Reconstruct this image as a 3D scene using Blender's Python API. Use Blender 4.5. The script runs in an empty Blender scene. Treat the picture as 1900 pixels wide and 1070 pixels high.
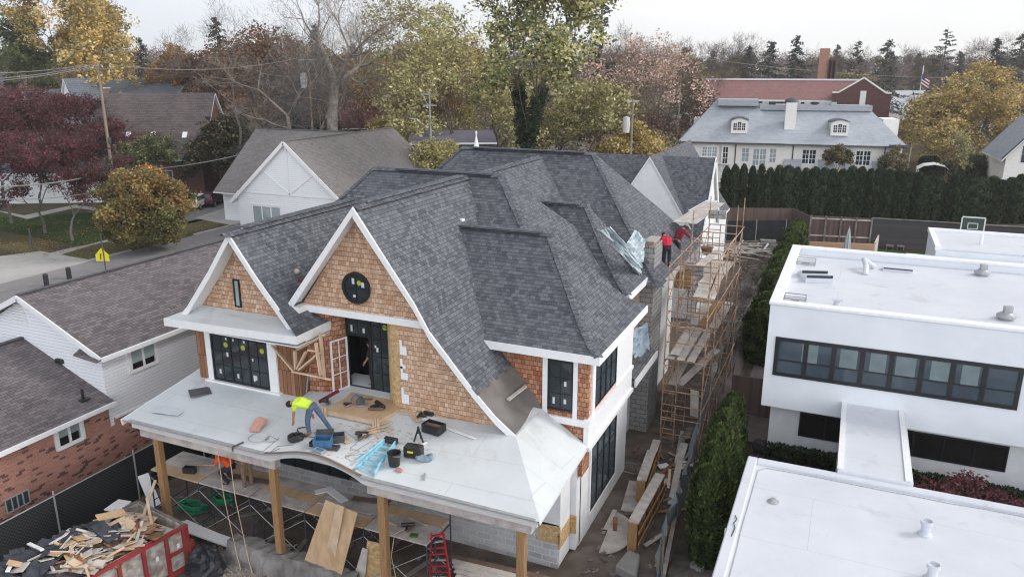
import bpy, math, random
import numpy as np
from mathutils import Vector as V, Matrix
rnd = random.Random(7)
R = math.radians
S = bpy.context.scene
COL = S.collection

# ------------------------------------------------------------------ camera, sky, sun, exposure
CAM_H = 14.9; FPX = 1433.0; PITCH = R(15.9); YAW = R(23.75)
cam = bpy.data.cameras.new('camera'); cam_ob = bpy.data.objects.new('camera', cam); COL.objects.link(cam_ob)
cam.sensor_width = 36; cam.lens = 36 * FPX / 1900; cam.clip_start = .1; cam.clip_end = 6000
cam_ob.location = (0, 0, CAM_H); cam_ob.rotation_euler = (R(90) - PITCH, 0, YAW)
S.camera = cam_ob
S.view_settings.view_transform = 'Standard'; S.view_settings.look = 'None'
S.view_settings.exposure = 0.08; S.view_settings.gamma = 1
SUN_EL, SUN_AZ = R(36), R(28)          # azimuth of the sun measured from +X towards +Y
world = bpy.data.worlds.new('World'); S.world = world; world.use_nodes = True
nt = world.node_tree; N = nt.nodes; L = nt.links
for n in list(N): N.remove(n)
w_out = N.new('ShaderNodeOutputWorld'); w_bg = N.new('ShaderNodeBackground')
sky = N.new('ShaderNodeTexSky'); sky.sky_type = 'NISHITA'; sky.sun_disc = False
sky.sun_elevation = SUN_EL; sky.sun_rotation = R(90) - SUN_AZ
sk_sc = N.new('ShaderNodeVectorMath'); sk_sc.operation = 'SCALE'; sk_sc.inputs['Scale'].default_value = .09
L.new(sky.outputs[0], sk_sc.inputs[0])
tc = N.new('ShaderNodeTexCoord')
mp = N.new('ShaderNodeMapping'); mp.inputs['Scale'].default_value = (1.2, 1.2, 4); L.new(tc.outputs['Generated'], mp.inputs[0])
no = N.new('ShaderNodeTexNoise'); no.inputs['Scale'].default_value = 1.6; no.inputs['Detail'].default_value = 5; L.new(mp.outputs[0], no.inputs['Vector'])
# cloud sheet: a little greyer towards the left of the picture, white to the right
dt = N.new('ShaderNodeVectorMath'); dt.operation = 'DOT_PRODUCT'; dt.inputs[1].default_value = (.93, .37, 0); L.new(tc.outputs['Generated'], dt.inputs[0])
mr = N.new('ShaderNodeMapRange'); mr.inputs[1].default_value = -.75; mr.inputs[2].default_value = .25; L.new(dt.outputs['Value'], mr.inputs[0])
cr = N.new('ShaderNodeMix'); cr.data_type = 'RGBA'; cr.inputs[6].default_value = (.74, .80, .90, 1); cr.inputs[7].default_value = (1.0, 1.0, 1.02, 1); L.new(mr.outputs[0], cr.inputs[0])
cf = N.new('ShaderNodeMapRange'); cf.inputs[1].default_value = .25; cf.inputs[2].default_value = .6; cf.inputs[3].default_value = .72; cf.inputs[4].default_value = 1.; L.new(no.outputs[0], cf.inputs[0])
mx = N.new('ShaderNodeMix'); mx.data_type = 'RGBA'; L.new(cf.outputs[0], mx.inputs[0]); L.new(sk_sc.outputs[0], mx.inputs[6]); L.new(cr.outputs[2], mx.inputs[7])
# unseen sky behind and right of the camera is brightened to fill front walls
d2 = N.new('ShaderNodeVectorMath'); d2.operation = 'DOT_PRODUCT'; d2.inputs[1].default_value = (.70, -.62, .35); L.new(tc.outputs['Generated'], d2.inputs[0])
m2 = N.new('ShaderNodeMapRange'); m2.interpolation_type = 'SMOOTHSTEP'; m2.inputs[1].default_value = -.25; m2.inputs[2].default_value = .9; m2.inputs[3].default_value = .96; m2.inputs[4].default_value = 2.5; L.new(d2.outputs['Value'], m2.inputs[0])
L.new(mx.outputs[2], w_bg.inputs[0]); sz = N.new('ShaderNodeSeparateXYZ'); L.new(tc.outputs['Generated'], sz.inputs[0])          # overhead sky dimmed, low sky raised, so walls gain over flat roofs
m3 = N.new('ShaderNodeMapRange'); m3.inputs[1].default_value = .0; m3.inputs[2].default_value = .95; m3.inputs[3].default_value = 1.18; m3.inputs[4].default_value = .4; L.new(sz.outputs[2], m3.inputs[0])
mm = N.new('ShaderNodeMath'); mm.operation = 'MULTIPLY'; L.new(m2.outputs[0], mm.inputs[0]); L.new(m3.outputs[0], mm.inputs[1]); L.new(mm.outputs[0], w_bg.inputs[1])
L.new(w_bg.outputs[0], w_out.inputs[0])
sun = bpy.data.lights.new('sun', 'SUN'); sun.energy = 1.8; sun.angle = R(16); sun.color = (1, .96, .9)
sun_ob = bpy.data.objects.new('sun', sun); COL.objects.link(sun_ob)
sdir = V((math.cos(SUN_EL) * math.cos(SUN_AZ), math.cos(SUN_EL) * math.sin(SUN_AZ), math.sin(SUN_EL)))
sun_ob.rotation_euler = (-sdir).to_track_quat('-Z', 'Y').to_euler()
S.cycles.max_bounces = 5; S.cycles.diffuse_bounces = 3; S.cycles.glossy_bounces = 3; S.cycles.transmission_bounces = 4; S.cycles.transparent_max_bounces = 8
S.cycles.use_denoising = True; S.cycles.denoising_prefilter = 'ACCURATE'; S.cycles.filter_width = 1.15

# ------------------------------------------------------------------ survey of the place: a picture ray met with a real plane
_fw = V((-math.sin(YAW) * math.cos(PITCH), math.cos(YAW) * math.cos(PITCH), -math.sin(PITCH)))
_rt = V((math.cos(YAW), math.sin(YAW), 0)); _dn = _fw.cross(_rt)
def _ray(px, py): return _fw + _rt * ((px - 950) / FPX) + _dn * ((py - 535) / FPX)
def AZ(px, py, z=0.0): d = _ray(px, py); return V((0, 0, CAM_H)) + d * ((z - CAM_H) / d.z)
def AY(px, py, y): d = _ray(px, py); return V((0, 0, CAM_H)) + d * (y / d.y)
def AX(px, py, x): d = _ray(px, py); return V((0, 0, CAM_H)) + d * (x / d.x)
def AD(px, dist, z=0.0, zref=None):           # point in the direction of column px, dist metres ahead
    d = _fw.copy(); d.z = 0; d.normalize(); dep = dist * math.cos(PITCH) + (CAM_H - (z if zref is None else zref)) * math.sin(PITCH)
    p = d * dist + _rt * ((px - 950) / FPX * dep); return V((p.x, p.y, z))
def ZD(py, dist): d = _ray(950, py); return CAM_H + d.z * dist / math.hypot(d.x, d.y)   # height seen at row py, dist metres ahead

# ------------------------------------------------------------------ mesh helpers
class MB:
    def __init__(s): s.v = []; s.f = []; s.uv = {}; s.m = []
    def add(s, pts, faces, uvs=None, mi=0):
        b = len(s.v); s.v += [tuple(p) for p in pts]
        for i, f in enumerate(faces):
            if uvs is not None: s.uv[len(s.f)] = [uvs[k] for k in f]
            s.f.append([b + k for k in f]); s.m.append(mi)
        return s
    def poly(s, *pts, mi=0): return s.add(pts, [list(range(len(pts)))], mi=mi)
    def box(s, c, size, rz=0, M=None, mi=0):
        x, y, z = size[0] / 2, size[1] / 2, size[2] / 2
        P = [V(p) for p in ((-x, -y, -z), (x, -y, -z), (x, y, -z), (-x, y, -z), (-x, -y, z), (x, -y, z), (x, y, z), (-x, y, z))]
        Mx = M if M is not None else Matrix.Rotation(rz, 3, 'Z')
        return s.add([Mx @ p + V(c) for p in P], [[3, 2, 1, 0], [4, 5, 6, 7], [0, 1, 5, 4], [1, 2, 6, 5], [2, 3, 7, 6], [3, 0, 4, 7]], mi=mi)
    def bb(s, x0, x1, y0, y1, z0, z1, mi=0): return s.box(((x0 + x1) / 2, (y0 + y1) / 2, (z0 + z1) / 2), (abs(x1 - x0), abs(y1 - y0), abs(z1 - z0)), mi=mi)
    def beam(s, a, b, w, h, up=(0, 0, 1), mi=0):      # a bar from a to b, w wide, h deep
        a, b = V(a), V(b); d = b - a; l = d.length
        if l < 1e-6: return s
        d.normalize(); u = V(up); x = d.cross(u)
        if x.length < 1e-3: x = d.cross(V((1, 0, 0)))
        x.normalize(); u = x.cross(d)
        M = Matrix((x, d, u)).transposed()
        return s.box((a + b) / 2, (w, l, h), M=M, mi=mi)
    def prism(s, pts, off, mi=0):                       # polygon swept by vector off
        n = len(pts); o = V(off); P = [V(p) for p in pts]
        nrm = V((0, 0, 0))
        for i in range(n): nrm += (P[i] - P[0]).cross(P[(i + 1) % n] - P[0])
        if nrm.dot(o) < 0: P = P[::-1]
        F = [list(range(n))[::-1], [n + k for k in range(n)]] + [[k, (k + 1) % n, n + (k + 1) % n, n + k] for k in range(n)]
        return s.add(P + [p + o for p in P], F, mi=mi)
    def tube(s, pts, r, n=6, caps=True, mi=0):
        pts = [V(p) for p in pts]; rr = r if isinstance(r, (list, tuple)) else [r] * len(pts)
        vs = []; fs = []; px = None
        for i, p in enumerate(pts):
            d = (pts[min(i + 1, len(pts) - 1)] - pts[max(i - 1, 0)])
            if d.length < 1e-9: d = V((0, 0, 1))
            d.normalize()
            if px is None: x = d.orthogonal().normalized()
            else:
                x = px - d * px.dot(d); x = x.normalized() if x.length > 1e-5 else d.orthogonal().normalized()
            px = x; y = d.cross(x)
            for k in range(n):
                a = 2 * math.pi * k / n; vs.append(p + (x * math.cos(a) + y * math.sin(a)) * rr[i])
        for i in range(len(pts) - 1):
            for k in range(n): fs.append([i * n + k, i * n + (k + 1) % n, (i + 1) * n + (k + 1) % n, (i + 1) * n + k])
        if caps: fs += [list(range(n))[::-1], [(len(pts) - 1) * n + k for k in range(n)]]
        return s.add(vs, fs, mi=mi)
    def lathe(s, c, prof, n=12, M=None, mi=0):          # prof: (radius, z)
        vs = []; fs = []; c = V(c)
        for r, z in prof:
            for k in range(n):
                a = 2 * math.pi * k / n; p = V((r * math.cos(a), r * math.sin(a), z)); vs.append(c + (M @ p if M is not None else p))
        for i in range(len(prof) - 1):
            for k in range(n): fs.append([i * n + k, i * n + (k + 1) % n, (i + 1) * n + (k + 1) % n, (i + 1) * n + k])
        fs += [list(range(n))[::-1], [(len(prof) - 1) * n + k for k in range(n)]]
        return s.add(vs, fs, mi=mi)
    def slab(s, pts, t, mi=0):                          # flat polygon given thickness t downward along its normal
        P = [V(p) for p in pts]; nrm = V((0, 0, 0))
        for i in range(len(P)): nrm += (P[i] - P[0]).cross(P[(i + 1) % len(P)] - P[0])
        nrm.normalize()
        return s.prism(P, nrm * -t, mi=mi)
    def blob(s, c, r, n=8, m=6, j=.2, seed=0, mi=0):
        q = random.Random(seed); vs = []; fs = []; r = V(r) if not isinstance(r, (int, float)) else V((r, r, r))
        for i in range(m + 1):
            t = math.pi * i / m
            for k in range(n):
                a = 2 * math.pi * k / n; f = 1 + (q.random() - .5) * 2 * j
                vs.append(V(c) + V((r.x * math.sin(t) * math.cos(a) * f, r.y * math.sin(t) * math.sin(a) * f, r.z * math.cos(t) * f)))
        for i in range(m):
            for k in range(n): fs.append([(i + 1) * n + k, (i + 1) * n + (k + 1) % n, i * n + (k + 1) % n, i * n + k])
        return s.add(vs, fs, mi=mi)
    def build(s, name, mat, parent=None, smooth=False, bevel=0, colors=None, label=None):
        me = bpy.data.meshes.new(name); me.from_pydata(s.v, [], s.f)
        mats = mat if isinstance(mat, (list, tuple)) else [mat]
        for m in mats: me.materials.append(m)
        nf = len(s.f)
        if len(mats) > 1: me.polygons.foreach_set('material_index', np.array(s.m, np.int32))
        if nf < 60000 and nf > 0:
            uvl = me.uv_layers.new(name='UVMap'); nl = len(me.loops); arr = np.zeros(nl * 2, np.float32); me.update()
            co = s.v; li = 0
            for fi, p in enumerate(me.polygons):
                if fi in s.uv:
                    for k, uvp in enumerate(s.uv[fi]): arr[2 * (li + k)] = uvp[0]; arr[2 * (li + k) + 1] = uvp[1]
                else:
                    nx, ny, nz = p.normal
                    h = math.hypot(nx, ny)
                    if h < .02: ux, uy, uz, vx, vy, vz = 1, 0, 0, 0, 1, 0
                    else:
                        ux, uy, uz = -ny / h, nx / h, 0
                        vx, vy, vz = ny * uz - nz * uy, nz * ux - nx * uz, nx * uy - ny * ux
                    for k, vi in enumerate(s.f[fi]):
                        x, y, z = co[vi]; arr[2 * (li + k)] = x * ux + y * uy + z * uz; arr[2 * (li + k) + 1] = x * vx + y * vy + z * vz
                li += len(s.f[fi])
            uvl.data.foreach_set('uv', arr)
        if colors is not None:
            ca = me.color_attributes.new('tint', 'FLOAT_COLOR', 'CORNER')
            c = np.repeat(np.asarray(colors, np.float32), [len(f) for f in s.f], axis=0)
            ca.data.foreach_set('color', np.c_[c, np.ones(len(c))].astype(np.float32).ravel())
        if smooth: me.polygons.foreach_set('use_smooth', np.ones(nf, bool))
        me.update()
        o = bpy.data.objects.new(name, me); COL.objects.link(o)
        if parent is not None: attach(o, parent)
        if bevel:
            b = o.modifiers.new('bevel', 'BEVEL'); b.width = bevel; b.segments = 1; b.limit_method = 'ANGLE'
        if label: o['label'] = label
        return o
def attach(o, parent):
    o.parent = parent; o.matrix_parent_inverse = world_of(parent).inverted()
def world_of(o): return (world_of(o.parent) @ o.matrix_parent_inverse if o.parent else Matrix()) @ o.matrix_basis
def tag(o, label=None, cat=None, group=None, kind=None):
    if label: o['label'] = label
    if cat: o['category'] = cat
    if group: o['group'] = group
    if kind: o['kind'] = kind
    return o
def thing(name, label, cat, loc=(0, 0, 0), group=None):
    o = bpy.data.objects.new(name, None); o.empty_display_size = .1; COL.objects.link(o); o.location = loc
    return tag(o, label, cat, group)
def one(name, mb, mat, label, cat, group=None, **k): return tag(mb.build(name, mat, **k), label, cat, group)
def struct(name, mb, mat, **k): return tag(mb.build(name, mat, **k), kind='structure')
def dup(o, loc=None, rz=None, sc=None, label=None, group=None, parent=None):
    c = o.copy(); COL.objects.link(c)
    if parent is not None: c.parent = parent; c.matrix_parent_inverse = o.matrix_parent_inverse
    if loc is not None: c.location = loc
    if rz is not None: c.rotation_euler[2] = rz
    if sc is not None: c.scale = sc if not isinstance(sc, (int, float)) else (sc, sc, sc)
    if label: c['label'] = label
    if group: c['group'] = group
    for ch in list(o.children): dup(ch, parent=c)
    return c

# ------------------------------------------------------------------ materials
def newmat(name, col=(.5, .5, .5), rough=.8, spec=.3, metal=0):
    m = bpy.data.materials.new(name); m.use_nodes = True; b = m.node_tree.nodes['Principled BSDF']
    b.inputs['Base Color'].default_value = (*col, 1); b.inputs['Roughness'].default_value = rough
    b.inputs['Specular IOR Level'].default_value = spec; b.inputs['Metallic'].default_value = metal
    return m, m.node_tree.nodes, m.node_tree.links, b
def _node(N, t, **k):
    n = N.new(t)
    for a, v in k.items():
        if a.startswith('i_'): n.inputs[int(a[2:])].default_value = v
        else: setattr(n, a, v)
    return n
def mottle(name, c1, c2, scale=3, rough=.8, spec=.3, bump=0., detail=6, c3=None, scale2=.3, coord='Object', metal=0, stretch=None, lo=.35, hi=.65):
    """weathered plain surface: two tones mixed by noise, a third by a broader noise, a little relief"""
    m, N, L, b = newmat(name, c1, rough, spec, metal)
    tc = N.new('ShaderNodeTexCoord'); src = tc.outputs[coord]
    if stretch:
        mp = N.new('ShaderNodeMapping'); mp.inputs['Scale'].default_value = stretch; L.new(src, mp.inputs[0]); src = mp.outputs[0]
    n = _node(N, 'ShaderNodeTexNoise'); n.inputs['Scale'].default_value = scale; n.inputs['Detail'].default_value = detail; L.new(src, n.inputs['Vector'])
    r = N.new('ShaderNodeMapRange'); r.inputs[1].default_value = lo; r.inputs[2].default_value = hi; L.new(n.outputs[0], r.inputs[0])
    x = _node(N, 'ShaderNodeMix', data_type='RGBA'); x.inputs[6].default_value = (*c1, 1); x.inputs[7].default_value = (*c2, 1); L.new(r.outputs[0], x.inputs[0]); out = x.outputs[2]
    if c3:
        n2 = N.new('ShaderNodeTexNoise'); n2.inputs['Scale'].default_value = scale2; n2.inputs['Detail'].default_value = 4; L.new(src, n2.inputs['Vector'])
        r2 = N.new('ShaderNodeMapRange'); r2.inputs[1].default_value = .45; r2.inputs[2].default_value = .7; L.new(n2.outputs[0], r2.inputs[0])
        x2 = _node(N, 'ShaderNodeMix', data_type='RGBA'); L.new(r2.outputs[0], x2.inputs[0]); L.new(out, x2.inputs[6]); x2.inputs[7].default_value = (*c3, 1); out = x2.outputs[2]
    L.new(out, b.inputs['Base Color'])
    if bump:
        bp = N.new('ShaderNodeBump'); bp.inputs['Strength'].default_value = bump; bp.inputs['Distance'].default_value = .05; L.new(n.outputs[0], bp.inputs['Height']); L.new(bp.outputs[0], b.inputs['Normal'])
    return m
def courses(name, c1, c2, gap, w, h, gapw=.008, rough=.85, bump=.5, spec=.2, dist=.02, wob=0., c3=None, s3=.4, freq=2, offset=.5, lap=False, a3=.5, rot=0):
    """courses of bricks, blocks, shingles or shakes laid in metres on the UV map; every unit its own tone"""
    m, N, L, b = newmat(name, c1, rough, spec)
    tc = N.new('ShaderNodeTexCoord'); src = tc.outputs['UV']
    if rot:
        mp = N.new('ShaderNodeMapping'); mp.inputs['Rotation'].default_value = (0, 0, rot); L.new(src, mp.inputs[0]); src = mp.outputs[0]
    if wob:
        wn = N.new('ShaderNodeTexNoise'); wn.inputs['Scale'].default_value = 4; L.new(src, wn.inputs['Vector'])
        sc = N.new('ShaderNodeVectorMath'); sc.operation = 'SCALE'; sc.inputs['Scale'].default_value = wob; L.new(wn.outputs['Color'], sc.inputs[0])
        ad = N.new('ShaderNodeVectorMath'); L.new(src, ad.inputs[0]); L.new(sc.outputs[0], ad.inputs[1]); src = ad.outputs[0]
    def brick(ca, cb, mo, g):
        n = N.new('ShaderNodeTexBrick'); n.offset = offset; n.offset_frequency = freq
        n.inputs['Scale'].default_value = 1; n.inputs['Brick Width'].default_value = w; n.inputs['Row Height'].default_value = h
        n.inputs['Mortar Size'].default_value = g; n.inputs['Mortar Smooth'].default_value = .1; n.inputs['Bias'].default_value = 0
        n.inputs['Color1'].default_value = (*ca, 1); n.inputs['Color2'].default_value = (*cb, 1); n.inputs['Mortar'].default_value = (*mo, 1)
        L.new(src, n.inputs['Vector']); return n
    n = brick(c1, c2, gap, gapw); out = n.outputs['Color']
    if c3:
        n3 = N.new('ShaderNodeTexNoise'); n3.inputs['Scale'].default_value = s3; n3.inputs['Detail'].default_value = 6; L.new(tc.outputs['UV'], n3.inputs['Vector'])
        r3 = N.new('ShaderNodeMapRange'); r3.inputs[1].default_value = .42; r3.inputs[2].default_value = .68; r3.inputs[4].default_value = a3; L.new(n3.outputs[0], r3.inputs[0])
        x = _node(N, 'ShaderNodeMix', data_type='RGBA'); L.new(r3.outputs[0], x.inputs[0]); L.new(out, x.inputs[6]); x.inputs[7].default_value = (*c3, 1); out = x.outputs[2]
    nf = N.new('ShaderNodeTexNoise'); nf.inputs['Scale'].default_value = 28; nf.inputs['Detail'].default_value = 3; L.new(tc.outputs['UV'], nf.inputs['Vector'])
    rf = N.new('ShaderNodeMapRange'); rf.inputs[1].default_value = .3; rf.inputs[2].default_value = .7; rf.inputs[3].default_value = .82; rf.inputs[4].default_value = 1.16; L.new(nf.outputs[0], rf.inputs[0])
    vm = N.new('ShaderNodeVectorMath'); vm.operation = 'SCALE'; L.new(out, vm.inputs[0]); L.new(rf.outputs[0], vm.inputs['Scale'])
    L.new(vm.outputs[0], b.inputs['Base Color'])
    if bump:
        sx = N.new('ShaderNodeSeparateXYZ'); L.new(src, sx.inputs[0])
        dv = _node(N, 'ShaderNodeMath', operation='DIVIDE', i_1=h); L.new(sx.outputs[1], dv.inputs[0])
        fr = _node(N, 'ShaderNodeMath', operation='FRACT'); L.new(dv.outputs[0], fr.inputs[0])
        inv = _node(N, 'ShaderNodeMath', operation='SUBTRACT', i_0=1.0); L.new(n.outputs['Fac'], inv.inputs[1])
        hgt = inv.outputs[0]
        if lap:                                          # each course is thick at its lower edge, like lapped shingles
            om = _node(N, 'ShaderNodeMath', operation='SUBTRACT', i_0=1.0); L.new(fr.outputs[0], om.inputs[1])
            ml = _node(N, 'ShaderNodeMath', operation='MULTIPLY_ADD', i_1=.55); L.new(inv.outputs[0], ml.inputs[0]); L.new(om.outputs[0], ml.inputs[2]); hgt = ml.outputs[0]
        bp = N.new('ShaderNodeBump'); bp.inputs['Strength'].default_value = bump; bp.inputs['Distance'].default_value = dist; L.new(hgt, bp.inputs['Height']); L.new(bp.outputs[0], b.inputs['Normal'])
    return m
def lapped(name, c1, c2, h, rough=.6, bump=.6, dist=.02, grime=None, vertical=False):
    """horizontal lap siding (or vertical boards)"""
    m, N, L, b = newmat(name, c1, rough, .3)
    tc = N.new('ShaderNodeTexCoord'); sx = N.new('ShaderNodeSeparateXYZ'); L.new(tc.outputs['UV'], sx.inputs[0])
    dv = _node(N, 'ShaderNodeMath', operation='DIVIDE', i_1=h); L.new(sx.outputs[0 if vertical else 1], dv.inputs[0])
    fr = _node(N, 'ShaderNodeMath', operation='FRACT'); L.new(dv.outputs[0], fr.inputs[0])
    fl = _node(N, 'ShaderNodeMath', operation='FLOOR'); L.new(dv.outputs[0], fl.inputs[0])
    wn = N.new('ShaderNodeTexWhiteNoise'); wn.noise_dimensions = '1D'; L.new(fl.outputs[0], wn.inputs['W'])
    ns = N.new('ShaderNodeTexNoise'); ns.inputs['Scale'].default_value = 1.2; ns.inputs['Detail'].default_value = 5; L.new(tc.outputs['UV'], ns.inputs['Vector'])
    av = _node(N, 'ShaderNodeMath', operation='MULTIPLY_ADD', i_1=.5); L.new(wn.outputs['Value'], av.inputs[0]); hf = _node(N, 'ShaderNodeMath', operation='MULTIPLY', i_1=.5); L.new(ns.outputs[0], hf.inputs[0]); L.new(hf.outputs[0], av.inputs[2])
    x = _node(N, 'ShaderNodeMix', data_type='RGBA'); x.inputs[6].default_value = (*c1, 1); x.inputs[7].default_value = (*c2, 1); L.new(av.outputs[0], x.inputs[0]); L.new(x.outputs[2], b.inputs['Base Color'])
    bp = N.new('ShaderNodeBump'); bp.inputs['Strength'].default_value = bump; bp.inputs['Distance'].default_value = dist; bp.invert = True; L.new(fr.outputs[0], bp.inputs['Height']); L.new(bp.outputs[0], b.inputs['Normal'])
    return m
def tinted(name, rough=.8, spec=.2, trans=0., vary=.25):
    """colour comes from the mesh's own per-leaf tint, varied per object"""
    m, N, L, b = newmat(name, (.1, .1, .1), rough, spec)
    a = N.new('ShaderNodeVertexColor'); a.layer_name = 'tint'
    oi = N.new('ShaderNodeObjectInfo'); r = N.new('ShaderNodeMapRange'); r.inputs[3].default_value = 1 - vary; r.inputs[4].default_value = 1 + vary; L.new(oi.outputs['Random'], r.inputs[0])
    s = N.new('ShaderNodeVectorMath'); s.operation = 'SCALE'; L.new(a.outputs[0], s.inputs[0]); L.new(r.outputs[0], s.inputs['Scale']); L.new(s.outputs[0], b.inputs['Base Color'])
    if trans:
        t = N.new('ShaderNodeBsdfTranslucent'); L.new(s.outputs[0], t.inputs[0]); ms = N.new('ShaderNodeMixShader'); ms.inputs[0].default_value = trans
        o = [n for n in N if n.type == 'OUTPUT_MATERIAL'][0]; L.new(b.outputs[0], ms.inputs[1]); L.new(t.outputs[0], ms.inputs[2]); L.new(ms.outputs[0], o.inputs[0])
    return m
def glassy(name, col, rough=.06, spec=.5):
    m, N, L, b = newmat(name, col, rough, spec)
    tc = N.new('ShaderNodeTexCoord'); n = N.new('ShaderNodeTexNoise'); n.inputs['Scale'].default_value = 1.1; n.inputs['Detail'].default_value = 2; L.new(tc.outputs['Object'], n.inputs['Vector'])
    r = N.new('ShaderNodeMapRange'); r.inputs[3].default_value = .55; r.inputs[4].default_value = 1.5; L.new(n.outputs[0], r.inputs[0])
    s = N.new('ShaderNodeVectorMath'); s.operation = 'SCALE'; s.inputs[0].default_value = col; L.new(r.outputs[0], s.inputs['Scale']); L.new(s.outputs[0], b.inputs['Base Color'])
    bp = N.new('ShaderNodeBump'); bp.inputs['Strength'].default_value = .04; L.new(n.outputs[0], bp.inputs['Height']); L.new(bp.outputs[0], b.inputs['Normal'])
    return m
M = {}
M['shingle'] = courses('charcoal_shingle', (.07, .076, .09), (.158, .166, .187), (.05, .053, .061), .165, .13, .005, .88, .9, .3, .03, lap=True, c3=(.155, .16, .175), s3=.8, a3=.3)
M['shingle_brown'] = courses('brown_shingle', (.115, .1, .105), (.2, .175, .185), (.05, .042, .045), .3, .14, .007, .92, .9, .2, .03, lap=True, c3=(.19, .175, .185), s3=.5, a3=.35)
M['shingle_garage'] = courses('garage_shingle', (.19, .175, .17), (.25, .235, .23), (.11, .1, .1), .3, .16, .008, .92, .9, .2, .03, lap=True, c3=(.26, .235, .235), s3=.35, a3=.6)
M['slate'] = courses('blue_slate', (.33, .355, .395), (.41, .435, .475), (.22, .24, .27), .5, .22, .012, .8, .6, .2, .02, lap=True, c3=(.44, .46, .5), s3=.4, a3=.3)
M['slate_dark'] = courses('grey_blue_shingle', (.13, .16, .2), (.18, .21, .25), (.08, .09, .1), .5, .25, .02, .9, .5, .2, lap=True)
M['roof_brown'] = courses('dark_brown_shingle', (.09, .075, .075), (.14, .12, .12), (.05, .04, .04), .5, .25, .02, .9, .5, .2, lap=True, c3=(.17, .13, .13))
M['roof_maroon'] = courses('maroon_shingle', (.1, .035, .045), (.15, .055, .065), (.05, .02, .02), .5, .25, .02, .9, .5, .2, lap=True)
M['roof_tile'] = courses('red_clay_tile', (.24, .135, .125), (.31, .18, .165), (.18, .095, .09), .4, .4, .02, .8, .6, .2, lap=True, c3=(.3, .12, .14))
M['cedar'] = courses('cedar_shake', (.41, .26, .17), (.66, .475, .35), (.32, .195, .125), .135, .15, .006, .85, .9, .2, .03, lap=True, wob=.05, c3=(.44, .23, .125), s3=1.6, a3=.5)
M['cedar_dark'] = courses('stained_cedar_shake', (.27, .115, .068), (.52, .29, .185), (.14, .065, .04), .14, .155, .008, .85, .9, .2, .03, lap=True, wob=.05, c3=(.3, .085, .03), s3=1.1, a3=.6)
M['cedar_board'] = courses('weathered_cedar_board', (.17, .085, .05), (.33, .175, .1), (.07, .03, .015), .16, 1.1, .01, .85, .5, .2, c3=(.25, .12, .06), s3=1.5)
M['white_trim'] = mottle('white_trim', (.82, .82, .83), (.74, .75, .77), 6, .55, .35, c3=(.78, .78, .78))
M['white_board'] = mottle('white_wall_board', (.8, .81, .83), (.7, .72, .75), 2.5, .7, .25, c3=(.74, .74, .74), scale2=.8)
def membrane(name='white_roof_membrane', ca=(.53, .56, .575), cb=(.62, .65, .665), seam=(.46, .49, .51), bw=4.4, rh=1.15, stain=(.42, .41, .4), amt=.65, thr=.56):
    m, N, L, b = newmat(name, ca, .5, .3)
    tc = N.new('ShaderNodeTexCoord')
    n = N.new('ShaderNodeTexNoise'); n.inputs['Scale'].default_value = .5; n.inputs['Detail'].default_value = 7; n.inputs['Roughness'].default_value = .6; L.new(tc.outputs['Object'], n.inputs['Vector'])
    r = N.new('ShaderNodeMapRange'); r.inputs[1].default_value = .3; r.inputs[2].default_value = .7; L.new(n.outputs[0], r.inputs[0])
    x = _node(N, 'ShaderNodeMix', data_type='RGBA'); x.inputs[6].default_value = (*ca, 1); x.inputs[7].default_value = (*cb, 1); L.new(r.outputs[0], x.inputs[0])
    br = N.new('ShaderNodeTexBrick'); br.inputs['Scale'].default_value = 1; br.inputs['Brick Width'].default_value = bw; br.inputs['Row Height'].default_value = rh; br.inputs['Mortar Size'].default_value = .012; br.inputs['Mortar Smooth'].default_value = .6
    L.new(tc.outputs['UV'], br.inputs['Vector'])
    x2 = _node(N, 'ShaderNodeMix', data_type='RGBA'); L.new(br.outputs['Fac'], x2.inputs[0]); L.new(x.outputs[2], x2.inputs[6]); x2.inputs[7].default_value = (*seam, 1)
    n3 = N.new('ShaderNodeTexNoise'); n3.inputs['Scale'].default_value = .9; n3.inputs['Detail'].default_value = 10; n3.inputs['Roughness'].default_value = .68; n3.inputs['Distortion'].default_value = .6; L.new(tc.outputs['Object'], n3.inputs['Vector'])
    r3 = N.new('ShaderNodeMapRange'); r3.inputs[1].default_value = thr; r3.inputs[2].default_value = thr + .16; r3.inputs[4].default_value = amt; L.new(n3.outputs[0], r3.inputs[0])
    x3 = _node(N, 'ShaderNodeMix', data_type='RGBA'); L.new(r3.outputs[0], x3.inputs[0]); L.new(x2.outputs[2], x3.inputs[6]); x3.inputs[7].default_value = (*stain, 1)
    L.new(x3.outputs[2], b.inputs['Base Color'])
    bp = N.new('ShaderNodeBump'); bp.inputs['Strength'].default_value = .25; bp.inputs['Distance'].default_value = .02; L.new(br.outputs['Fac'], bp.inputs['Height']); L.new(bp.outputs[0], b.inputs['Normal'])
    return m
M['membrane'] = membrane()
M['flat_white'] = membrane('white_flat_roof', (.56, .58, .63), (.64, .66, .71), (.5, .52, .57), 40, 2.6, (.36, .37, .4), .55, .57)
M['blind'] = mottle('pale_teal_blind', (.17, .22, .23), (.13, .17, .18), 2, .4, .4)
M['stucco'] = mottle('white_stucco', (.74, .77, .81), (.68, .71, .75), .8, .8, .2, bump=.05)
M['white_brick'] = courses('painted_white_brick', (.78, .8, .84), (.82, .84, .87), (.75, .77, .81), .22, .075, .008, .8, .12)
M['siding'] = courses('white_lap_siding', (.81, .825, .865), (.795, .81, .85), (.57, .58, .62), 80, .13, .01, .6, .35, .3, .02, lap=True)  # grey lap lines in the colour: shadow and dirt under each board
M['siding_garage'] = courses('garage_lap_siding', (.83, .85, .875), (.815, .835, .865), (.64, .66, .69), 80, .18, .012, .6, .3, .3, .02, lap=True)  # laps coloured grey likewise, for their shadow and dirt
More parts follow.
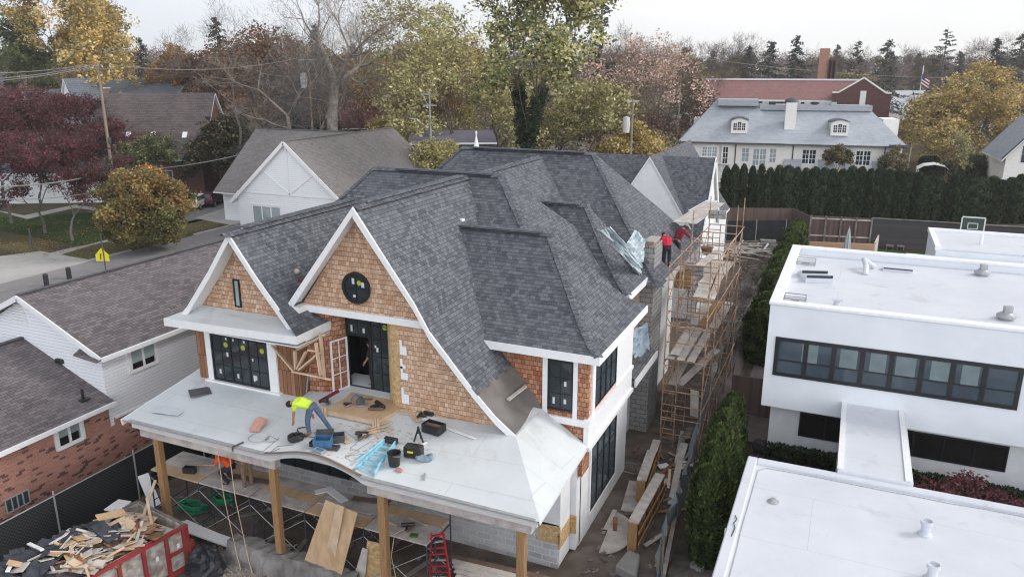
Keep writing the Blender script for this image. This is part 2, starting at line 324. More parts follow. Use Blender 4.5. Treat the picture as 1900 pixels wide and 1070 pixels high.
M['brick'] = courses('red_brick', (.39, .165, .12), (.5, .245, .185), (.42, .3, .25), .22, .075, .009, .9, .6, c3=(.36, .16, .125), s3=.7, a3=.3)
def dark_bricks(m):          # a scatter of near-black headers through the red brick
    N, L = m.node_tree.nodes, m.node_tree.links; b = N['Principled BSDF']; old = b.inputs['Base Color'].links[0].from_socket
    tc = N.new('ShaderNodeTexCoord'); sx = N.new('ShaderNodeSeparateXYZ'); L.new(tc.outputs['UV'], sx.inputs[0])
    row = _node(N, 'ShaderNodeMath', operation='DIVIDE', i_1=.075); L.new(sx.outputs[1], row.inputs[0]); rf = _node(N, 'ShaderNodeMath', operation='FLOOR'); L.new(row.outputs[0], rf.inputs[0])
    md = _node(N, 'ShaderNodeMath', operation='MODULO', i_1=2); L.new(rf.outputs[0], md.inputs[0])
    cx = _node(N, 'ShaderNodeMath', operation='DIVIDE', i_1=.22); L.new(sx.outputs[0], cx.inputs[0]); of = _node(N, 'ShaderNodeMath', operation='MULTIPLY_ADD', i_1=.5); L.new(md.outputs[0], of.inputs[0]); L.new(cx.outputs[0], of.inputs[2])
    cf = _node(N, 'ShaderNodeMath', operation='FLOOR'); L.new(of.outputs[0], cf.inputs[0])
    cb = N.new('ShaderNodeCombineXYZ'); L.new(cf.outputs[0], cb.inputs[0]); L.new(rf.outputs[0], cb.inputs[1])
    wn = N.new('ShaderNodeTexWhiteNoise'); wn.noise_dimensions = '2D'; L.new(cb.outputs[0], wn.inputs['Vector'])
    gt = _node(N, 'ShaderNodeMath', operation='GREATER_THAN', i_1=.87); L.new(wn.outputs['Value'], gt.inputs[0])
    x = _node(N, 'ShaderNodeMix', data_type='RGBA'); L.new(gt.outputs[0], x.inputs[0]); L.new(old, x.inputs[6]); x.inputs[7].default_value = (.14, .085, .08, 1); L.new(x.outputs[2], b.inputs['Base Color'])
dark_bricks(M['brick'])
M['brick_far'] = courses('dark_red_brick', (.11, .055, .05), (.155, .075, .068), (.11, .07, .065), .3, .1, .01, .9, .4)
M['brick_warm'] = courses('warm_brick', (.36, .19, .13), (.44, .25, .17), (.3, .2, .16), .3, .1, .01, .9, .4)
M['cmu'] = courses('concrete_block', (.27, .27, .27), (.37, .365, .36), (.13, .13, .13), .42, .205, .014, .95, .9, .15, .03, c3=(.23, .225, .22), s3=.5, a3=.5)
M['stone'] = courses('ashlar_stone', (.36, .36, .37), (.52, .52, .53), (.6, .6, .6), .5, .22, .02, .9, .5, .2, c3=(.7, .7, .7), s3=.9, a3=.5, wob=.06)
M['limestone'] = courses('cream_limestone', (.8, .78, .75), (.84, .82, .79), (.73, .71, .68), 1.1, .45, .012, .85, .2)
M['lumber'] = mottle('fresh_lumber', (.64, .49, .35), (.5, .36, .24), 3, .75, .25, c3=(.62, .47, .33), stretch=(1, 1, 1), scale2=1.3)
M['post_wood'] = mottle('brown_treated_post', (.36, .22, .11), (.27, .15, .07), 5, .75, .25, stretch=(6, 6, .6))
M['plywood'] = mottle('plywood', (.56, .4, .25), (.45, .3, .17), 2.2, .75, .25, c3=(.6, .44, .3), stretch=(3, 1, 1))
M['osb'] = mottle('strand_board', (.58, .4, .2), (.4, .25, .11), 14, .8, .2, c3=(.66, .48, .28), scale2=8, detail=3)
M['old_plank'] = mottle('weathered_plank', (.5, .46, .43), (.36, .32, .3), 4, .85, .2, c3=(.58, .54, .5), scale2=1.5)
M['grey_wood'] = mottle('grey_weathered_wood', (.22, .19, .175), (.14, .115, .105), 5, .9, .2, c3=(.28, .25, .23), scale2=1.2)
M['black_frame'] = mottle('black_window_frame', (.012, .013, .015), (.02, .021, .024), 4, .4, .4)
M['glass'] = glassy('dark_glass', (.028, .038, .045))
M['glass_blue'] = glassy('blue_grey_glass', (.05, .07, .09), .08)
M['glass_pale'] = glassy('pale_glass', (.3, .36, .38), .1)
M['sticker'] = mottle('white_window_sticker', (.62, .64, .63), (.5, .52, .52), 20)
M['sticker_yellow'] = mottle('yellow_green_sticker', (.42, .45, .05), (.32, .36, .06), 20)
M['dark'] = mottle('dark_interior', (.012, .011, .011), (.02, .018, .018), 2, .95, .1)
M['felt'] = mottle('roof_underlayment', (.15, .135, .125), (.11, .1, .095), 1.5, .9, .2, c3=(.2, .185, .175), scale2=.6)
M['asphalt'] = mottle('street_asphalt', (.22, .21, .215), (.18, .175, .18), 1.5, .9, .2, c3=(.26, .25, .255), detail=12, scale2=.15)
M['concrete'] = mottle('pale_concrete', (.4, .385, .37), (.33, .32, .31), 1.2, .85, .2, c3=(.45, .43, .42), scale2=.2)
M['concrete_dark'] = mottle('grey_concrete', (.25, .24, .235), (.19, .185, .18), 1.5, .9, .2, c3=(.32, .31, .3), scale2=.5, bump=.1)
M['steel'] = mottle('galvanised_steel', (.42, .43, .44), (.34, .35, .36), 6, .5, .5, metal=.3)
M['steel_dark'] = mottle('dark_steel', (.05, .052, .06), (.08, .08, .09), 6, .55, .5)
M['scaffold'] = mottle('tan_scaffold_paint', (.36, .21, .12), (.25, .15, .095), 9, .75, .3, c3=(.46, .36, .29), scale2=3)
M['scaffold_dark'] = mottle('dark_blue_scaffold_paint', (.03, .035, .06), (.06, .06, .08), 9, .6, .35)
M['black_mesh'] = mottle('black_privacy_mesh', (.018, .02, .024), (.03, .032, .036), 2, .8, .2)
M['black_plastic'] = mottle('black_plastic', (.015, .015, .017), (.035, .035, .038), 7, .45, .4)
M['blue_plastic'] = mottle('blue_plastic', (.04, .12, .24), (.06, .17, .3), 6, .5, .4)
M['ladder_blue'] = mottle('blue_ladder_fibreglass', (.18, .5, .66), (.3, .62, .76), 7, .5, .4)
M['red_paint'] = mottle('red_ladder_fibreglass', (.5, .025, .04), (.4, .02, .03), 6, .5, .4)
M['dumpster_red'] = mottle('red_dumpster_paint', (.36, .03, .04), (.26, .025, .03), 5, .6, .35, c3=(.2, .07, .05), scale2=2)
M['dumpster_side'] = mottle('scuffed_bin_wall', (.5, .48, .44), (.34, .31, .28), 6, .8, .2, c3=(.24, .2, .17), scale2=3)
M['yellow'] = mottle('yellow_sign', (.72, .62, .01), (.78, .7, .02), 3, .5, .4)
M['pole_wood'] = mottle('weathered_pole_wood', (.3, .25, .19), (.22, .18, .14), 5, .9, .2, stretch=(4, 4, .4))
M['tarp'] = mottle('pale_blue_tarp', (.46, .54, .57), (.34, .42, .46), 2.5, .5, .35, c3=(.54, .6, .63), scale2=1.5, bump=.5)
M['tarp_dark'] = mottle('faded_blue_tarp', (.24, .3, .36), (.17, .22, .28), 3, .5, .35, c3=(.32, .4, .46), scale2=1.5, bump=.5)
M['black_tarp'] = mottle('black_tarp', (.02, .022, .028), (.045, .048, .055), 2.5, .4, .4, bump=.6)
M['wire'] = mottle('cable_sheath', (.3, .3, .29), (.22, .22, .22), 2, .6)
M['skin'] = mottle('skin', (.42, .22, .15), (.36, .18, .12), 12, .6)
M['hair'] = mottle('dark_hair', (.012, .009, .008), (.025, .02, .018), 20, .6)
M['hivis'] = mottle('hi_vis_yellow_shirt', (.62, .82, .08), (.5, .72, .06), 8, .75)
M['denim'] = mottle('blue_jeans', (.07, .1, .17), (.11, .14, .22), 9, .85)
M['red_shirt'] = mottle('red_jacket', (.46, .02, .05), (.36, .015, .04), 7, .8)
M['maroon'] = mottle('dark_red_jacket', (.22, .02, .035), (.15, .015, .03), 7, .8)
M['orange'] = mottle('orange_safety_shirt', (.85, .12, .03), (.7, .09, .03), 7, .8)
M['dark_cloth'] = mottle('dark_trousers', (.02, .02, .028), (.035, .035, .045), 7, .9)
M['boot'] = mottle('tan_boot', (.25, .17, .11), (.18, .12, .08), 8, .8)
M['grey_cloth'] = mottle('grey_shirt', (.2, .2, .22), (.3, .29, .3), 8, .85)
M['leaf'] = tinted('autumn_leaf', .75, .2, .25)
M['bark'] = mottle('grey_brown_bark', (.16, .125, .1), (.09, .07, .058), 6, .95, .1, bump=.4)
M['bark_pale'] = mottle('pale_sycamore_bark', (.3, .26, .225), (.19, .16, .14), 3, .9, .1, c3=(.38, .34, .3), scale2=1)
M['bark_grey'] = mottle('grey_bark', (.15, .14, .135), (.1, .09, .085), 6, .95, .1)
M['copper'] = mottle('brown_metal_edge', (.2, .13, .1), (.14, .09, .07), 4, .6)
M['pink_board'] = mottle('pale_red_board', (.55, .3, .24), (.47, .25, .2), 6, .8)
M['car_red'] = mottle('dark_purple_red_paint', (.06, .012, .03), (.075, .016, .036), 2, .25, .5)
M['roof_scrap'] = mottle('torn_roofing', (.035, .038, .047), (.075, .08, .09), 6, .9, .2, c3=(.05, .055, .07), scale2=2)

# ------------------------------------------------------------------ ground, street, paths (the setting)
def sheet(name, pts, z, mat, kind='structure', n=1):
    mb = MB(); mb.poly(*[(p[0], p[1], z) for p in pts]); o = mb.build(name, mat); o['kind'] = kind; return o
M['lawn_far'] = mottle('leafy_ground', (.05, .055, .025), (.1, .065, .035), .35, .95, .1, c3=(.09, .085, .05), scale2=.03, detail=9)
M['lawn'] = mottle('dark_lawn', (.018, .045, .012), (.028, .058, .016), 1.2, .95, .1, c3=(.045, .05, .02), scale2=.25, detail=9)
M['leafy_grass'] = mottle('leaf_strewn_grass', (.055, .075, .03), (.17, .13, .06), 4, .95, .1, c3=(.1, .09, .05), scale2=1, detail=9)
M['soil'] = mottle('trodden_soil', (.115, .09, .075), (.185, .155, .135), 1.6, .95, .1, bump=.6, c3=(.085, .065, .055), scale2=.35, detail=9)
M['turf'] = mottle('green_turf', (.03, .1, .02), (.045, .13, .03), 3, .9, .1)
M['gravel'] = mottle('pale_gravel', (.45, .41, .38), (.25, .22, .2), 9, .95, .1, bump=.8, detail=8)
M['patio'] = mottle('brown_grey_paving', (.2, .17, .16), (.16, .135, .13), 2, .9, .2)
sheet('ground', [(-3000, -200), (3000, -200), (3000, 4000), (-3000, 4000)], 0, M['lawn_far'])
sheet('building_lot', [(-22.2, 8), (-3.9, 8), (-4.0, 70), (-22.2, 70)], .008, M['soil'])
sheet('neighbour_yard', [(-3.9, 6), (16, 6), (16, 72), (-3.9, 72)], .008, mottle('dark_garden_soil', (.06, .05, .042), (.11, .095, .085), 1.5, .95, .1, bump=.6, c3=(.04, .045, .03), scale2=.4))
sheet('patio', [(-3.6, 30.6), (5, 30.6), (5, 40.2), (-3.6, 40.2)], .03, M['patio'])
sheet('turf_court', [(-.3, 52), (14, 52), (14, 71.5), (-.3, 71.5)], .03, M['turf'])
sheet('street', [(-55.3, -20), (-45, -20), (-45, 400), (-55.3, 400)], .008, M['asphalt'])
mb = MB(); mb.bb(-55.5, -55.25, -20, 45.5, 0, .12); mb.bb(-55.5, -55.25, 52.5, 200, 0, .12); struct('kerb', mb, M['concrete'])
sheet('side_driveway', [AZ(-60, 538), AZ(165, 482), AZ(75, 466), AZ(-60, 483)], .02, M['concrete'])
sheet('sidewalk', [(-61, -10), (-58.6, -10), (-58.6, 200), (-61, 200)], .012, M['concrete'])
sheet('grass_verge', [AZ(96, 478), AZ(170, 455), AZ(395, 405), AZ(420, 413), AZ(165, 483)], .016, M['leafy_grass'])
sheet('grass_verge_far', [AZ(-20, 458), AZ(35, 449), AZ(104, 465), AZ(62, 473)], .016, M['leafy_grass'])
sheet('grass_front', [(-45, 30), (-33, 30), (-33, 80), (-45, 80)], .016, M['leafy_grass'])
sheet('driveway', [AZ(360, 405), AZ(450, 375), AZ(470, 385), AZ(440, 420)], .024, M['concrete'])
sheet('front_lawn', [AZ(-60, 435), AZ(0, 428), AZ(150, 457), AZ(300, 420), AZ(180, 393), AZ(60, 402), AZ(-60, 405)], .02, M['lawn'])
sheet('garden_path', [AZ(-60, 402), AZ(0, 393), AZ(50, 407), AZ(140, 386), AZ(250, 402), AZ(250, 397), AZ(140, 380), AZ(45, 400), AZ(-60, 380)], .028, M['concrete'])
sheet('parking_pad', [(-75, 55), (-57, 55), (-57, 95), (-75, 95)], .012, M['asphalt'])

# ------------------------------------------------------------------ building helpers
def lbox(mb, p, u, n, u0, u1, z0, z1, n0, n1, mi=0):     # box in wall coordinates: along u, up z, out along n
    p, u, n = V(p), V(u), V(n); P = [p + u * a + n * b + V((0, 0, c)) for c in (z0, z1) for b in (n1, n0) for a in (u0, u1)]
    q = [P[0], P[1], P[3], P[2], P[4], P[5], P[7], P[6]]
    F = [[3, 2, 1, 0], [4, 5, 6, 7], [0, 1, 5, 4], [1, 2, 6, 5], [2, 3, 7, 6], [3, 0, 4, 7]]
    if u.cross(n).z > 0: F = [f[::-1] for f in F]
    return mb.add(q, F, mi=mi)
FR, SD = ((1, 0, 0), (0, -1, 0)), ((0, 1, 0), (1, 0, 0))    # a wall facing the front (-Y) and one facing right (+X)
def window(par, p, face, w, h, units=1, cols=2, rows=3, fw=.06, mw=.025, out=.05, frame=None, glass=None, stick=0, casing=0, casing_mat=None, sill=False, seed=0, name='window', split=None):
    """p: lower left corner on the wall. frame mesh > pane, sticker (sub-parts)"""
    u, n = face; mb = MB(); g = MB(); frame = frame or M['black_frame']; glass = glass or M['glass']
    lbox(mb, p, u, n, 0, w, 0, fw, 0, out); lbox(mb, p, u, n, 0, w, h - fw, h, 0, out); lbox(mb, p, u, n, 0, fw, fw, h - fw, 0, out); lbox(mb, p, u, n, w - fw, w, fw, h - fw, 0, out)
    uw = (w - 2 * fw) / units
    for i in range(units):
        a = fw + i * uw
        if i: lbox(mb, p, u, n, a - fw * .6, a + fw * .6, fw, h - fw, 0, out - .002)
        for c in range(1, cols): lbox(mb, p, u, n, a + uw * c / cols - mw / 2, a + uw * c / cols + mw / 2, fw, h - fw, 0, out - .015)
    for r in (split if split else [k / rows for k in range(1, rows)]): lbox(mb, p, u, n, fw, w - fw, fw + (h - 2 * fw) * r - mw / 2, fw + (h - 2 * fw) * r + mw / 2, 0, out - .012)
    lbox(g, p, u, n, fw, w - fw, fw, h - fw, 0, out - .03)
    fo = mb.build(name, frame, par); g.build('pane', glass, fo)
    q = random.Random(seed)
    if stick:
        sm, sy = MB(), MB()
        for i in range(units):
            a = fw + i * uw
            if q.random() < .85:
                k = q.choice((1, 1, 2)); cx = a + uw * (.75 if i % 2 == 0 else .72); cz = h * (.8 if stick == 1 else .82)
                sy = MB(); sy.tube([V(p) + V(u) * cx + V(n) * (out - .029) + V((0, 0, cz)), V(p) + V(u) * cx + V(n) * (out - .022) + V((0, 0, cz))],   .09, 14).build('sticker', M['sticker_yellow'], fo, label='round yellow green sticker on the glass')
            for k in range(3):
                cx = a + uw * q.choice((.2, .3, .72, .8)); cz = h * q.choice((.12, .15, .5, .55, .9)); ww, hh = q.choice(((.07, .22), (.06, .09), (.08, .16)))
                lbox(sm, p, u, n, cx - ww / 2, cx + ww / 2, cz, cz + hh, out - .03, out - .024)
        sm.build('sticker', M['sticker'], fo)

    if casing:
        c = MB(); cm = casing_mat or M['white_trim']; k = casing
        lbox(c, p, u, n, -k, 0, -k * .5, h + k, 0, out + .012); lbox(c, p, u, n, w, w + k, -k * .5, h + k, 0, out + .012); lbox(c, p, u, n, 0, w, h, h + k, 0, out + .012); lbox(c, p, u, n, 0, w, -k * .7, 0, 0, out + .02)
        c.build('casing', cm, fo)
    return fo
def flare(t, a=.3, s0=.45):        # height fraction at horizontal fraction t: shallow at the eave, straight above
    def F(x): return s0 * x + (1 - s0) * (x * x / (2 * a) if x < a else x - a / 2)
    return F(t) / F(1)
def roof_rows(mb, rows, mi=0):       # rows of points (each a list) from eave up; UV in metres
    e = (rows[0][-1] - rows[0][0]).normalized() if (rows[0][-1] - rows[0][0]).length > .01 else V((1, 0, 0))
    vs = 0; pts = []; uv = []; n = len(rows[0]); o = rows[0][0]
    for i, r in enumerate(rows):
        if i:
            d = r[0] - rows[i - 1][0]; d = d - e * d.dot(e); vs += d.length
        for p in r: pts.append(p); uv.append(((p - o).dot(e), vs))
    F = [[i * n + k, i * n + k + 1, (i + 1) * n + k + 1, (i + 1) * n + k] for i in range(len(rows) - 1) for k in range(n - 1)]
    mb.add(pts, F, uvs=uv, mi=mi)
def caps(mb, a, b, w=.16, step=.2, t=.035, up=None, curve=None):   # overlapping cap shingles along a ridge or hip
    P = [V(p) for p in (curve or [a, b])]
    for i in range(len(P) - 1):
        d = P[i + 1] - P[i]; L_ = d.length; n = max(1, int(L_ / step)); d.normalize()
        x = d.cross(V((0, 0, 1))).normalized(); z = x.cross(d)
        dr = w * (.72 if up is None else up * .62)
        for k in range(n):
            p0 = P[i] + d * (L_ * k / n); p1 = P[i] + d * (L_ * (k + 1.25) / n) if k < n - 1 else P[i + 1]
            h0, h1 = z * (t * .9), z * (t * .45)
            q = [p0 + h0 - x * w - z * dr, p0 + h0, p0 + h0 + x * w - z * dr, p1 + h1 - x * w - z * dr, p1 + h1, p1 + h1 + x * w - z * dr]
            mb.add(q + [v - z * .025 for v in q[:3]], [[0, 1, 4, 3], [1, 2, 5, 4], [6, 7, 1, 0], [7, 8, 2, 1]])
def hip_roof(par, x0, x1, y0, y1, ze, zr, xr0, xr1, yr, sides='FRBL', name='roof', nrow=12, mat=None, a=.3, s0=.45, fascia=.25, fsides='', cap=True, fmat=None):
    mb = MB(); C = [[], [], [], []]
    for i in range(nrow + 1):
        t = i / nrow; z = ze + (zr - ze) * flare(t, a, s0)
        C[0].append(V((x0 + (xr0 - x0) * t, y0 + (yr - y0) * t, z))); C[1].append(V((x1 + (xr1 - x1) * t, y0 + (yr - y0) * t, z)))
        C[2].append(V((x1 + (xr1 - x1) * t, y1 + (yr - y1) * t, z))); C[3].append(V((x0 + (xr0 - x0) * t, y1 + (yr - y1) * t, z)))
    for s, (i, j) in dict(F=(0, 1), R=(1, 2), B=(2, 3), L=(3, 0)).items():
        if s in sides: roof_rows(mb, [[C[i][k], C[j][k]] for k in range(nrow + 1)])
    o = mb.build(name, mat or M['shingle'], par)
    if cap:
        cb = MB(); caps(cb, C[0][-1], C[1][-1], .17)
        if 'F' in sides and 'R' in sides: caps(cb, 0, 0, curve=C[1], up=.55, w=.15)
        if 'F' in sides and 'L' in sides: caps(cb, 0, 0, curve=C[0], up=.55, w=.15)
        cb.build('ridge_cap', mat or M['shingle'], o)
    f = MB(); h = fascia; e = .04
    if 'F' in fsides: f.bb(x0, x1, y0 - e, y0 + .02, ze - h, ze - .004)
    if 'R' in fsides: f.bb(x1 - .02, x1 + e, y0 - e, y1, ze - h, ze - .004)
    if 'B' in fsides: f.bb(x0, x1 - .02, y1 - .02, y1 + e, ze - h, ze - .004)
    if fsides: f.bb(x0, x1 - .03, y0 + .03, y1 - .03, ze - h + .03, ze - h + .06); f.build('fascia', fmat or M['white_trim'], o)
    return o
def sweep_roof(par, prof, a0, a1, axis='Y', name='roof', mat=None, thick=.14, under=None, nsub=1):
    """prof: (offset, z) points from eave over the ridge; swept along axis from a0 to a1; top faces get shingles, the rest white"""
    mb = MB(); pt = (lambda o, z, a: V((o, a, z))) if axis == 'Y' else (lambda o, z, a: V((a, o, z)))
    s = 0; pts = []; uv = []; n = len(prof)
    for i, (o, z) in enumerate(prof):
        if i: s += math.hypot(o - prof[i - 1][0], z - prof[i - 1][1])
        pts += [pt(o, z, a0), pt(o, z, a1)]; uv += [(a0, s), (a1, s)]
    top = [[2 * i, 2 * i + 1, 2 * i + 3, 2 * i + 2] for i in range(n - 1)]
    d = (pts[2] - pts[0]).cross(pts[1] - pts[0])
    if d.z < 0: top = top
    else: top = [f[::-1] for f in top]
    mb.add(pts, top, uvs=uv)
    low = [p - V((0, 0, thick)) for p in pts]
    mb.add(low, [f[::-1] for f in top], mi=1)
    k = 2 * n
    ed = [[2 * i + j, 2 * i + 2 + j, k + 2 * i + 2 + j, k + 2 * i + j] for i in range(n - 1) for j in (0, 1)] + [[0, 1, k + 1, k], [k - 2, k - 1, 2 * k - 1, 2 * k - 2]]
    mb.add(pts + low, ed, mi=1)
    return mb.build(name, [mat or M['shingle'], under or M['white_trim']], par)

# ------------------------------------------------------------------ the house being built
H = thing('shingle_house', 'unfinished cedar shingled house with white trim, steep dark grey roofs and a white porch roof', 'house', (-13, 23, 0))
def part(name, mb, mat, **k): return mb.build(name, mat, k.pop('parent', H), **k)
G0 = 18.8                               # main gable wall
prof = [AY(x, y, 18.35) for x, y in ((957, 806), (919, 770), (879, 722), (838, 668), (797, 614), (780, 582), (768, 560), (655, 383), (534, 564))]
MG = [(p.x, p.z) for p in prof]; APX = MG[7]
roofR = [(MG[0][0], MG[0][1])] + MG[1:]
mg = sweep_roof(H, MG[3:], 18.35, 25.6)          # shingled part of the main gable
# the lower sweep of the main gable: shingles end in a ragged step, then felt
lo = MB(); rows = []
def lerp(a, b, t): return a + (b - a) * t
def profz(x):
    for i in range(len(MG) - 1):
        if MG[i + 1][0] <= x <= MG[i][0]: return lerp(MG[i][1], MG[i + 1][1], (x - MG[i][0]) / (MG[i + 1][0] - MG[i][0]))
    return MG[0][1]
def curve_rows(xa, xb, y0, y1, n=8): return [[V((lerp(xa, xb, i / n), y0, profz(lerp(xa, xb, i / n)))), V((lerp(xa, xb, i / n), y1, profz(lerp(xa, xb, i / n))))] for i in range(n + 1)]
XS = -9.25                                # the last shingle course
sh = MB(); roof_rows(sh, curve_rows(XS, MG[3][0] + .001, 18.35, 21.4)); sh.build('lower_shingles', M['shingle'], mg)
fe = MB(); rw = curve_rows(MG[0][0] - .02, XS, 18.35, 20.85, 10); B_ = AY(1006, 757, 20.79)
dB = V((B_.x - rw[0][1].x, 0, B_.z - rw[0][1].z))
for i_, r_ in enumerate(rw): r_[1] = r_[1] + dB * ((10 - i_) / 10) ** 2
fe.add([p for r in rw for p in r] + [p - V((0, 0, .08)) for r in rw for p in r], [[2 * i, 2 * i + 1, 2 * i + 3, 2 * i + 2] for i in range(10)] + [[22 + 2 * i, 2 * i, 2 * i + 2, 24 + 2 * i] for i in range(10)])
felt = fe.build('felt', M['felt'], mg)
st = MB()
for k in range(12): st.box((XS + .03, 18.3 + k * .21 + .1, profz(XS + .03) + .012), (.16 if k % 3 else .3, .19, .012), M=Matrix.Rotation(R(45), 3, 'Y'))
st.build('shingle_edge', M['shingle'], mg)
cl = MB(); a_ = AZ(945, 757, 5.35); b_ = AZ(972, 727, 5.35)
one('wood_cleat', MB().beam((-8.62, 19.3, profz(-8.62) + .06), (-8.55, 20.5, profz(-8.6) + .06), .1, .06), M['old_plank'], 'short weathered board lying on the brown roofing felt below the shingles', 'board')
cb = MB(); caps(cb, (APX[0], 18.37, APX[1]), (APX[0], 25.6, APX[1]), .17); cb.build('ridge_cap', M['shingle'], mg)
vt = MB(); vt.beam((APX[0] - .06, 18.95, APX[1] + .05), (APX[0] - .06, 25.2, APX[1] + .05), .3, .05); vt.build('ridge_vent', M['shingle'], mg)
bg = MB()                                 # barge boards following the sweep
for i in range(len(MG) - 1):
    (x0, z0), (x1, z1) = MG[i], MG[i + 1]; d = .24
    bg.prism([(x0, 18.35, z0 - .015), (x1, 18.35, z1 - .015), (x1, 18.35, z1 - .015 - d * (1.35 if i == 7 or i == 6 else 1)), (x0, 18.35, z0 - .015 - d)], (0, -.05, 0))
part('barge_board', bg, M['white_trim'])
sf = MB()
for i in range(len(MG) - 1):
    (x0, z0), (x1, z1) = MG[i], MG[i + 1]; sf.prism([(x0, 18.35, z0 - .15), (x1, 18.35, z1 - .15), (x1, 18.35, z1 - .19), (x0, 18.35, z0 - .19)], (0, .5, 0))
part('soffit', sf, M['white_trim'])
# main gable front wall: upper triangle, belt, lower right panel
xl, xr = -15.55, -10.98
xr = next(x for x in np.arange(-12, -9, .01) if profz(x) - .16 < 7.7)
tri = [(xl, G0, 7.7), (xr, G0, 7.7)] + [(x, G0, profz(x) - .16) for x in (-11.3, -11.8, -12.4)] + [(APX[0], G0, APX[1] - .2)] + [(-14, G0, lerp(MG[7][1], MG[8][1], (MG[7][0] + 14) / (MG[7][0] - MG[8][0])) - .16)]
part('gable_wall', MB().prism(tri, (0, .15, 0)), M['cedar'])
part('belt_board', MB().bb(xl - .1, xr + .02, 18.72, 18.95, 7.5, 7.72), M['white_trim'])
low = [(-12.02, G0, 4.5), (-8.1, G0, 4.6)] + [(x, G0, profz(x) - .14) for x in (-8.3, -8.8, -9.3, -9.8, -10.3)] + [(next(x for x in np.arange(-12, -9, .01) if profz(x) - .14 < 7.55), G0, 7.55)] + [(-12.02, G0, 7.5)]
part('lower_wall', MB().prism(low, (0, .15, 0)), M['cedar'])
part('eave_return', MB().bb(MG[8][0] - .02, xl + .25, 18.3, 18.79, 7.5, 7.74), M['white_trim'])
# round window
rw_ = MB(); n = 36; cx, cz = -13.43, 8.48
for k in range(n):
    a0, a1 = 2 * math.pi * k / n, 2 * math.pi * (k + 1) / n
    P = lambda r, a, y: (cx + r * math.cos(a), y, cz + r * math.sin(a))
    rw_.add([P(.5, a0, 18.72), P(.5, a1, 18.72), P(.41, a1, 18.72), P(.41, a0, 18.72), P(.5, a0, 18.8), P(.5, a1, 18.8), P(.41, a1, 18.8), P(.41, a0, 18.8)], [[3, 2, 1, 0], [0, 1, 5, 4], [2, 3, 7, 6]])
rw_.bb(cx - .015, cx + .015, 18.735, 18.77, cz - .41, cz + .41); rw_.bb(cx - .41, cx + .41, 18.737, 18.77, cz - .015, cz + .015)
rwo = part('round_window', rw_, M['black_frame'])
MB().prism([(cx + .42 * math.cos(2 * math.pi * k / n), 18.79, cz + .42 * math.sin(2 * math.pi * k / n)) for k in range(n)], (0, -.03, 0)).build('pane', M['glass'], rwo)
s_ = MB(); s_.bb(cx - .14, cx - .05, 18.75, 18.758, cz + .12, cz + .3); s_.bb(cx + .2, cx + .3, 18.75, 18.758, cz + .04, cz + .2); s_.bb(cx - .12, cx - .02, 18.75, 18.758, cz - .3, cz - .22); s_.build('sticker', M['sticker'], rwo)
MB().tube([(cx + .12, 18.75, cz + .17), (cx + .12, 18.757, cz + .17)], .08, 14).build('sticker', M['sticker_yellow'], rwo)
# recess with rounded returns and the balcony window
DZ = 4.78
def arc_wall(cx, cy, rx, ry, z0, z1, sgn, n=14):
    m = MB(); pts = []; uv = []; s = 0; prev = None
    for i in range(n + 1):
        a = math.pi / 2 * i / n; p = V((cx + sgn * rx * math.sin(a), cy - ry * math.cos(a), 0))
        if prev: s += (p - prev).length
        prev = p; pts += [(p.x, p.y, z0), (p.x, p.y, z1)]; uv += [(s, z0), (s, z1)]
    m.add(pts, [[2 * i, 2 * i + 2, 2 * i + 3, 2 * i + 1] if sgn > 0 else [2 * i + 1, 2 * i + 3, 2 * i + 2, 2 * i] for i in range(n)], uvs=uv); return m
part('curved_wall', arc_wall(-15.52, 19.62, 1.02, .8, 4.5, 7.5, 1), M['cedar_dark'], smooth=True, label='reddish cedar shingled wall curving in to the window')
part('curved_wall', arc_wall(-11.98, 19.62, .82, .78, 4.5, 7.5, -1), M['osb'], smooth=True, label='bare strand board return curving in to the window')
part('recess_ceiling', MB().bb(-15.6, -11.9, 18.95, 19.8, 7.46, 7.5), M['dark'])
dw = window(H, (-13.6, 19.6, DZ), FR, .82, 2.72, cols=2, rows=4, stick=2, seed=3, split=[.22, .44, .66, .68, .84])
window(H, (-14.5, 19.6, DZ + 1.8), FR, .895, .92, cols=2, rows=2, stick=2, seed=5)
op = MB(); op.bb(-14.5, -14.44, 19.55, 19.62, DZ, DZ + 1.8); op.bb(-13.64, -13.603, 19.55, 19.62, DZ, DZ + 1.8); op.bb(-14.44, -13.64, 19.55, 19.62, DZ, DZ + .05); part('open_window_frame', op, M['black_frame'])
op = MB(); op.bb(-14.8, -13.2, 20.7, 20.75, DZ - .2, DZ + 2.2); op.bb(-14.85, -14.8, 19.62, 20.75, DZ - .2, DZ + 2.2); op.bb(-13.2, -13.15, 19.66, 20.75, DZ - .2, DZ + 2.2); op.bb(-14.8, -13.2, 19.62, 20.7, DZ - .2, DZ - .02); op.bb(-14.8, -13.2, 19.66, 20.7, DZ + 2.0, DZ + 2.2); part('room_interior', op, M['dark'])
lf = MB(); hx, hy = -14.46, 19.5; dv = V((-.22, -.72, 0)).normalized(); pn = V((-dv.y, dv.x, 0))
lbox(lf, (hx, hy, DZ + .02), dv, pn, 0, .66, 0, .05, 0, .05); lbox(lf, (hx, hy, DZ + .02), dv, pn, 0, .66, 1.7, 1.75, 0, .05); lbox(lf, (hx, hy, DZ + .02), dv, pn, 0, .05, .05, 1.7, 0, .05); lbox(lf, (hx, hy, DZ + .02), dv, pn, .61, .66, .05, 1.7, 0, .05)
lbox(lf, (hx, hy, DZ + .02), dv, pn, .32, .345, .05, 1.7, .01, .04)
for k in (1, 2): lbox(lf, (hx, hy, DZ + .02), dv, pn, .05, .61, .55 * k + .02, .55 * k + .045, .01, .04)
ls = part('open_window_leaf', lf, M['white_trim'], parent=dw)
wt = MB()
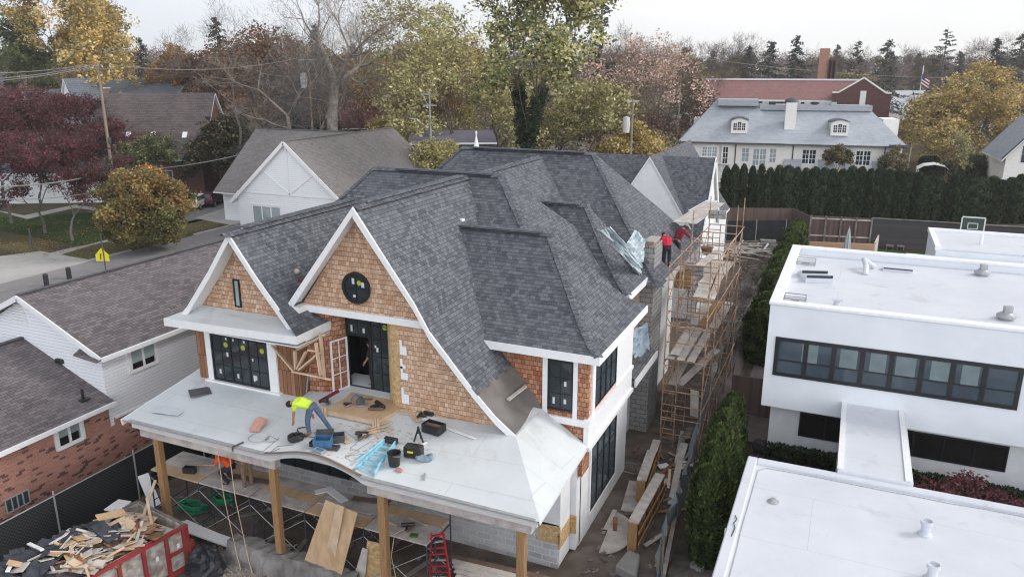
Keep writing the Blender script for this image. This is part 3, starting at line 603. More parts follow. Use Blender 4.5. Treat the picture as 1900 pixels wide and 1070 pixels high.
for z0, z1, x1 in ((4.95, 5.35, -11.72), (5.75, 6.05, -11.72), (6.1, 6.3, -11.8), (6.55, 6.9, -11.74)): wt = MB(); wt.prism([(-11.98, 18.79, z0), (x1, 18.79, z0), (x1, 18.79, z1 - .08), (-11.9, 18.79, z1 - .08), (-11.9, 18.79, z1 + .12), (-11.98, 18.79, z1 + .12)], (0, -.02, 0)); part('house_wrap_strip', wt, M['white_board'])
# left bay gable
LG = [AY(x, y, 17.85) for x, y in ((549, 612.5), (535, 596), (519.8, 574.4), (476.8, 513.8), (423.8, 431.7))]; LG = [(p.x, p.z) for p in LG]; ax_, az_ = LG[4]
left = [(ax_ - (x - ax_) * 1.0, z) for x, z in LG[:4]][::-1]
LGp = [(LG[0][0] + .35, LG[0][1] - .18)] + LG + left + [(left[-1][0] - .35, left[-1][1] - .18)]
lg = sweep_roof(H, LGp, 17.85, 25.0)
cb = MB(); caps(cb, (ax_, 17.57, az_), (ax_, 25.0, az_), .17); cb.build('ridge_cap', M['shingle'], lg)
vt = MB(); vt.beam((ax_ - .06, 18.5, az_ + .05), (ax_ - .06, 24.5, az_ + .05), .3, .05); vt.build('ridge_vent', M['shingle'], lg)
bg = MB(); sf = MB()
for i in range(1, len(LGp) - 2):
    (x0, z0), (x1, z1) = LGp[i], LGp[i + 1]; d = .26
    bg.prism([(x0, 17.85, z0 - .015), (x1, 17.85, z1 - .015), (x1, 17.85, z1 - .015 - d), (x0, 17.85, z0 - .015 - d)], (0, -.05, 0))
    sf.prism([(x0, 17.85, z0 - .15), (x1, 17.85, z1 - .15), (x1, 17.85, z1 - .19), (x0, 17.85, z0 - .19)], (0, .6, 0))
part('barge_board', bg, M['white_trim']); part('soffit', sf, M['white_trim'])
B0 = 18.4
part('bay_gable_wall', MB().prism([(x, B0, z - .16) for x, z in LGp[1:-1]], (0, .15, 0)), M['cedar'])
part('bay_wall', MB().bb(-19.85, -15.55, B0 - .003, 18.95, 4.3, 7.1), M['cedar_board'])
part('side_wall', MB().bb(-19.85, -19.7, 18.95, 29, 0, 7.1), M['cedar_board'])
fl_, fr_ = AY(305, 590, 17.45), AY(549, 624, 17.45); zb = 7.3
pn_ = MB(); pn_.slab([(fl_.x, 17.45, fl_.z), (fr_.x, 17.45, fr_.z), (-15.75, B0, zb), (-19.5, B0, zb)], .03)
pn_.slab([(fl_.x, 17.45, fl_.z), (-19.5, B0, zb), (fl_.x + .05, 19.2, fl_.z)], .03)
part('pent_roof', pn_, M['membrane'])
pf = MB(); pf.prism([(fl_.x, 17.46, fl_.z - .25), (fr_.x, 17.46, fr_.z - .25), (fr_.x, 17.46, fr_.z + .004), (fl_.x, 17.46, fl_.z + .004)], (0, -.05, 0)); pf.bb(fl_.x, fr_.x, 17.46, B0, fl_.z - .25, fl_.z - .22); pf.bb(fr_.x + .001, fr_.x + .04, 17.41, 19.3, fr_.z - .25, fr_.z - .004); pf.bb(-15.55, fr_.x, B0, 19.3, fl_.z - .25, fl_.z - .22)
part('fascia', pf, M['white_trim'])
rs = MB(); rs.add([(fr_.x, 17.45, fr_.z), (fr_.x, 19.3, fr_.z), (-15.6, 19.3, LG[1][1] + .35), (-15.6, 17.75, LG[1][1] + .35)], [[0, 1, 2, 3]], uvs=[(0, 0), (1.85, 0), (1.85, .9), (.3, .9)])
part('eave_return', rs, M['shingle'])
part('slit_window', MB().bb(-17.93, -17.66, 18.34, 18.4, 7.42 + .9 - .02, 8.4 + .9 - .88), M['black_frame']).hide_render = False
bpy.data.objects.remove([o for o in H.children if o.name.startswith('slit_window')][0])
so = window(H, (-17.93, B0, 7.44), FR, .26, .93, cols=1, rows=1, fw=.045, seed=5, name='slit_window', glass=M['glass_pale'])
bw = window(H, (-19.17, B0, 4.7), FR, 2.42, 1.66, units=3, cols=2, rows=3, stick=1, seed=11)
tr = MB(); tr.bb(-19.4, -19.175, 18.33, B0 - .004, 4.6, 6.75); tr.bb(-16.745, -16.4, 18.33, B0 - .004, 4.6, 6.75); tr.bb(-19.175, -16.745, 18.33, B0 - .004, 6.37, 6.75); tr.bb(-19.5, -16.3, 18.25, B0 - .004, 4.5, 4.69)
part('window_trim', tr, M['white_trim'])
# main hipped roofs behind
hip_roof(H, -20.9, -7.2, 21.3, 30.3, 6.75, 11.16, -17.3, -11.8, 25.8, a=.12, s0=.6)
hip_roof(H, -13.2, -6.2, 20.4, 26.05, 6.78, 9.74, -13.2, -8.86, 23.2, sides='FRB', fsides='FR', fascia=.26, a=.4, s0=.4)
hip_roof(H, -13.5, -7.0, 26.5, 30.4, 6.95, 9.82, -13.5, -9.35, 28.45, sides='FRB', fsides='FR', fascia=.26, a=.4, s0=.4)
hip_roof(H, -21.5, -6.35, 28.9, 37.6, 6.7, 11.3, -17.2, -10.65, 33.2, a=.12, s0=.6)
def gab(name, x0, x1, xr, zr, ze, y0, y1): return sweep_roof(H, [(x1, ze), (xr, zr), (x0, ze)], y0, y1, name=name)
cg = gab('roof', -17.2, -8.9, -13.05, 11.1, 6.7, 26, 32.8); cb = MB(); caps(cb, (-13.05, 26, 11.1), (-13.05, 32.6, 11.1), .17); cb.build('ridge_cap', M['shingle'], cg)
for p in ((-16.2, 11.13, 25.72, -12.1), (-16.6, 11.27, 33.1, -11), (-12.2, 9.7, 23.12, -9.1), (-11.5, 9.78, 28.4, -9.6)):
    part('ridge_vent', MB().beam((p[0], p[2], p[1] + .04), (p[3], p[2], p[1] + .04), .28, .05), M['shingle'])
part('vent_pipe', MB().tube([AZ(1133, 432, 8.3) - V((0, 0, .5)), AZ(1133, 420, 8.3)], .06, 8), M['white_trim'])
part('ridge_patch', MB().box((-12.35, 23.4, 9.86), (.45, .18, .08)), M['white_trim'])
# right front dormer walls
D0 = 20.8; DX = -6.62
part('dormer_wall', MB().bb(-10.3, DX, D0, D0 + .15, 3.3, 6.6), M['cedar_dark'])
part('dormer_side_wall', MB().bb(DX - .15, DX + .004, D0 + .15, 25.7, 3.9, 6.6), M['cedar'])
window(H, (-7.93, D0, 4.68), FR, .83, 1.66, cols=2, rows=3, stick=1, seed=2)
tr = MB(); tr.bb(-8.1, -7.935, D0 - .05, D0 - .003, 4.5, 6.55); tr.bb(-7.095, -6.96, D0 - .05, D0 - .003, 4.5, 6.55); tr.bb(-8.35, DX + .03, D0 - .08, D0 - .004, 4.28, 4.5)
part('window_trim', tr, M['white_trim'])
a_, b_ = AX(1103, 680, DX), AX(1143, 648, DX); c_ = AX(1100, 745, DX)
window(H, (DX + .004, a_.y, 4.68), SD, min(b_.y, 25.3) - a_.y, 1.72, units=4, cols=1, rows=2, seed=8, glass=M['glass_blue'])
tr = MB(); tr.bb(DX, DX + .06, D0 + .28, a_.y - .003, 4.5, 6.55); tr.bb(DX, DX + .05, min(b_.y, 25.3) + .003, 25.75, 4.5, 6.55); tr.bb(DX - .1, DX + .1, D0 - .1, 25.8, 4.42, 4.54); tr.bb(DX - .1, DX + .05, D0 - .06, 25.8, 3.66, 4.42); tr.bb(DX - .1, DX + .13, D0 - .12, 25.8, 3.52, 3.66)
part('side_band', tr, M['white_trim'])
# first floor
part('side_wall', MB().bb(-7.0, -6.8, D0 + .01, 26.2, .05, 3.6), M['white_board'])
part('corner_panel', MB().prism([(-7.02, 19.5, .1), (-7.02, 20.9, .1), (-6.8, 20.9, .1), (-6.8, 20.45, .1), (-6.98, 20.45, .1), (-6.98, 19.5, .1)], (0, 0, 3.6)), M['white_board'])
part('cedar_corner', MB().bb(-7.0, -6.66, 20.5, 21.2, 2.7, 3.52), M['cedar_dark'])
part('strand_board_patch', MB().prism([AY(999, 969, 19.46), AY(1040, 977, 19.46), AY(1040, 1009, 19.46), AY(999, 999, 19.46)], (0, -.03, 0)), M['osb'])
ob = MB(); ob.bb(-7.03, -6.955, 19.43, 20.45, .72, 1.3); ob.bb(-7.0, -6.77, 20.41, 20.44, .72, 1.35); part('strand_board_patch', ob, M['osb'])
window(H, (-6.8, 21.75, .72), SD, 2.9, 2.35, units=4, cols=1, rows=2, seed=4, split=[.72], glass=M['glass_blue'], casing=.1)
fw_ = MB(); fw_.bb(-19.85, -7.02, 19.5, 19.65, 1.5, 3.75); part('porch_back_wall', fw_, M['white_board'])
part('stone_base', MB().bb(-19.85, -7.01, 19.44, 19.66, -.1, 1.5 - .2), M['stone'])
for x0, w_ in ((-17.8, 3.1), (-12.9, 1.5), (-10.7, 2.75)): window(H, (x0, 19.5, 1.32 if x0 > -11 else .95), FR, w_, 1.7, units=max(2, int(w_ / .7)), cols=1, rows=2, seed=int(-x0), stick=0)
# porch roof with the eyebrow arch
PY, PZ = 15.5, 4.23
HIP_TOP = V((MG[0][0] + .02, 18.3, MG[0][1] - .02)); HIP_END = V((-6.07, PY, 4.22))
def deck_z(x, y):
    z = PZ + .145 * (y - PY)
    if x > -11:                              # the deck is dressed up to the hip line on the right
        s = min(1, max(0, (y - PY) / (HIP_TOP.y - PY))); xh = HIP_END.x + (HIP_TOP.x - HIP_END.x) * s; u = min(1, max(0, (x + 11) / (xh + 11))); z += (4.22 + (HIP_TOP.z - 4.22) * s - z) * u * u * (1.6 - .6 * u)
    t = (x + 12.9) / 1.85
    if abs(t) < 1: z += .34 * math.cos(t * math.pi / 2) ** 1.6 * max(0, 1 - (y - PY) / 1.3) ** 1.5
    return z
pr = MB(); ys = [PY + k * .22 for k in range(8)] + [17.6, 18.3, 19, 20.3]; xs = [-20.3, -19, -17.5, -16, -15] + [-14.75 + k * .25 for k in range(15)] + [-11]
for i in range(len(xs) - 1):
    for j in range(len(ys) - 1):
        P = [(xs[i + a], ys[j + b], deck_z(xs[i + a], ys[j + b])) for a, b in ((0, 0), (1, 0), (1, 1), (0, 1))]; pr.add(P, [[0, 1, 2, 3]], uvs=[(p[0], p[1]) for p in P])
yh = [y for y in ys if y < HIP_TOP.y] + [HIP_TOP.y, 20.3]
def hip_pt(u, y):
    s = min(1, (y - PY) / (HIP_TOP.y - PY)); x = -11 + (HIP_END.x + (HIP_TOP.x - HIP_END.x) * s + 11) * u; return V((x, y, deck_z(x - 1e-6, y)))
for i in range(10):
    for j in range(len(yh) - 1):
        P = [hip_pt((i + a) / 10, yh[j + b]) for a, b in ((0, 0), (1, 0), (1, 1), (0, 1))]; pr.add(P, [[0, 1, 2, 3]], uvs=[(p[0], p[1]) for p in P])
C_ = AY(1091, 828, 20.75); B_ = AY(1006, 757, 20.79)
pr.add([HIP_END, C_, B_, HIP_TOP], [[0, 1, 2, 3]], uvs=[(p.x, p.y) for p in (HIP_END, C_, B_, HIP_TOP)])
P_ = [(-8.02, PY + .01, 4.2), HIP_END, C_, (-8.3, 20.8, 3.7)]
pr.add([(p[0], p[1], p[2] - .1) for p in (HIP_END, C_, B_, HIP_TOP)], [[3, 2, 1, 0]])
part('porch_roof', pr, M['membrane'], smooth=False)
fs = MB(); dp = MB(); N_ = 80; q0 = None
def arch_low(x):
    t = (x + 12.9) / 1.55; return 3.95 + (.38 * (1 - t * t) ** .8 if abs(t) < 1 else 0)
for k in range(N_ + 1):
    x = lerp(-20.05, -6.2, k / N_); zt = deck_z(x, PY) - .06; zl = arch_low(x); q = (x, zt, zl)
    if q0: fs.prism([(q0[0], PY + .12, q0[1]), (q[0], PY + .12, q[1]), (q[0], PY + .12, q[2]), (q0[0], PY + .12, q0[2])], (0, .09, 0)); dp.prism([(q0[0], PY - .03, q0[1] + .075), (q[0], PY - .03, q[1] + .075), (q[0], PY - .03, q[1] + .03), (q0[0], PY - .03, q0[1] + .03)], (0, .14, 0))
    q0 = q
part('porch_fascia', fs, mottle('grey_white_fascia', (.64, .635, .635), (.57, .56, .56), 3, .7, .2, stretch=(1, 1, 5)))
part('drip_edge', dp, M['steel'])
ed = MB(); pv = None
for k in range(30):
    x = lerp(-14.6, -11.3, k / 29); q = (x, deck_z(x, PY + .02) + .012)
    if pv: ed.prism([(pv[0], PY - .02, pv[1]), (q[0], PY - .02, q[1]), (q[0], PY + .07, q[1]), (pv[0], PY + .07, pv[1])], (0, 0, .012))
    pv = q
part('arch_edging', ed, M['copper'])
pb = MB(); pb.bb(-19.9, -14.5, 15.76, 16.0, 3.62, 3.98); pb.bb(-11.3, -6.4, 15.76, 16.0, 3.62, 3.98); pb.bb(-20.0, -8.0, 16.05, 19.4, 4.0, 4.06)
part('porch_beam', pb, M['old_plank'])
for x in (-19.3, -14.68, -10.9, -6.72): part('porch_post', MB().bb(x - .11, x + .11, 15.77, 15.99, 0, 3.62), M['post_wood'], bevel=.015)
q = random.Random(33); m = MB(); NX_ = 30
prof_f = [(15.5, -.1), (15.52, .3), (15.6, .62), (15.66, .78), (16.1, .76), (16.16, -.1)]
vs = [(-16.6 + 4.6 * i / NX_ + q.uniform(-.05, .05), y + q.uniform(-.05, .05), z * (1 - .55 * max(0, abs(i / NX_ - .42) - .3)) + q.uniform(-.05, .05)) for i in range(NX_ + 1) for y, z in prof_f]
m.add(vs, [[6 * i + k, 6 * i + 6 + k, 6 * i + 7 + k, 6 * i + 1 + k] for i in range(NX_) for k in range(5)])
part('porch_footing', m, mottle('rough_cast_concrete', (.2, .185, .175), (.13, .12, .115), 3, .95, .1, bump=1, c3=(.28, .265, .255), scale2=1.2, detail=10)); part('porch_footing', MB().bb(-11.6, -6.5, 15.66, 16.1, -.2, .25), M['concrete_dark'], bevel=.05)
part('porch_side_board', MB().beam((-20.33, 15.5, 4.12), (-20.33, 19.5, 4.12 + .145 * 4), .06, .2), M['white_trim'])
# rear right walls and the block chimney
part('rear_wall', MB().bb(-7.75, -7.6, 26.2, 37.2, 0, 6.6), M['white_board'])
part('rear_wall', MB().bb(-7.7, -7.4, 26.9, 29.7, 3.6, 6.65), M['cedar'])
part('front_wall_core', MB().bb(-19.7, -7.7, 21, 37, 0, 6.6), M['dark'])
sl = MB(); sl.slab([(-7.9, 26.3, 4.6), (-6.55, 26.3, 3.75), (-6.55, 29.6, 3.75), (-7.9, 29.6, 4.6)], .08); part('skirt_roof', sl, M['shingle'])
tr = MB(); tr.bb(-6.56, -6.5, 26.2, 29.65, 3.5, 3.77); part('fascia', tr, M['white_trim'])
tr = MB(); tr.prism([AY(1152, 690, 26.2), AY(1163, 690, 26.2), AY(1162, 790, 26.2), AY(1148, 796, 26.2), AY(1150, 740, 26.2)], (0, .06, 0)); part('wall_wrap', tr, M['white_board'])
YC = 29.73; c0 = AY(1209, 600, YC).x
part('chimney', MB().bb(-7.9, c0, YC, 31.4, 0, 6.7), M['cmu'])
part('chimney', MB().bb(AY(1194, 456, YC).x, c0 - .02, YC + .02, 31.0, 6.7, AY(1205, 456, YC).z), M['cmu'])
ct = MB(); zc = AY(1205, 456, YC).z; ct.bb(-7.35, c0 - .1, YC + .1, 30.8, zc, zc + .12); part('chimney_cap', ct, M['brick_warm']); part('chimney_cap_slab', MB().bb(-7.32, c0 - .06, YC + .06, 30.85, zc + .123, zc + .18), M['concrete'])
# rear wing with white gables
WY = 46.0; apx = V((-11.2, WY, 9.84))
wg = sweep_roof(H, [(-8.0, 5.0), (-9.1, 6.55), (-11.2, 9.84), (-13.3, 6.55), (-14.4, 5.0)], WY - .1, 58)
part('wing_gable_wall', MB().prism([(-14.1, WY, 5.2), (-8.3, WY, 5.2), (-11.2, WY, 9.7)], (0, .15, 0)), M['white_board'])
part('wing_wall', MB().bb(-14.1, -8.2, WY + .002, 58, 0, 5.2), M['white_board'])
w2 = sweep_roof(H, [(45.6, 5.2), (48.6, 9.62), (51.6, 5.2)], -20, -7.75, axis='X')
part('wing_end_wall', MB().prism([(-7.9, 45.8, 5.3), (-7.9, 51.4, 5.3), (-7.9, 48.6, 9.48)], (-.15, 0, 0)), M['white_board'])
part('wing_end_wall', MB().bb(-8.05, -7.9, 45.8, 51.4, 0, 5.3), M['white_board'])
part('wing_wall', MB().bb(-14, -8.05, 45.9, 51.3, 0, 5.2), M['white_board'])
tr = MB()
for s in (-1, 1): tr.beam((-7.74, 48.6 + s * 3, 5.1), (-7.74, 48.6, 9.55), .06, .3)
part('barge_board', tr, M['white_trim'])

# ------------------------------------------------------------------ the neighbour on the left: siding above red brick
NB = thing('brick_and_siding_house', 'white sided house with brown roofs on a red brick base at the left edge', 'house', (-28, 17, 0))
def npart(name, mb, mat, **k): return mb.build(name, mat, k.pop('parent', NB), **k)
NX, NY = -24.0, 17.85; rx, rz_ = -27.55, 6.9
sweep_roof(NB, [(-23.62, 5.06), (rx, rz_), (-31.5, 5.06)], NY - .32, 32, mat=M['shingle_brown'], thick=.1)
npart('ridge_cap', (lambda m: (m.beam((rx, NY - .3, rz_ + .02), (rx, 32, rz_ + .02), .2, .04), m)[1])(MB()), M['steel_dark'])
tr = MB()
for s in (-1, 1):
    tr.beam((rx, NY - .34, rz_ - .1), (rx + s * 3.95, NY - .34, 5.0), .05, .2)
tr.bb(-23.66, -23.52, NY - .3, 32, 4.9, 5.05); npart('eave_trim', tr, M['white_trim'])
er = MB(); er.slab([(-23.6, NY - .5, 4.98), (-23.6, NY, 5.05), (-24.75, NY, 5.3), (-24.75, NY - .5, 5.08)], .06); npart('eave_return', er, M['shingle_brown'])
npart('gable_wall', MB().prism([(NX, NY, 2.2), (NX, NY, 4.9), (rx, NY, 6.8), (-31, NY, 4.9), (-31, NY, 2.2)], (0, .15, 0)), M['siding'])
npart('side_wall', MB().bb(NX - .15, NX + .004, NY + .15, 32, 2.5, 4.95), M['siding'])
npart('brick_wall', MB().bb(NX - .15, NX - .003, 9, 32, 0, 2.5), M['brick'])
lz = AY(42, 626, NY); lzr = max(lz.z, 4.6)
sweep_roof(NB, [(-23.6, 3.3), (lz.x, lzr), (lz.x * 2 + 23.6, 3.3)], 6, NY - .005, mat=M['shingle_brown'], thick=.1)
npart('ridge_cap', MB().beam((lz.x, 6, lzr + .02), (lz.x, NY - .01, lzr + .02), .2, .04), M['steel_dark'])
npart('gutter', MB().bb(-23.62, -23.5, 6, NY - .02, 3.16, 3.3), M['white_trim'])
npart('brick_wall', MB().bb(NX - .152, NX - .001, 6, NY - .01, 2.5, 3.25), M['brick'])
npart('drip_board', MB().bb(NX - .01, NX + .03, NY + .2, 32, 2.42, 2.5), M['white_trim'])
def nwin(y0, y1, z0, z1, lower=.35):
    w = y1 - y0; fo = window(NB, (NX + .006, y0, z0), SD, w, z1 - z0, units=2, cols=1, rows=1, fw=.07, frame=M['white_trim'], glass=M['glass_pale'], casing=.09)
    d = MB()
    for i in (0, 1): d.bb(NX + .01, NX + .034, y0 + .08 + i * (w - .14) / 2, y0 + w / 2 - .06 + i * (w - .14) / 2, z0 + .07, z0 + (z1 - z0) * lower)
    d.build('open_lower_sash', M['dark'], fo); return fo
a_, b_ = AX(243, 690, NX), AX(286, 632, NX); nwin(a_.y, b_.y, a_.z, b_.z)
a_, b_ = AX(107, 828, NX), AX(145, 762, NX); nwin(a_.y, b_.y, a_.z - .1, b_.z)
a_, b_ = AX(12, 953, NX), AX(55, 925, NX)
window(NB, (NX, a_.y, max(.15, a_.z)), SD, b_.y - a_.y, .5, units=4, cols=1, rows=1, fw=.03, frame=M['concrete'], glass=M['glass_blue'], name='basement_window')
lv = MB()
a_ = AY(38, 598, NY)
for k in range(7):
    w = .42 * (1 - max(0, k - 3) * .2); lv.bb(a_.x - w, a_.x + w, NY - .04, NY - .004, a_.z + k * .11, a_.z + k * .11 + .085)
npart('gable_vent', lv, M['white_trim'])
def roof_z(x): return 3.3 + (lzr - 3.3) * (x + 23.6) / (lz.x + 23.6)
p = AZ(118, 679, 4.2); npart('roof_vent', MB().box((p.x, p.y, roof_z(p.x) + .12), (.4, .4, .18)), M['black_plastic'], bevel=.04)
p = AZ(152, 724, 3.9); v = MB(); v.tube([(p.x, p.y, roof_z(p.x) - .1), (p.x, p.y, roof_z(p.x) + .42)], .05, 8); v.box((p.x, p.y, roof_z(p.x) + .02), (.34, .34, .04)); npart('vent_pipe', v, M['black_plastic'])
# black mesh fence between the plots
FX = -22.25
FN = thing('mesh_fence', 'chain link fence backed with black mesh along the red brick wall', 'fence', (FX, 14, 0))
fm = MB(); fm.bb(FX - .02, FX + .01, 7, 22.5, .05, 1.75)
def chain(name='black_chainlink_mesh', c=(.016, .018, .021), c2=(.07, .075, .08)):
    m, N, L, b = newmat(name, c, .7, .3); tc = N.new('ShaderNodeTexCoord'); mp = N.new('ShaderNodeMapping'); mp.inputs['Rotation'].default_value = (0, 0, R(45)); L.new(tc.outputs['UV'], mp.inputs[0])
    br = N.new('ShaderNodeTexBrick'); br.offset = 0; br.inputs['Scale'].default_value = 1; br.inputs['Brick Width'].default_value = .09; br.inputs['Row Height'].default_value = .09; br.inputs['Mortar Size'].default_value = .006; L.new(mp.outputs[0], br.inputs['Vector'])
    x = _node(N, 'ShaderNodeMix', data_type='RGBA'); x.inputs[6].default_value = (*c, 1); x.inputs[7].default_value = (*c2, 1); L.new(br.outputs['Fac'], x.inputs[0]); L.new(x.outputs[2], b.inputs['Base Color']); return m
M['chain'] = chain()
fm.build('mesh_panel', M['chain'], FN)
for y in (8.2, 11.1, 14.15, 17.2, 20.3): MB().tube([(FX + .04, y, 0), (FX + .04, y, 1.95)], .03, 8).build('fence_post', M['steel'], FN)
MB().tube([(FX + .03, 7, 1.78), (FX + .03, 22.5, 1.78)], .022, 6).build('top_rail', M['steel'], FN)

# ------------------------------------------------------------------ the white modern house on the right
MD = thing('modern_house', 'white flat roofed modern house of two blocks joined by a covered bridge', 'house', (2, 28, 0))
def mpart(name, mb, mat, **k): return mb.build(name, mat, k.pop('parent', MD), **k)
UX, UY, UB = -2.15, 27.6, 37.5
w = MB(); w.bb(UX, 12, UY, UY + .3, 3.02, 6.88); w.bb(UX, UX + .3, UY + .3, UB, 3.02, 6.88); w.bb(UX + .3, 12, UB - .3, UB, 3.02, 6.88); w.bb(UX + .3, 12, UY + .3, UB - .3, 3.02, 3.2)
mpart('upper_wall', w, M['stucco'])
mpart('flat_roof', MB().bb(UX + .3, 12, UY + .3, UB - .3, 6.5, 6.62), M['flat_white'])
cpg = MB(); cpg.bb(UX - .05, 12, UY - .06, UY + .34, 6.883, 7.0); cpg.bb(UX - .05, UX + .34, UY + .34, UB + .05, 6.883, 7.0); cpg.bb(UX + .34, 12, UB - .34, UB + .05, 6.883, 7.0)
mpart('parapet_coping', cpg, M['white_trim'], bevel=.02)
window(MD, (-1.86, UY, 4.27), FR, 7.56, 1.45, units=8, cols=1, rows=2, fw=.13, mw=.05, glass=M['glass_blue'], split=[.4], frame=M['black_frame'], name='window_band')
for x0, x1 in ((-.95, -.42), (.3, .85), (1.25, 1.75), (2.05, 2.65), (3.1, 3.65), (4.0, 4.5)): mpart('blind', MB().bb(x0, x1, UY - .0245, UY - .021, 4.9, 5.6), M['blind'], label='pale blind behind the glass')
mpart('lower_wall', MB().bb(-1.85, 12, 28.3, UB, 0, 3.02), M['white_board'])
for x0, x1 in ((-.8, 1.0), (2.0, 5.85)): window(MD, (x0, 28.3, 1.75 if x0 < 0 else 1.72), FR, x1 - x0, .95, units=max(2, int((x1 - x0) / .9)), cols=1, rows=1, fw=.06, glass=M['dark'])
mpart('bridge', MB().bb(.6, 2.5, 22.3, UY - .003, 0, 3.45), M['stucco'])
mpart('bridge_roof', MB().bb(.55, 2.55, 22.45, UY - .004, 3.453, 3.6), M['flat_white'], bevel=.02)
e = MB()
for x in (.62, 2.42): e.bb(x - .08, x + .08, 22.5, UY - .01, 3.603, 3.64)
mpart('bridge_edging', e, M['white_trim'])
b = MB(); b.bb(-1.95, 14, 4, 22.45, 0, 3.3); mpart('front_block', b, M['stucco'])
mpart('front_roof', MB().bb(-1.7, 14, 4, 22.2, 3.303, 3.4), M['flat_white'])
e = MB(); e.bb(-1.98, -1.69, 4, 22.48, 3.304, 3.5); e.bb(-1.69, 14, 22.19, 22.48, 3.304, 3.5); mpart('front_coping', e, M['flat_white'], bevel=.03)
e = MB(); q = random.Random(4); pts = [(-1.62 + q.uniform(-.015, .015), y, 3.41) for y in np.arange(5, 22.1, .7)] + [(x, 22.08 + q.uniform(-.03, .03), 3.41) for x in np.arange(-1.4, 13, .8)]
e.tube(pts, .012, 5); mpart('roof_seam', e, M['steel'])
def mushroom(p):
    m = MB(); m.lathe(p, [(.24, 0), (.24, .05), (.31, .09), (.3, .17), (.2, .22), (.16, .26)], 18); o = mpart('roof_fan', m, M['steel'])
    MB().box((p[0] + .02, p[1], p[2] + .36), (.24, .21, .22), rz=.2).build('fan_box', M['steel'], o)
for a in ((5.39, 36.3), (5.36, 29.9)): mushroom((a[0], a[1], 6.62))
def frame_box(p):
    m = MB(); w, d, h, t = .75, .42, .24, .035
    for sx in (-1, 1):
        for sy in (-1, 1): m.bb(p[0] + sx * w / 2 - t / 2, p[0] + sx * w / 2 + t / 2, p[1] + sy * d / 2 - t / 2, p[1] + sy * d / 2 + t / 2, p[2], p[2] + h)
    for z in (.05, h):
        for sy in (-1, 1): m.bb(p[0] - w / 2, p[0] + w / 2, p[1] + sy * d / 2 - t / 2 + .002, p[1] + sy * d / 2 + t / 2 - .002, p[2] + z - t / 2, p[2] + z + t / 2)
        for sx in (-1, 1): m.bb(p[0] + sx * w / 2 - t / 2 + .002, p[0] + sx * w / 2 + t / 2 - .002, p[1] - d / 2, p[1] + d / 2, p[2] + z - t / 2, p[2] + z + t / 2)
    m.bb(p[0] - .15, p[0] + .15, p[1] - .1, p[1] + .1, p[2], p[2] + .1)
    mpart('roof_equipment', m, M['steel'])
frame_box((-1.44, 29.2, 6.62)); frame_box((-1.44, 35.4, 6.62))
def skylight(c, w, d, hz, hi, rz, n=2):
    m = MB(); Mx = Matrix.Rotation(rz, 3, 'Z'); g = MB()
    for i in range(n):
        o = Mx @ V((0, i * d, 0)); P = lambda x, y, z: V(c) + o + Mx @ V((x, y, z))
        m.add([P(-w / 2, 0, 0), P(w / 2, 0, 0), P(w / 2, d * .92, 0), P(-w / 2, d * .92, 0), P(-w / 2, 0, hz), P(w / 2, 0, hz), P(w / 2, d * .92, hi), P(-w / 2, d * .92, hi)], [[0, 1, 5, 4], [1, 2, 6, 5], [2, 3, 7, 6], [3, 0, 4, 7], [4, 5, 6, 7]])
        g.add([P(-w / 2 + .02, -.02, hz * .6), P(w / 2 - .02, -.02, hz * .6), P(w / 2 - .02, -.02, hz * .92), P(-w / 2 + .02, -.02, hz * .92)], [[0, 1, 2, 3]])
    o = mpart('skylight', m, M['flat_white']); g.build('pane', M['glass'], o)
skylight((-.75, 32.3, 6.62), 1.05, .75, .34, .08, .3, 2); skylight((2.2, 35.5, 6.62), 1.15, .5, .16, .1, 0, 1)
v = MB(); v.tube([(.0, 29.2, 6.62), (.0, 29.2, 6.85)], .12, 12); v.box((0, 29.2, 6.9), (.36, .36, .08)); mpart('roof_vent', v, M['flat_white'])
v = MB(); v.tube([(.95, 34.4, 6.62), (.95, 34.9, 6.9), (.85, 35.6, 7.0), (1.3, 35.7, 6.7)], .11, 10); mpart('roof_duct', v, M['flat_white'])
mpart('rear_block', MB().bb(2.7, 14, UB + .06, 39.6, 0, 6.6), M['stucco']); mpart('rear_block', MB().bb(3.9, 16, 39.6, 44.3, 0, 6.85), M['stucco'])
mpart('rear_roof', MB().bb(4.1, 16, 39.7, 44.1, 6.853, 6.92), M['flat_white']); e = MB(); e.bb(3.85, 4.09, 39.6, 44.35, 6.854, 7.05); e.bb(4.09, 16, 44.1, 44.35, 6.854, 7.05); mpart('rear_coping', e, M['white_trim'])
v = MB(); v.tube([(5.9, 41.5, 6.9), (5.9, 41.5, 7.4)], .07, 8); mpart('vent_pipe', v, M['white_trim'])
def stub(p): 
    m = MB(); m.lathe(p, [(.17, 0), (.17, .04), (.11, .06), (.11, .28), (.15, .3), (.15, .4), (.125, .4), (.12, .34), (.05, .33)], 18); mpart('vent_stub', m, M['flat_white'])
stub((2.72, 20.15, 3.4)); stub((2.74, 18.2, 3.4))
m = MB(); m.lathe((-1.01, 20.2, 3.4), [(.16, 0), (.16, .02), (.08, .05), (.07, .1), (.02, .11)], 14); mpart('roof_drain', m, M['steel'])
m = MB(); m.tube([(-2.06, 18.7, 3.1), (-1.94, 18.7, 3.1)], .09, 12); mpart('wall_light', m, M['white_trim'])
e = MB(); e.tube([(-1.85, 18.9, 3.52), (-1.78, 18.7, 3.53), (-1.83, 18.5, 3.53), (-1.77, 18.3, 3.52), (-1.8, 17.9, 3.51)], .012, 5); mpart('loose_cable', e, M['black_plastic'])

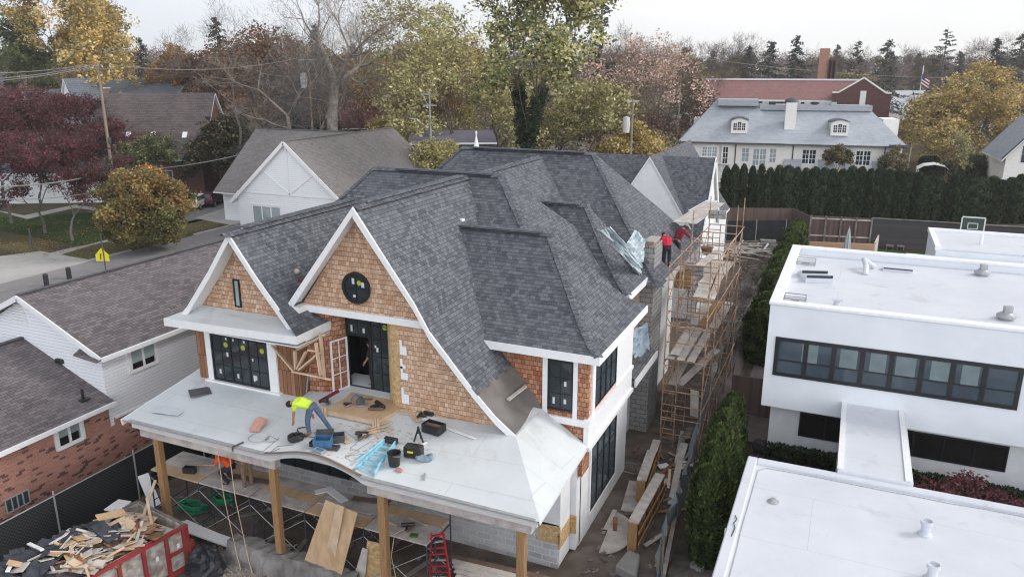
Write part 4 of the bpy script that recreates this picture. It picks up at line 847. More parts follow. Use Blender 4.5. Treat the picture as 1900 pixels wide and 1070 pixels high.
# ------------------------------------------------------------------ white gabled garage house behind, left
GH = thing('white_garage_house', 'white sided gabled house with a pale brown shingle roof behind the new house', 'house', (-46.2, 60, 0))
def gpart(name, mb, mat, **k): return mb.build(name, mat, k.pop('parent', GH), **k)
gx, gy = -46.2, 55.3; hw = 6.1
sl = (8.7 - 2.98) / 6.75
sweep_roof(GH, [(gx + 6.75, 2.98), (gx, 8.7), (gx - 6.75, 2.98)], gy - .35, 73, mat=M['shingle_garage'], thick=.12)
sweep_roof(GH, [(65.6 - 7, 2.98), (65.6, 8.75), (65.6 + 7, 2.98)], -58.6, -46.2, axis='X', mat=M['shingle_garage'], thick=.12)
m = MB(); m.beam((gx, gy - .3, 8.74), (gx, 73, 8.74), .25, .05); m.beam((-58.6, 65.6, 8.79), (-46.2, 65.6, 8.79), .25, .05); gpart('ridge_cap', m, M['shingle_garage'])
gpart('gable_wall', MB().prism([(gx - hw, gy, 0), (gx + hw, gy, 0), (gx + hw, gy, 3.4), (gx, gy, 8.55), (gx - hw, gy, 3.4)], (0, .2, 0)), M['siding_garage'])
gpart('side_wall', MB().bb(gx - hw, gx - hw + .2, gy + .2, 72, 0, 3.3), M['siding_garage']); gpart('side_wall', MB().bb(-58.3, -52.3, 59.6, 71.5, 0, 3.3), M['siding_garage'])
t = MB()
for s in (-1, 1): t.beam((gx + s * 6.75, gy - .38, 2.86), (gx, gy - .38, 8.58), .06, .3); t.beam((gx + s * 6.6, gy - .2, 2.8), (gx, gy - .2, 8.42), .35, .05); t.beam((gx + s * 2.95, gy - .03, 6.0), (gx, gy - .03, 3.95), .05, .12)
t.bb(gx - hw, gx + hw, gy - .05, gy - .004, 3.82, 3.94); t.bb(gx - .06, gx + .06, gy - .055, gy - .005, 3.94, 8.3); gpart('gable_trim', t, M['white_trim'])
a_, b_ = AY(471, 415, gy), AY(521, 384, gy)
window(GH, (a_.x, gy - .004, a_.z - .3), FR, b_.x - a_.x, b_.z - a_.z + .3, units=3, cols=1, rows=1, fw=.1, frame=M['white_trim'], glass=M['glass_pale'], casing=.12)
for px, py in ((648, 268), (738, 303)):
    p = AZ(px, py, 6.3 if px < 700 else 4.4); zz = 8.7 - abs(p.x - gx) * sl; gpart('vent_pipe', MB().tube([(p.x, p.y, zz - .2), (p.x, p.y, zz + .75)], .12, 8), M['white_trim'])

# ------------------------------------------------------------------ the estate house with the slate roof
ES = thing('estate_house', 'long cream stone house with a blue grey slate roof and arched dormers behind the hedge', 'house')
def epart(name, mb, mat, **k): return mb.build(name, mat, k.pop('parent', ES), **k)
EW = 26.75
def EXl(px): return (px - 1262) / (1690 - 1262) * EW
epart('wall', MB().bb(.4, EW - .5, .3, 13, 0, 5.85), M['limestone'])
epart('wall', MB().bb(.6, 4.2, .1, .3, 0, 5.8), M['limestone'])
hip_roof(ES, -.2, EW, -.3, 13.5, 5.9, 10.35, 4.6, EW - 4.2, 6.6, name='slate_roof', mat=M['slate'], a=.15, s0=.7, cap=False)
hip_roof(ES, -.25, 12.6, -.35, 13.5, 5.92, 10.95, 4.2, 8.8, 6.8, name='slate_roof', mat=M['slate'], a=.15, s0=.7, cap=False)
epart('roof_deck', MB().bb(4.3, 9.4, 4.6, 9, 10.2, 10.98), M['slate']); epart('roof_deck', MB().bb(9.6, EW - 3.6, 5.2, 8.4, 9.7, 10.36), M['slate'])
g = MB(); g.bb(-.3, EW + .05, -.45, -.3, 5.72, 5.9); g.bb(EW - 2.2, EW + .1, -.7, -.46, 5.95, 6.1); epart('gutter', g, M['steel_dark'])
for px in (1373, 1483, 1651): epart('downpipe', MB().tube([(EXl(px), .2, 1.5), (EXl(px), .2, 5.7)], .07, 6), M['steel_dark'])
cx = EXl(1475); epart('chimney', MB().bb(cx - .65, cx + .65, 2.2, 3.6, 5.5, 10.75), M['limestone']); m = MB(); m.lathe((cx, 3.2, 10.75), [(.9, 0), (.75, .35), (.2, .6)], 14); epart('chimney_hood', m, M['steel_dark'])
for px, z in ((1377, 7.25), (1567, 7.2)):
    x = EXl(px); m = MB(); y0 = 1.1; arc = [(x - 1.0 + .2 * k, y0, z + 1.25 + .32 * (1 - ((k - 5) / 5) ** 2)) for k in range(11)]
    m.prism([(x - 1.0, y0, z - .3)] + arc + [(x + 1.0, y0, z - .3)], (0, 3, 0)); o = epart('dormer', m, M['limestone'])
    r = MB()
    for k in range(10):
        a, b = arc[k], arc[k + 1]; r.prism([(a[0] * 1.0 + (a[0] - x) * .12, y0 - .15, a[2] + .03), (b[0] + (b[0] - x) * .12, y0 - .15, b[2] + .03), (b[0] + (b[0] - x) * .12, y0 - .15, b[2] + .14), (a[0] + (a[0] - x) * .12, y0 - .15, a[2] + .14)], (0, 3, 0))
    r.build('dormer_roof', M['slate_dark'], o)
    w = MB()
    for k in (-1, 0, 1):
        h = 1.0 if k == 0 else .86
        w.bb(x + k * .52 - .2, x + k * .52 + .2, y0 - .03, y0 - .003, z + .1, z + .1 + h)
    wn_ = w.build('window', M['glass'], o); w = MB()
    for k in (-1, 0, 1):
        w.bb(x + k * .52 - .02, x + k * .52 + .02, y0 - .05, y0 - .032, z + .1, z + 1.0)
        for zz in (.4, .7): w.bb(x + k * .52 - .2, x + k * .52 + .2, y0 - .05, y0 - .033, z + zz - .02, z + zz + .02)
    w.build('glazing_bar', M['white_trim'], wn_)
for px0, px1, z0, z1, u, dark in ((1306, 1338, 4.0, 5.35, 3, 0), (1347, 1360, 3.1, 5.4, 1, 1), (1384, 1401, 3.4, 5.3, 1, 0), (1406, 1434, 3.0, 5.25, 2, 0), (1438, 1453, 3.4, 5.3, 1, 0), (1500, 1528, 3.4, 5.3, 2, 1), (1562, 1578, 3.5, 5.3, 1, 1), (1599, 1628, 3.4, 5.3, 2, 1)):
    window(ES, (EXl(px0), .3 if px0 > 1380 else .1, z0), FR, EXl(px1) - EXl(px0), z1 - z0, units=u, cols=2, rows=3, fw=.12, mw=.06, frame=M['white_trim'], glass=M['glass'] if dark else M['glass_pale'], casing=.1, casing_mat=M['limestone'])
b = MB()
for k in range(9): b.bb(EXl(1341) + k * .17, EXl(1341) + k * .17 + .03, -.7, -.67, 2.2, 3.1)
b.bb(EXl(1340), EXl(1366), -.72, -.65, 3.08, 3.14); epart('balcony_rail', b, M['steel_dark']); epart('balcony', MB().bb(EXl(1335), EXl(1368), -.9, .1, .9, 2.2), M['limestone'])
for px0, px1 in ((1468, 1500), (1532, 1560), (1580, 1598), (1630, 1645)):
    m = MB(); m.slab([(EXl(px0), -2.2, 2.2), (EXl(px1), -2.2, 2.2), (EXl(px1), .25, 4.0), (EXl(px0), .25, 4.0)], .15); epart('porch_roof', m, M['slate'])
epart('bay', MB().bb(EXl(1470), EXl(1645), -2.1, .3, 0, 2.25), M['limestone'])
for px0, px1, z in ((1282, 1300, 8.3), (1662, 1692, 8.6)): epart('rear_wing', MB().bb(EXl(px0), EXl(px1), 7.5, 12, 5, z), M['limestone'])
q = random.Random(2)
for px in (1428, 1440, 1492, 1510, 1524, 1541, 1551, 1559): MB().box((EXl(px), 6.4 + q.uniform(-1, 1), 10.55), (q.uniform(.5, .9), .5, .4)).build('roof_unit', M['steel' if q.random() < .7 else 'black_plastic'], ES, bevel=.03)
ES.location = AZ(1262, 262, 5.9); ES.location.z = 0; p_ = AZ(1690, 272, 5.9); ES.rotation_euler[2] = math.atan2(p_.y - ES.location.y, p_.x - ES.location.x)
# red tiled brick building behind it
RB = thing('brick_school', 'long dark brick building with a red clay tile roof behind the slate roofed house', 'building', (-13, 150, 0))
r = MB(); P = lambda px, py, y: AY(px, py, y)
x0, x1 = -27, -1
sweep_roof(RB, [(145.5, 9.6), (150, 12.85), (154.5, 9.6)], x0, x1 + 1, axis='X', mat=M['roof_tile'], thick=.3)
MB().bb(x0 + .3, x1, 146, 154, 0, 9.7).build('brick_wall', M['brick_far'], RB)
MB().bb(x0, x1 + .6, 149.8, 150.2, 12.83, 13.1).build('ridge_coping', M['white_trim'], RB)
gp = [(-4.6, 144, 0), (4.4, 144, 0), (4.4, 144, 10.9), (3.6, 144, 10.9), (0, 144, 13.3), (-3.7, 144, 10.9), (-4.6, 144, 10.9)]
MB().prism(gp, (0, 10, 0)).build('brick_gable', M['brick_far'], RB)
t = MB()
for a, b in ((3, 2), (4, 3), (5, 4), (6, 5)): t.beam(V(gp[a]) + V((0, 0, .1)), V(gp[b]) + V((0, 0, .1)), .3, .25)
t.build('coping', M['limestone'], RB); MB().bb(-.3, .6, 143.9, 143.99, 8.7, 11.3).build('blind_window', M['limestone'], RB)
TW = thing('brick_tower', 'tall brown brick chimney tower rising behind the red tile roof', 'tower', (-7, 160, 0))
MB().bb(-8, -6.3, 159, 161, 0, 18.4).build('tower_shaft', M['brick_warm'], TW); MB().bb(-6.3, -4.9, 158.6, 161, 0, 16.5).build('tower_stack', M['brick_far'], TW); m = MB(); m.bb(-6.1, -5.75, 158.5, 158.58, 11, 16.2); m.bb(-5.5, -5.1, 158.5, 158.58, 11, 16.2); m.build('tower_recess', M['dark'], TW)

# ------------------------------------------------------------------ other houses among the trees
def far_house(name, label, px, D, yaw, W, DP, ze, zr, wall, roof, cat='house', zref=5, extra=None):
    """gable roofed house, ridge along its local x, facing the street side at local -y"""
    t = thing(name, label, cat); mb = MB(); mb.bb(-W / 2, W / 2, -DP / 2, DP / 2, 0, ze)
    mb.prism([(-W / 2, -DP / 2, ze), (-W / 2, DP / 2, ze), (-W / 2, 0, zr - .15)], (W, 0, 0)); mb.build('wall', wall, t)
    sweep_roof(t, [(-DP / 2 - .5, ze - .1), (0, zr), (DP / 2 + .5, ze - .1)], -W / 2 - .4, W / 2 + .4, axis='X', mat=roof, thick=.2)
    if extra: extra(t)
    t.location = AD(px, D, 0, zref); t.rotation_euler[2] = YAW + yaw; return t
def hz(py, D): return ZD(py, D)
def x_blue(t):
    m = MB(); m.bb(-3.2, -1.2, -9.5, -7.5, 0, hz(164, 128)); c = m.build('chimney', M['brick_warm'], t); MB().bb(-3.4, -1.0, -9.7, -7.3, hz(164, 128), hz(162, 128)).build('chimney_cap', M['white_trim'], c)
    MB().prism([(-9.5, -10, 0), (-4.2, -10, 0), (-4.2, -10, 4.6), (-6.9, -10, hz(158, 126)), (-9.5, -10, 4.6)], (0, 5, 0)).build('gable', M['white_board'], t)
far_house('blue_roofed_house', 'house with a long blue grey roof and a brick chimney beyond the dark red trees', 262, 135, .05, 17, 13, hz(176, 130), hz(149, 138), M['white_board'], M['slate_dark'], extra=x_blue)
def x_brown(t):
    for x in (-2.4, .6, 4.4): MB().box((x, -4.3, 4.4 + (hz(170, 106) - 4.4) * (2.2 / 6.5) + .12), (.55, .85, .12), M=Matrix.Rotation(math.atan2(hz(170, 106) - 4.4, 6.5), 3, 'X')).build('skylight', M['white_trim'], t)
    MB().bb(-6, 6.5, -6.75, -6.5, 4.15, 4.5).build('gutter', M['steel'], t)
    for x in (-1.2, 4.8): MB().tube([(x, -3, 6), (x, -3, 7.2)], .25, 8).build('vent_pipe', M['white_trim'], t)
    window(t, (1.5, -6, 1.6), FR, 1.6, 1.4, frame=M['white_trim'], glass=M['glass_blue'])
far_house('brown_roofed_brick_house', 'dark red brick house with a wide brown roof and skylights behind the orange tree', 305, 100, .03, 13.5, 12, 4.5, hz(170, 106), M['brick_far'], M['roof_brown'], extra=x_brown)
for px, D, w, h0, h1, lab in ((168, 112, 3.2, 6.2, hz(145, 112), 'narrow white gabled house front peeking over the dark red trees'), (118, 118, 4.5, 5, hz(165, 118), 'white gable end half hidden behind dark red foliage'), (95, 108, 4, 5.2, hz(168, 108), 'small white gabled house at the far left behind the red trees')):
    far_house('white_gabled_house', lab, px, D, R(88), 8, w, h0, h1, M['white_board'], M['slate_dark'])
far_house('porch_house', 'low pale house glimpsed under the dark red crabapple trees', 110, 92, .1, 14, 8, 3.6, 5.6, M['white_board'], M['slate_dark'])
def x_mar(t):
    MB().bb(-4.2, -2.9, -1, .3, 4, hz(178, 150)).build('chimney', M['brick_warm'], t); m = MB()
    for s in (-1, 1): m.beam((3.6 + s * 1.3, -6.9, 5.2), (3.6, -6.9, 8.2), .1, .5)
    m.build('white_gable_trim', M['white_trim'], t); MB().prism([(2.3, -6.8, 4.5), (4.9, -6.8, 4.5), (3.6, -6.8, 8)], (0, 3, 0)).build('gable', M['white_board'], t)
far_house('maroon_roofed_house', 'house with a steep maroon roof and a small white gable beyond the pale brown roof', 695, 150, .15, 12, 12, 4.5, hz(183, 152), M['brick_far'], M['roof_maroon'], extra=x_mar)
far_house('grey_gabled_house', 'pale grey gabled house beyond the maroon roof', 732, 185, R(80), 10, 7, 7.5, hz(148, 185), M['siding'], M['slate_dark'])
def x_blk(t): MB().lathe((3, -1, 5.6), [(.5, 0), (.5, 1.0), (.2, 1.6), (.05, 2)], 8).build('roof_vent', M['white_trim'], t)
far_house('black_hall', 'low black building with a dark violet roof behind the new house ridge', 838, 92, .12, 9, 9, hz(262, 88), hz(238, 95), M['steel_dark'], mottle('violet_grey_roof', (.16, .15, .2), (.12, .115, .15), 1, .7), cat='building', extra=x_blk)
far_house('grey_block_house', 'small blue grey house with a white cornice between garage roof and golden shrubs', 778, 88, .1, 4.5, 5, 6.0, 6.8, M['siding'], M['slate_dark'], extra=lambda t: (window(t, (-.8, -2.5, 4.2), FR, 1.4, 1.3, frame=M['white_trim'], glass=M['glass_blue'], cols=2, rows=2), MB().bb(-2.5, 2.5, -2.9, -2.5, 5.7, 6.05).build('cornice', M['white_trim'], t)))
cp = thing('cupola', 'small white cupola spire standing just beyond the dark new roof ridge', 'cupola', AD(884, 66, 0, 8)); cz_ = ZD(272, 66)
m = MB(); m.lathe(cp.location + V((0, 0, cz_ - 4)), [(.25, 0), (.25, 4), (.22, 4.05), (.05, 4.9), (.06, 5.0), (.1, 5.15), (.04, 5.3)], 8); m.build('spire', M['white_trim'], cp)
def x_right(t):
    window(t, (-1.6, -5, 4.6), FR, 1.9, 2, frame=M['white_trim'], glass=M['glass_blue'], cols=2, rows=2, units=2)
    MB().bb(-2, -.6, -5.05, -5.01, 0, 2.4).build('doorway', M['dark'], t)
    m = MB(); m.beam((-3.4, -5.3, 5), (0, -5.3, 9.2), .2, .3); m.beam((3.4, -5.3, 5), (0, -5.3, 9.2), .2, .3); m.build('verge_board', M['steel_dark'], t)
rh = thing('slate_cottage', 'pale stone house with a steep slate gable at the right edge of the photo', 'house')
MB().prism([(-3, -5, 0), (3, -5, 0), (3, -5, 5.2), (0, -5, 9), (-3, -5, 5.2)], (0, 10, 0)).build('wall', M['limestone'], rh)
sweep_roof(rh, [(3.5, 4.9), (0, 9.3), (-3.5, 4.9)], -5.5, 5.5, axis='Y', mat=M['slate'], thick=.2); x_right(rh)
rh.location = AD(1905, 92, 0, 6); rh.rotation_euler[2] = YAW - .35
rh2 = far_house('grey_roofed_hall', 'low white hall with a grey roof behind the golden maple', 1850, 190, -.1, 22, 12, 7, hz(158, 190), M['limestone'], M['slate_dark'])
far_house('white_hall', 'long low white building far behind bare trees right of the red tile roof', 1690, 200, 0, 22, 12, 5.2, hz(168, 200), M['white_board'], M['flat_white'], cat='building')
far_house('brown_gabled_hall', 'dark brick gabled hall beyond the red tiled roof beside the tower', 1508, 185, R(85), 14, 10, 9, hz(136, 185), M['brick_far'], M['roof_brown'], cat='building')

# ------------------------------------------------------------------ fences at the back, patio things, poles and wires
WF = thing('wooden_fence', 'weathered brown board fence along the foot of the tall hedge', 'fence', (-7, 72, 0))
M['fence_board'] = lapped('weathered_fence_board', (.17, .115, .1), (.065, .05, .047), .15, .9, .5, vertical=True)
M['fence_rail'] = lapped('grey_horizontal_board', (.085, .075, .08), (.05, .045, .05), .16, .9, .5)
a_ = AZ(1318, 437); b_ = AZ(1466, 436); c_ = AZ(1500, 452)
MB().prism([(a_.x, a_.y, 0), (b_.x, b_.y, 0), (b_.x, b_.y, 2.5), (a_.x, a_.y, 2.6)], (0, .08, 0)).build('board_panel', M['fence_board'], WF)
MB().prism([(b_.x, b_.y, 0), (c_.x, c_.y, 0), (c_.x, c_.y, 2.4), (b_.x, b_.y, 2.5)], (.08, 0, 0)).build('board_panel', M['fence_board'], WF)
d_ = AZ(1612, 458)
MB().prism([(c_.x, c_.y, 0), (d_.x, d_.y, 0), (d_.x, d_.y, 2.5), (c_.x, c_.y, 2.5)], (0, .08, 0)).build('board_panel', M['fence_board'], WF)
for k in range(5):
    p = c_.lerp(d_, k / 4); MB().bb(p.x - .07, p.x + .07, p.y - .16, p.y - .02, 0, 2.55).build('fence_post', M['grey_wood'], WF)
r = MB()
for z in (.8, 2.3): r.beam((c_.x, c_.y - .05, z), (d_.x, d_.y - .05, z), .06, .12)
r.build('fence_rail', M['old_plank'], WF)
HF = thing('horizontal_board_fence', 'dark grey horizontal board fence behind the basketball hoop', 'fence', (d_.x + 8, d_.y, 0)); e_ = V((18, d_.y + .9, 0))
MB().prism([(d_.x, d_.y, 0), (e_.x, e_.y, 0), (e_.x, e_.y, 2.5), (d_.x, d_.y, 2.5)], (0, .08, 0)).build('board_panel', M['fence_rail'], HF)
r = MB(); r.beam((d_.x, d_.y, 2.54), (e_.x, e_.y, 2.54), .16, .08); r.build('cap_rail', M['grey_wood'], HF)
SF = thing('silt_fence', 'dark fabric fence on steel posts across the back of the building plot', 'fence', (-7, 68, 0)); a_, b_ = AZ(1340, 449), AZ(1462, 447)
MB().prism([(a_.x, a_.y, 0), (b_.x, b_.y, 0), (b_.x, b_.y, 1.9), (a_.x, a_.y, 1.9)], (0, .04, 0)).build('fabric', M['black_mesh'], SF)
for t in (.05, .5, .95): p = a_.lerp(b_, t); MB().tube([(p.x, p.y - .06, 0), (p.x, p.y - .06, 2.0)], .035, 6).build('fence_post', M['steel'], SF)
DK = thing('cedar_planter_wall', 'low pale cedar screen wall in front of the grey board fence', 'wall', (-1, 63, 0)); a_, b_ = AZ(1497, 487), AZ(1617, 492); hgt = 1.7
MB().prism([(a_.x, a_.y, 0), (b_.x, b_.y, 0), (b_.x, b_.y, hgt), (a_.x, a_.y, hgt)], (0, .12, 0)).build('slat_panel', lapped('pale_cedar_slats', (.52, .33, .22), (.42, .26, .17), .14, .8, .5), DK)
MB().prism([(b_.x, b_.y + .12, 0), (b_.x + .3, b_.y + 3.4, 0), (b_.x + .3, b_.y + 3.4, hgt + .1), (b_.x, b_.y + .12, hgt + .1)], (.1, 0, 0)).build('end_panel', M['old_plank'], DK)
OC = thing('outdoor_counter', 'outdoor kitchen counter with a pale top behind the cedar screen wall', 'counter', AZ(1560, 445)); p = OC.location
MB().bb(p.x - 2.4, p.x + 2.2, p.y - .3, p.y + .3, 0, .95).build('counter_body', M['steel_dark'], OC); MB().bb(p.x - 2.6, p.x + 2.4, p.y - .4, p.y + .4, .953, 1.05).build('counter_top', M['concrete'], OC)
UM = thing('patio_umbrella', 'closed pale grey patio umbrella beside the cedar screen wall', 'umbrella', AZ(1567, 500)); p = UM.location
MB().tube([p, p + V((0, 0, 3.4))], .03, 8).build('pole', M['steel'], UM)
m = MB(); n = 14
prf = [(.28, .75), (.26, 1.3), (.2, 2.1), (.12, 2.8), (.05, 3.2), (.02, 3.3)]; vs = []; fs = []
for i, (rr, z) in enumerate(prf):
    for k in range(n): a = 2 * math.pi * k / n; q_ = rr * (1.2 if k % 2 else .8); vs.append((p.x + q_ * math.cos(a), p.y + q_ * math.sin(a), z))
for i in range(len(prf) - 1):
    for k in range(n): fs.append([i * n + k, i * n + (k + 1) % n, (i + 1) * n + (k + 1) % n, (i + 1) * n + k])
m.add(vs, fs).build('folded_canopy', mottle('pale_grey_canvas', (.5, .53, .55), (.42, .45, .47), 4, .9), UM)
p = AZ(1545, 487, 0); pot = thing('clay_pot', 'small brown round pot beside the closed umbrella', 'pot', p); MB().lathe(p + V((0, 0, .9)), [(.2, 0), (.32, .3), (.3, .5), (.24, .52)], 12).build('pot_body', M['copper'], pot); MB().bb(p.x - .3, p.x + .3, p.y - .3, p.y + .3, 0, .9).build('plinth', M['old_plank'], pot)
BH = thing('basketball_hoop', 'clear basketball backboard with a white frame standing by the dark board fence', 'basketball hoop', AY(1803, 430, 70).to_2d().to_3d()); p = BH.location
zc = AY(1803, 416, 70).z; bw_, bh_ = .8, .55
m = MB()
for z in (zc - bh_, zc + bh_): m.bb(p.x - bw_, p.x + bw_, p.y - .03, p.y + .03, z - .05, z + .05)
for x in (-bw_, bw_): m.bb(p.x + x - .05, p.x + x + .05, p.y - .028, p.y + .028, zc - bh_ + .05, zc + bh_ - .05)
for z in (zc - .36, zc + .08): m.bb(p.x - .34, p.x + .34, p.y - .034, p.y - .01, z - .03, z + .03)
for x in (-.34, .34): m.bb(p.x + x - .03, p.x + x + .03, p.y - .034, p.y - .01, zc - .36, zc + .08)
m.build('backboard_frame', M['white_trim'], BH); MB().bb(p.x - bw_ + .05, p.x + bw_ - .05, p.y - .009, p.y + .009, zc - bh_ + .05, zc + bh_ - .05).build('backboard_glass', mottle('tinted_backboard', (.06, .085, .08), (.08, .1, .1), 2, .2, .5), BH)
MB().tube([(p.x, p.y + .9, 0), (p.x, p.y + .9, 2.4), (p.x, p.y + .05, zc - .3)], .08, 8).build('hoop_post', M['steel_dark'], BH)
MB().tube([(p.x + .23 * math.cos(a), p.y - .27 + .23 * math.sin(a), zc - .5) for a in np.linspace(0, 2 * math.pi, 16)], .02, 5).build('rim', M['dumpster_red'], BH)
for k, px in enumerate((1650, 1670)):
    p = AZ(px, 461, .03); t = thing('lawn_lounger', 'grey slatted lounger on the turf, ' + ('left' if k == 0 else 'right') + ' one of the two', 'lounger', p)
    m = MB(); m.bb(p.x - .3, p.x + .3, p.y - .6, p.y + .6, .3, .36); m.build('seat', M['grey_wood'], t)
    for sx in (-.25, .25):
        for sy in (-.5, .5): MB().bb(p.x + sx - .03, p.x + sx + .03, p.y + sy - .03, p.y + sy + .03, 0, .3).build('leg', M['grey_wood'], t)
    MB().beam((p.x, p.y + .5, .36), (p.x, p.y + 1.0, .85), .6, .05).build('backrest', M['grey_wood'], t)
# poles
def arm(t, p, z, w, mat, rz, h=.12):
    return MB().box((p.x, p.y, z), (w, .12, h), rz=rz).build('crossarm', mat, t)
UP = thing('utility_pole', 'weathered wooden utility pole with a crossarm leaning above the dark red trees', 'utility pole', AD(220, 78, 0)); p = UP.location
zt = ZD(118, 78); top = AD(181, 78, zt); MB().tube([p, p.lerp(top, .5), top + (top - p) * .01], [.17, .14, .11], 10).build('pole', M['pole_wood'], UP)
arm(UP, top, zt - .5, 2.5, M['pole_wood'], YAW); ins = MB()
for k in (-1.15, -.4, .4, 1.15): ins.lathe(top + V((k * math.cos(YAW), k * math.sin(YAW), -.42)), [(.05, 0), (.09, .12), (.05, .25), (.02, .3)], 8)
ins.build('insulator', M['steel'], UP); m = MB(); q_ = p.lerp(top, .52); m.lathe(q_ + V((.25, 0, 0)), [(.12, -.3), (.14, 0), (.12, .3)], 8); m.build('cable_box', M['steel_dark'], UP)
UPs = {}
def pole2(label, px, D, pyt, arms, mat, extra=None, tilt=0):
    t = thing('utility_pole', label, 'utility pole', AD(px, D, 0, 10)); p = t.location; zt = ZD(pyt, D); top = p + V((tilt, 0, zt))
    MB().tube([p, p.lerp(top, .5), top], [.15, .13, .1], 8).build('pole', mat, t)
    for dz, w in arms: arm(t, top, zt - dz, w, M['steel'], YAW, .14)
    if extra: extra(t, top)
    return top
def x_tr(t, top): MB().lathe(top + V((-.55, -.2, -2.6)), [(.1, -.85), (.36, -.8), (.4, 0), (.36, .75), (.1, .85)], 12).build('transformer', mottle('pale_grey_can', (.6, .6, .6), (.5, .5, .5), 4), t)
t2 = pole2('grey utility pole with two white crossarms beyond the golden shrubs', 798, 88, 170, ((.3, 2.0), (1.5, 1.5)), M['steel'], lambda t, top: (MB().tube([top + V((-.2, -.2, -4.0)), top + V((-1.4, -.5, -3.0)), top + V((-2.3, -.7, -2.9))], .05, 6).build('lamp_arm', M['white_trim'], t), MB().beam(top + V((-.9, 0, -.5)), top + V((-.05, 0, -1.7)), .05, .05).build('brace', M['steel'], t)))
t3 = pole2('utility pole with a white transformer can behind the new house', 1173, 82, 184, ((.2, 1.3),), M['pole_wood'], x_tr)
t4 = pole2('tall thin pole among the bare trees left of the red tile roof', 1261, 140, 103, ((.3, 1.6),), M['pole_wood'])
t5 = pole2('dark utility pole in front of the large bare sycamore', 578, 88, 104, ((.4, 1.8),), M['pole_wood'], x_tr)
FP = thing('flagpole', 'white flagpole with a striped flag beyond the slate roofed house', 'flagpole', AD(1700, 118, 0, 9)); p = FP.location; zt = ZD(122, 118)
MB().tube([p, p + V((.2, 0, zt))], .07, 6).build('pole', M['white_trim'], FP)
fl = MB(); 
for k in range(7):
    z0 = zt - 1.2 - k * .22; fl.add([p + V((.15, -.1, z0)), p + V((1.2, -.3, z0 - .7)), p + V((1.2, -.3, z0 - .92)), p + V((.15, -.1, z0 - .22))], [[0, 1, 2, 3]], mi=k % 2)
fl.add([p + V((.15, -.12, zt - 1.2)), p + V((.62, -.2, zt - 1.5)), p + V((.62, -.2, zt - 2.2)), p + V((.15, -.12, zt - 1.9))], [[0, 1, 2, 3]], mi=2)
fl.build('flag', [M['dumpster_red'], M['white_trim'], M['denim']], FP)
def cable(name, label, a, b, sag=.8, r=.03, n=14, group='overhead cables'):
    m = MB(); m.tube([a.lerp(b, k / n) - V((0, 0, sag * 4 * (k / n) * (1 - k / n))) for k in range(n + 1)], r, 5); return one(name, m, M['wire'], label, 'cable', group)
top = AD(181, 78, ZD(118, 78)); c_, s_ = math.cos(YAW), math.sin(YAW)
lft = [AD(-260, 45, ZD(py, 45)) for py in (128, 152, 160)]
for k, o in enumerate((-1.1, -.4, .4)): cable('overhead_cable', ('topmost', 'middle', 'lowest')[k] + ' of the three cables running left from the wooden pole crossarm', top + V((o * c_, o * s_, -.1)), lft[k], .5, .028)
cable('overhead_cable', 'upper power line running from the wooden pole to the dark pole by the sycamore', top + V((1.1 * c_, 1.1 * s_, -.1)), t5, .9, .03)
cable('overhead_cable', 'power line running from the dark pole into the yellow leaved trees', t5, AD(1000, 105, ZD(125, 105)), 1.5, .026)
lowp = V(UP.location).lerp(top, .42)
cable('telephone_cable', 'thick low telephone cable left of the wooden pole in front of the red trees', V(UP.location).lerp(top, .33), AD(-60, 50, ZD(346, 50)), .5, .05)
cable('telephone_cable', 'low telephone cable running right from the wooden pole to the garage house', V(UP.location).lerp(top, .33), AD(500, 75, ZD(272, 75)), .6, .045)
cable('telephone_cable', 'lower service cable left of the wooden pole near the street', V(UP.location).lerp(top, .22), AD(-60, 48, ZD(368, 48)), .5, .035)
cable('overhead_cable', 'thin line crossing the sky side of the far wood to the right', t4, AD(2000, 170, ZD(138, 170)), 2, .03)

# ------------------------------------------------------------------ trees: limbs grown by forking, leaves as many small faces
def fast_mesh(name, verts, quads, mat, tint=None, mat_idx=None):
    me = bpy.data.meshes.new(name); nv, nq = len(verts), len(quads); k = quads.shape[1]
    me.vertices.add(nv); me.vertices.foreach_set('co', np.asarray(verts, np.float32).ravel())
    me.loops.add(nq * k); me.loops.foreach_set('vertex_index', np.asarray(quads, np.int32).ravel())
    me.polygons.add(nq); me.polygons.foreach_set('loop_start', np.arange(0, nq * k, k, dtype=np.int32))
    for m in (mat if isinstance(mat, (list, tuple)) else [mat]): me.materials.append(m)
    if mat_idx is not None: me.polygons.foreach_set('material_index', np.asarray(mat_idx, np.int32))
    if tint is not None:
        ca = me.color_attributes.new('tint', 'FLOAT_COLOR', 'CORNER'); c = np.repeat(np.asarray(tint, np.float32), k, axis=0)
        ca.data.foreach_set('color', np.c_[c, np.ones(len(c))].astype(np.float32).ravel())
    me.update(calc_edges=True); me.validate(); return me
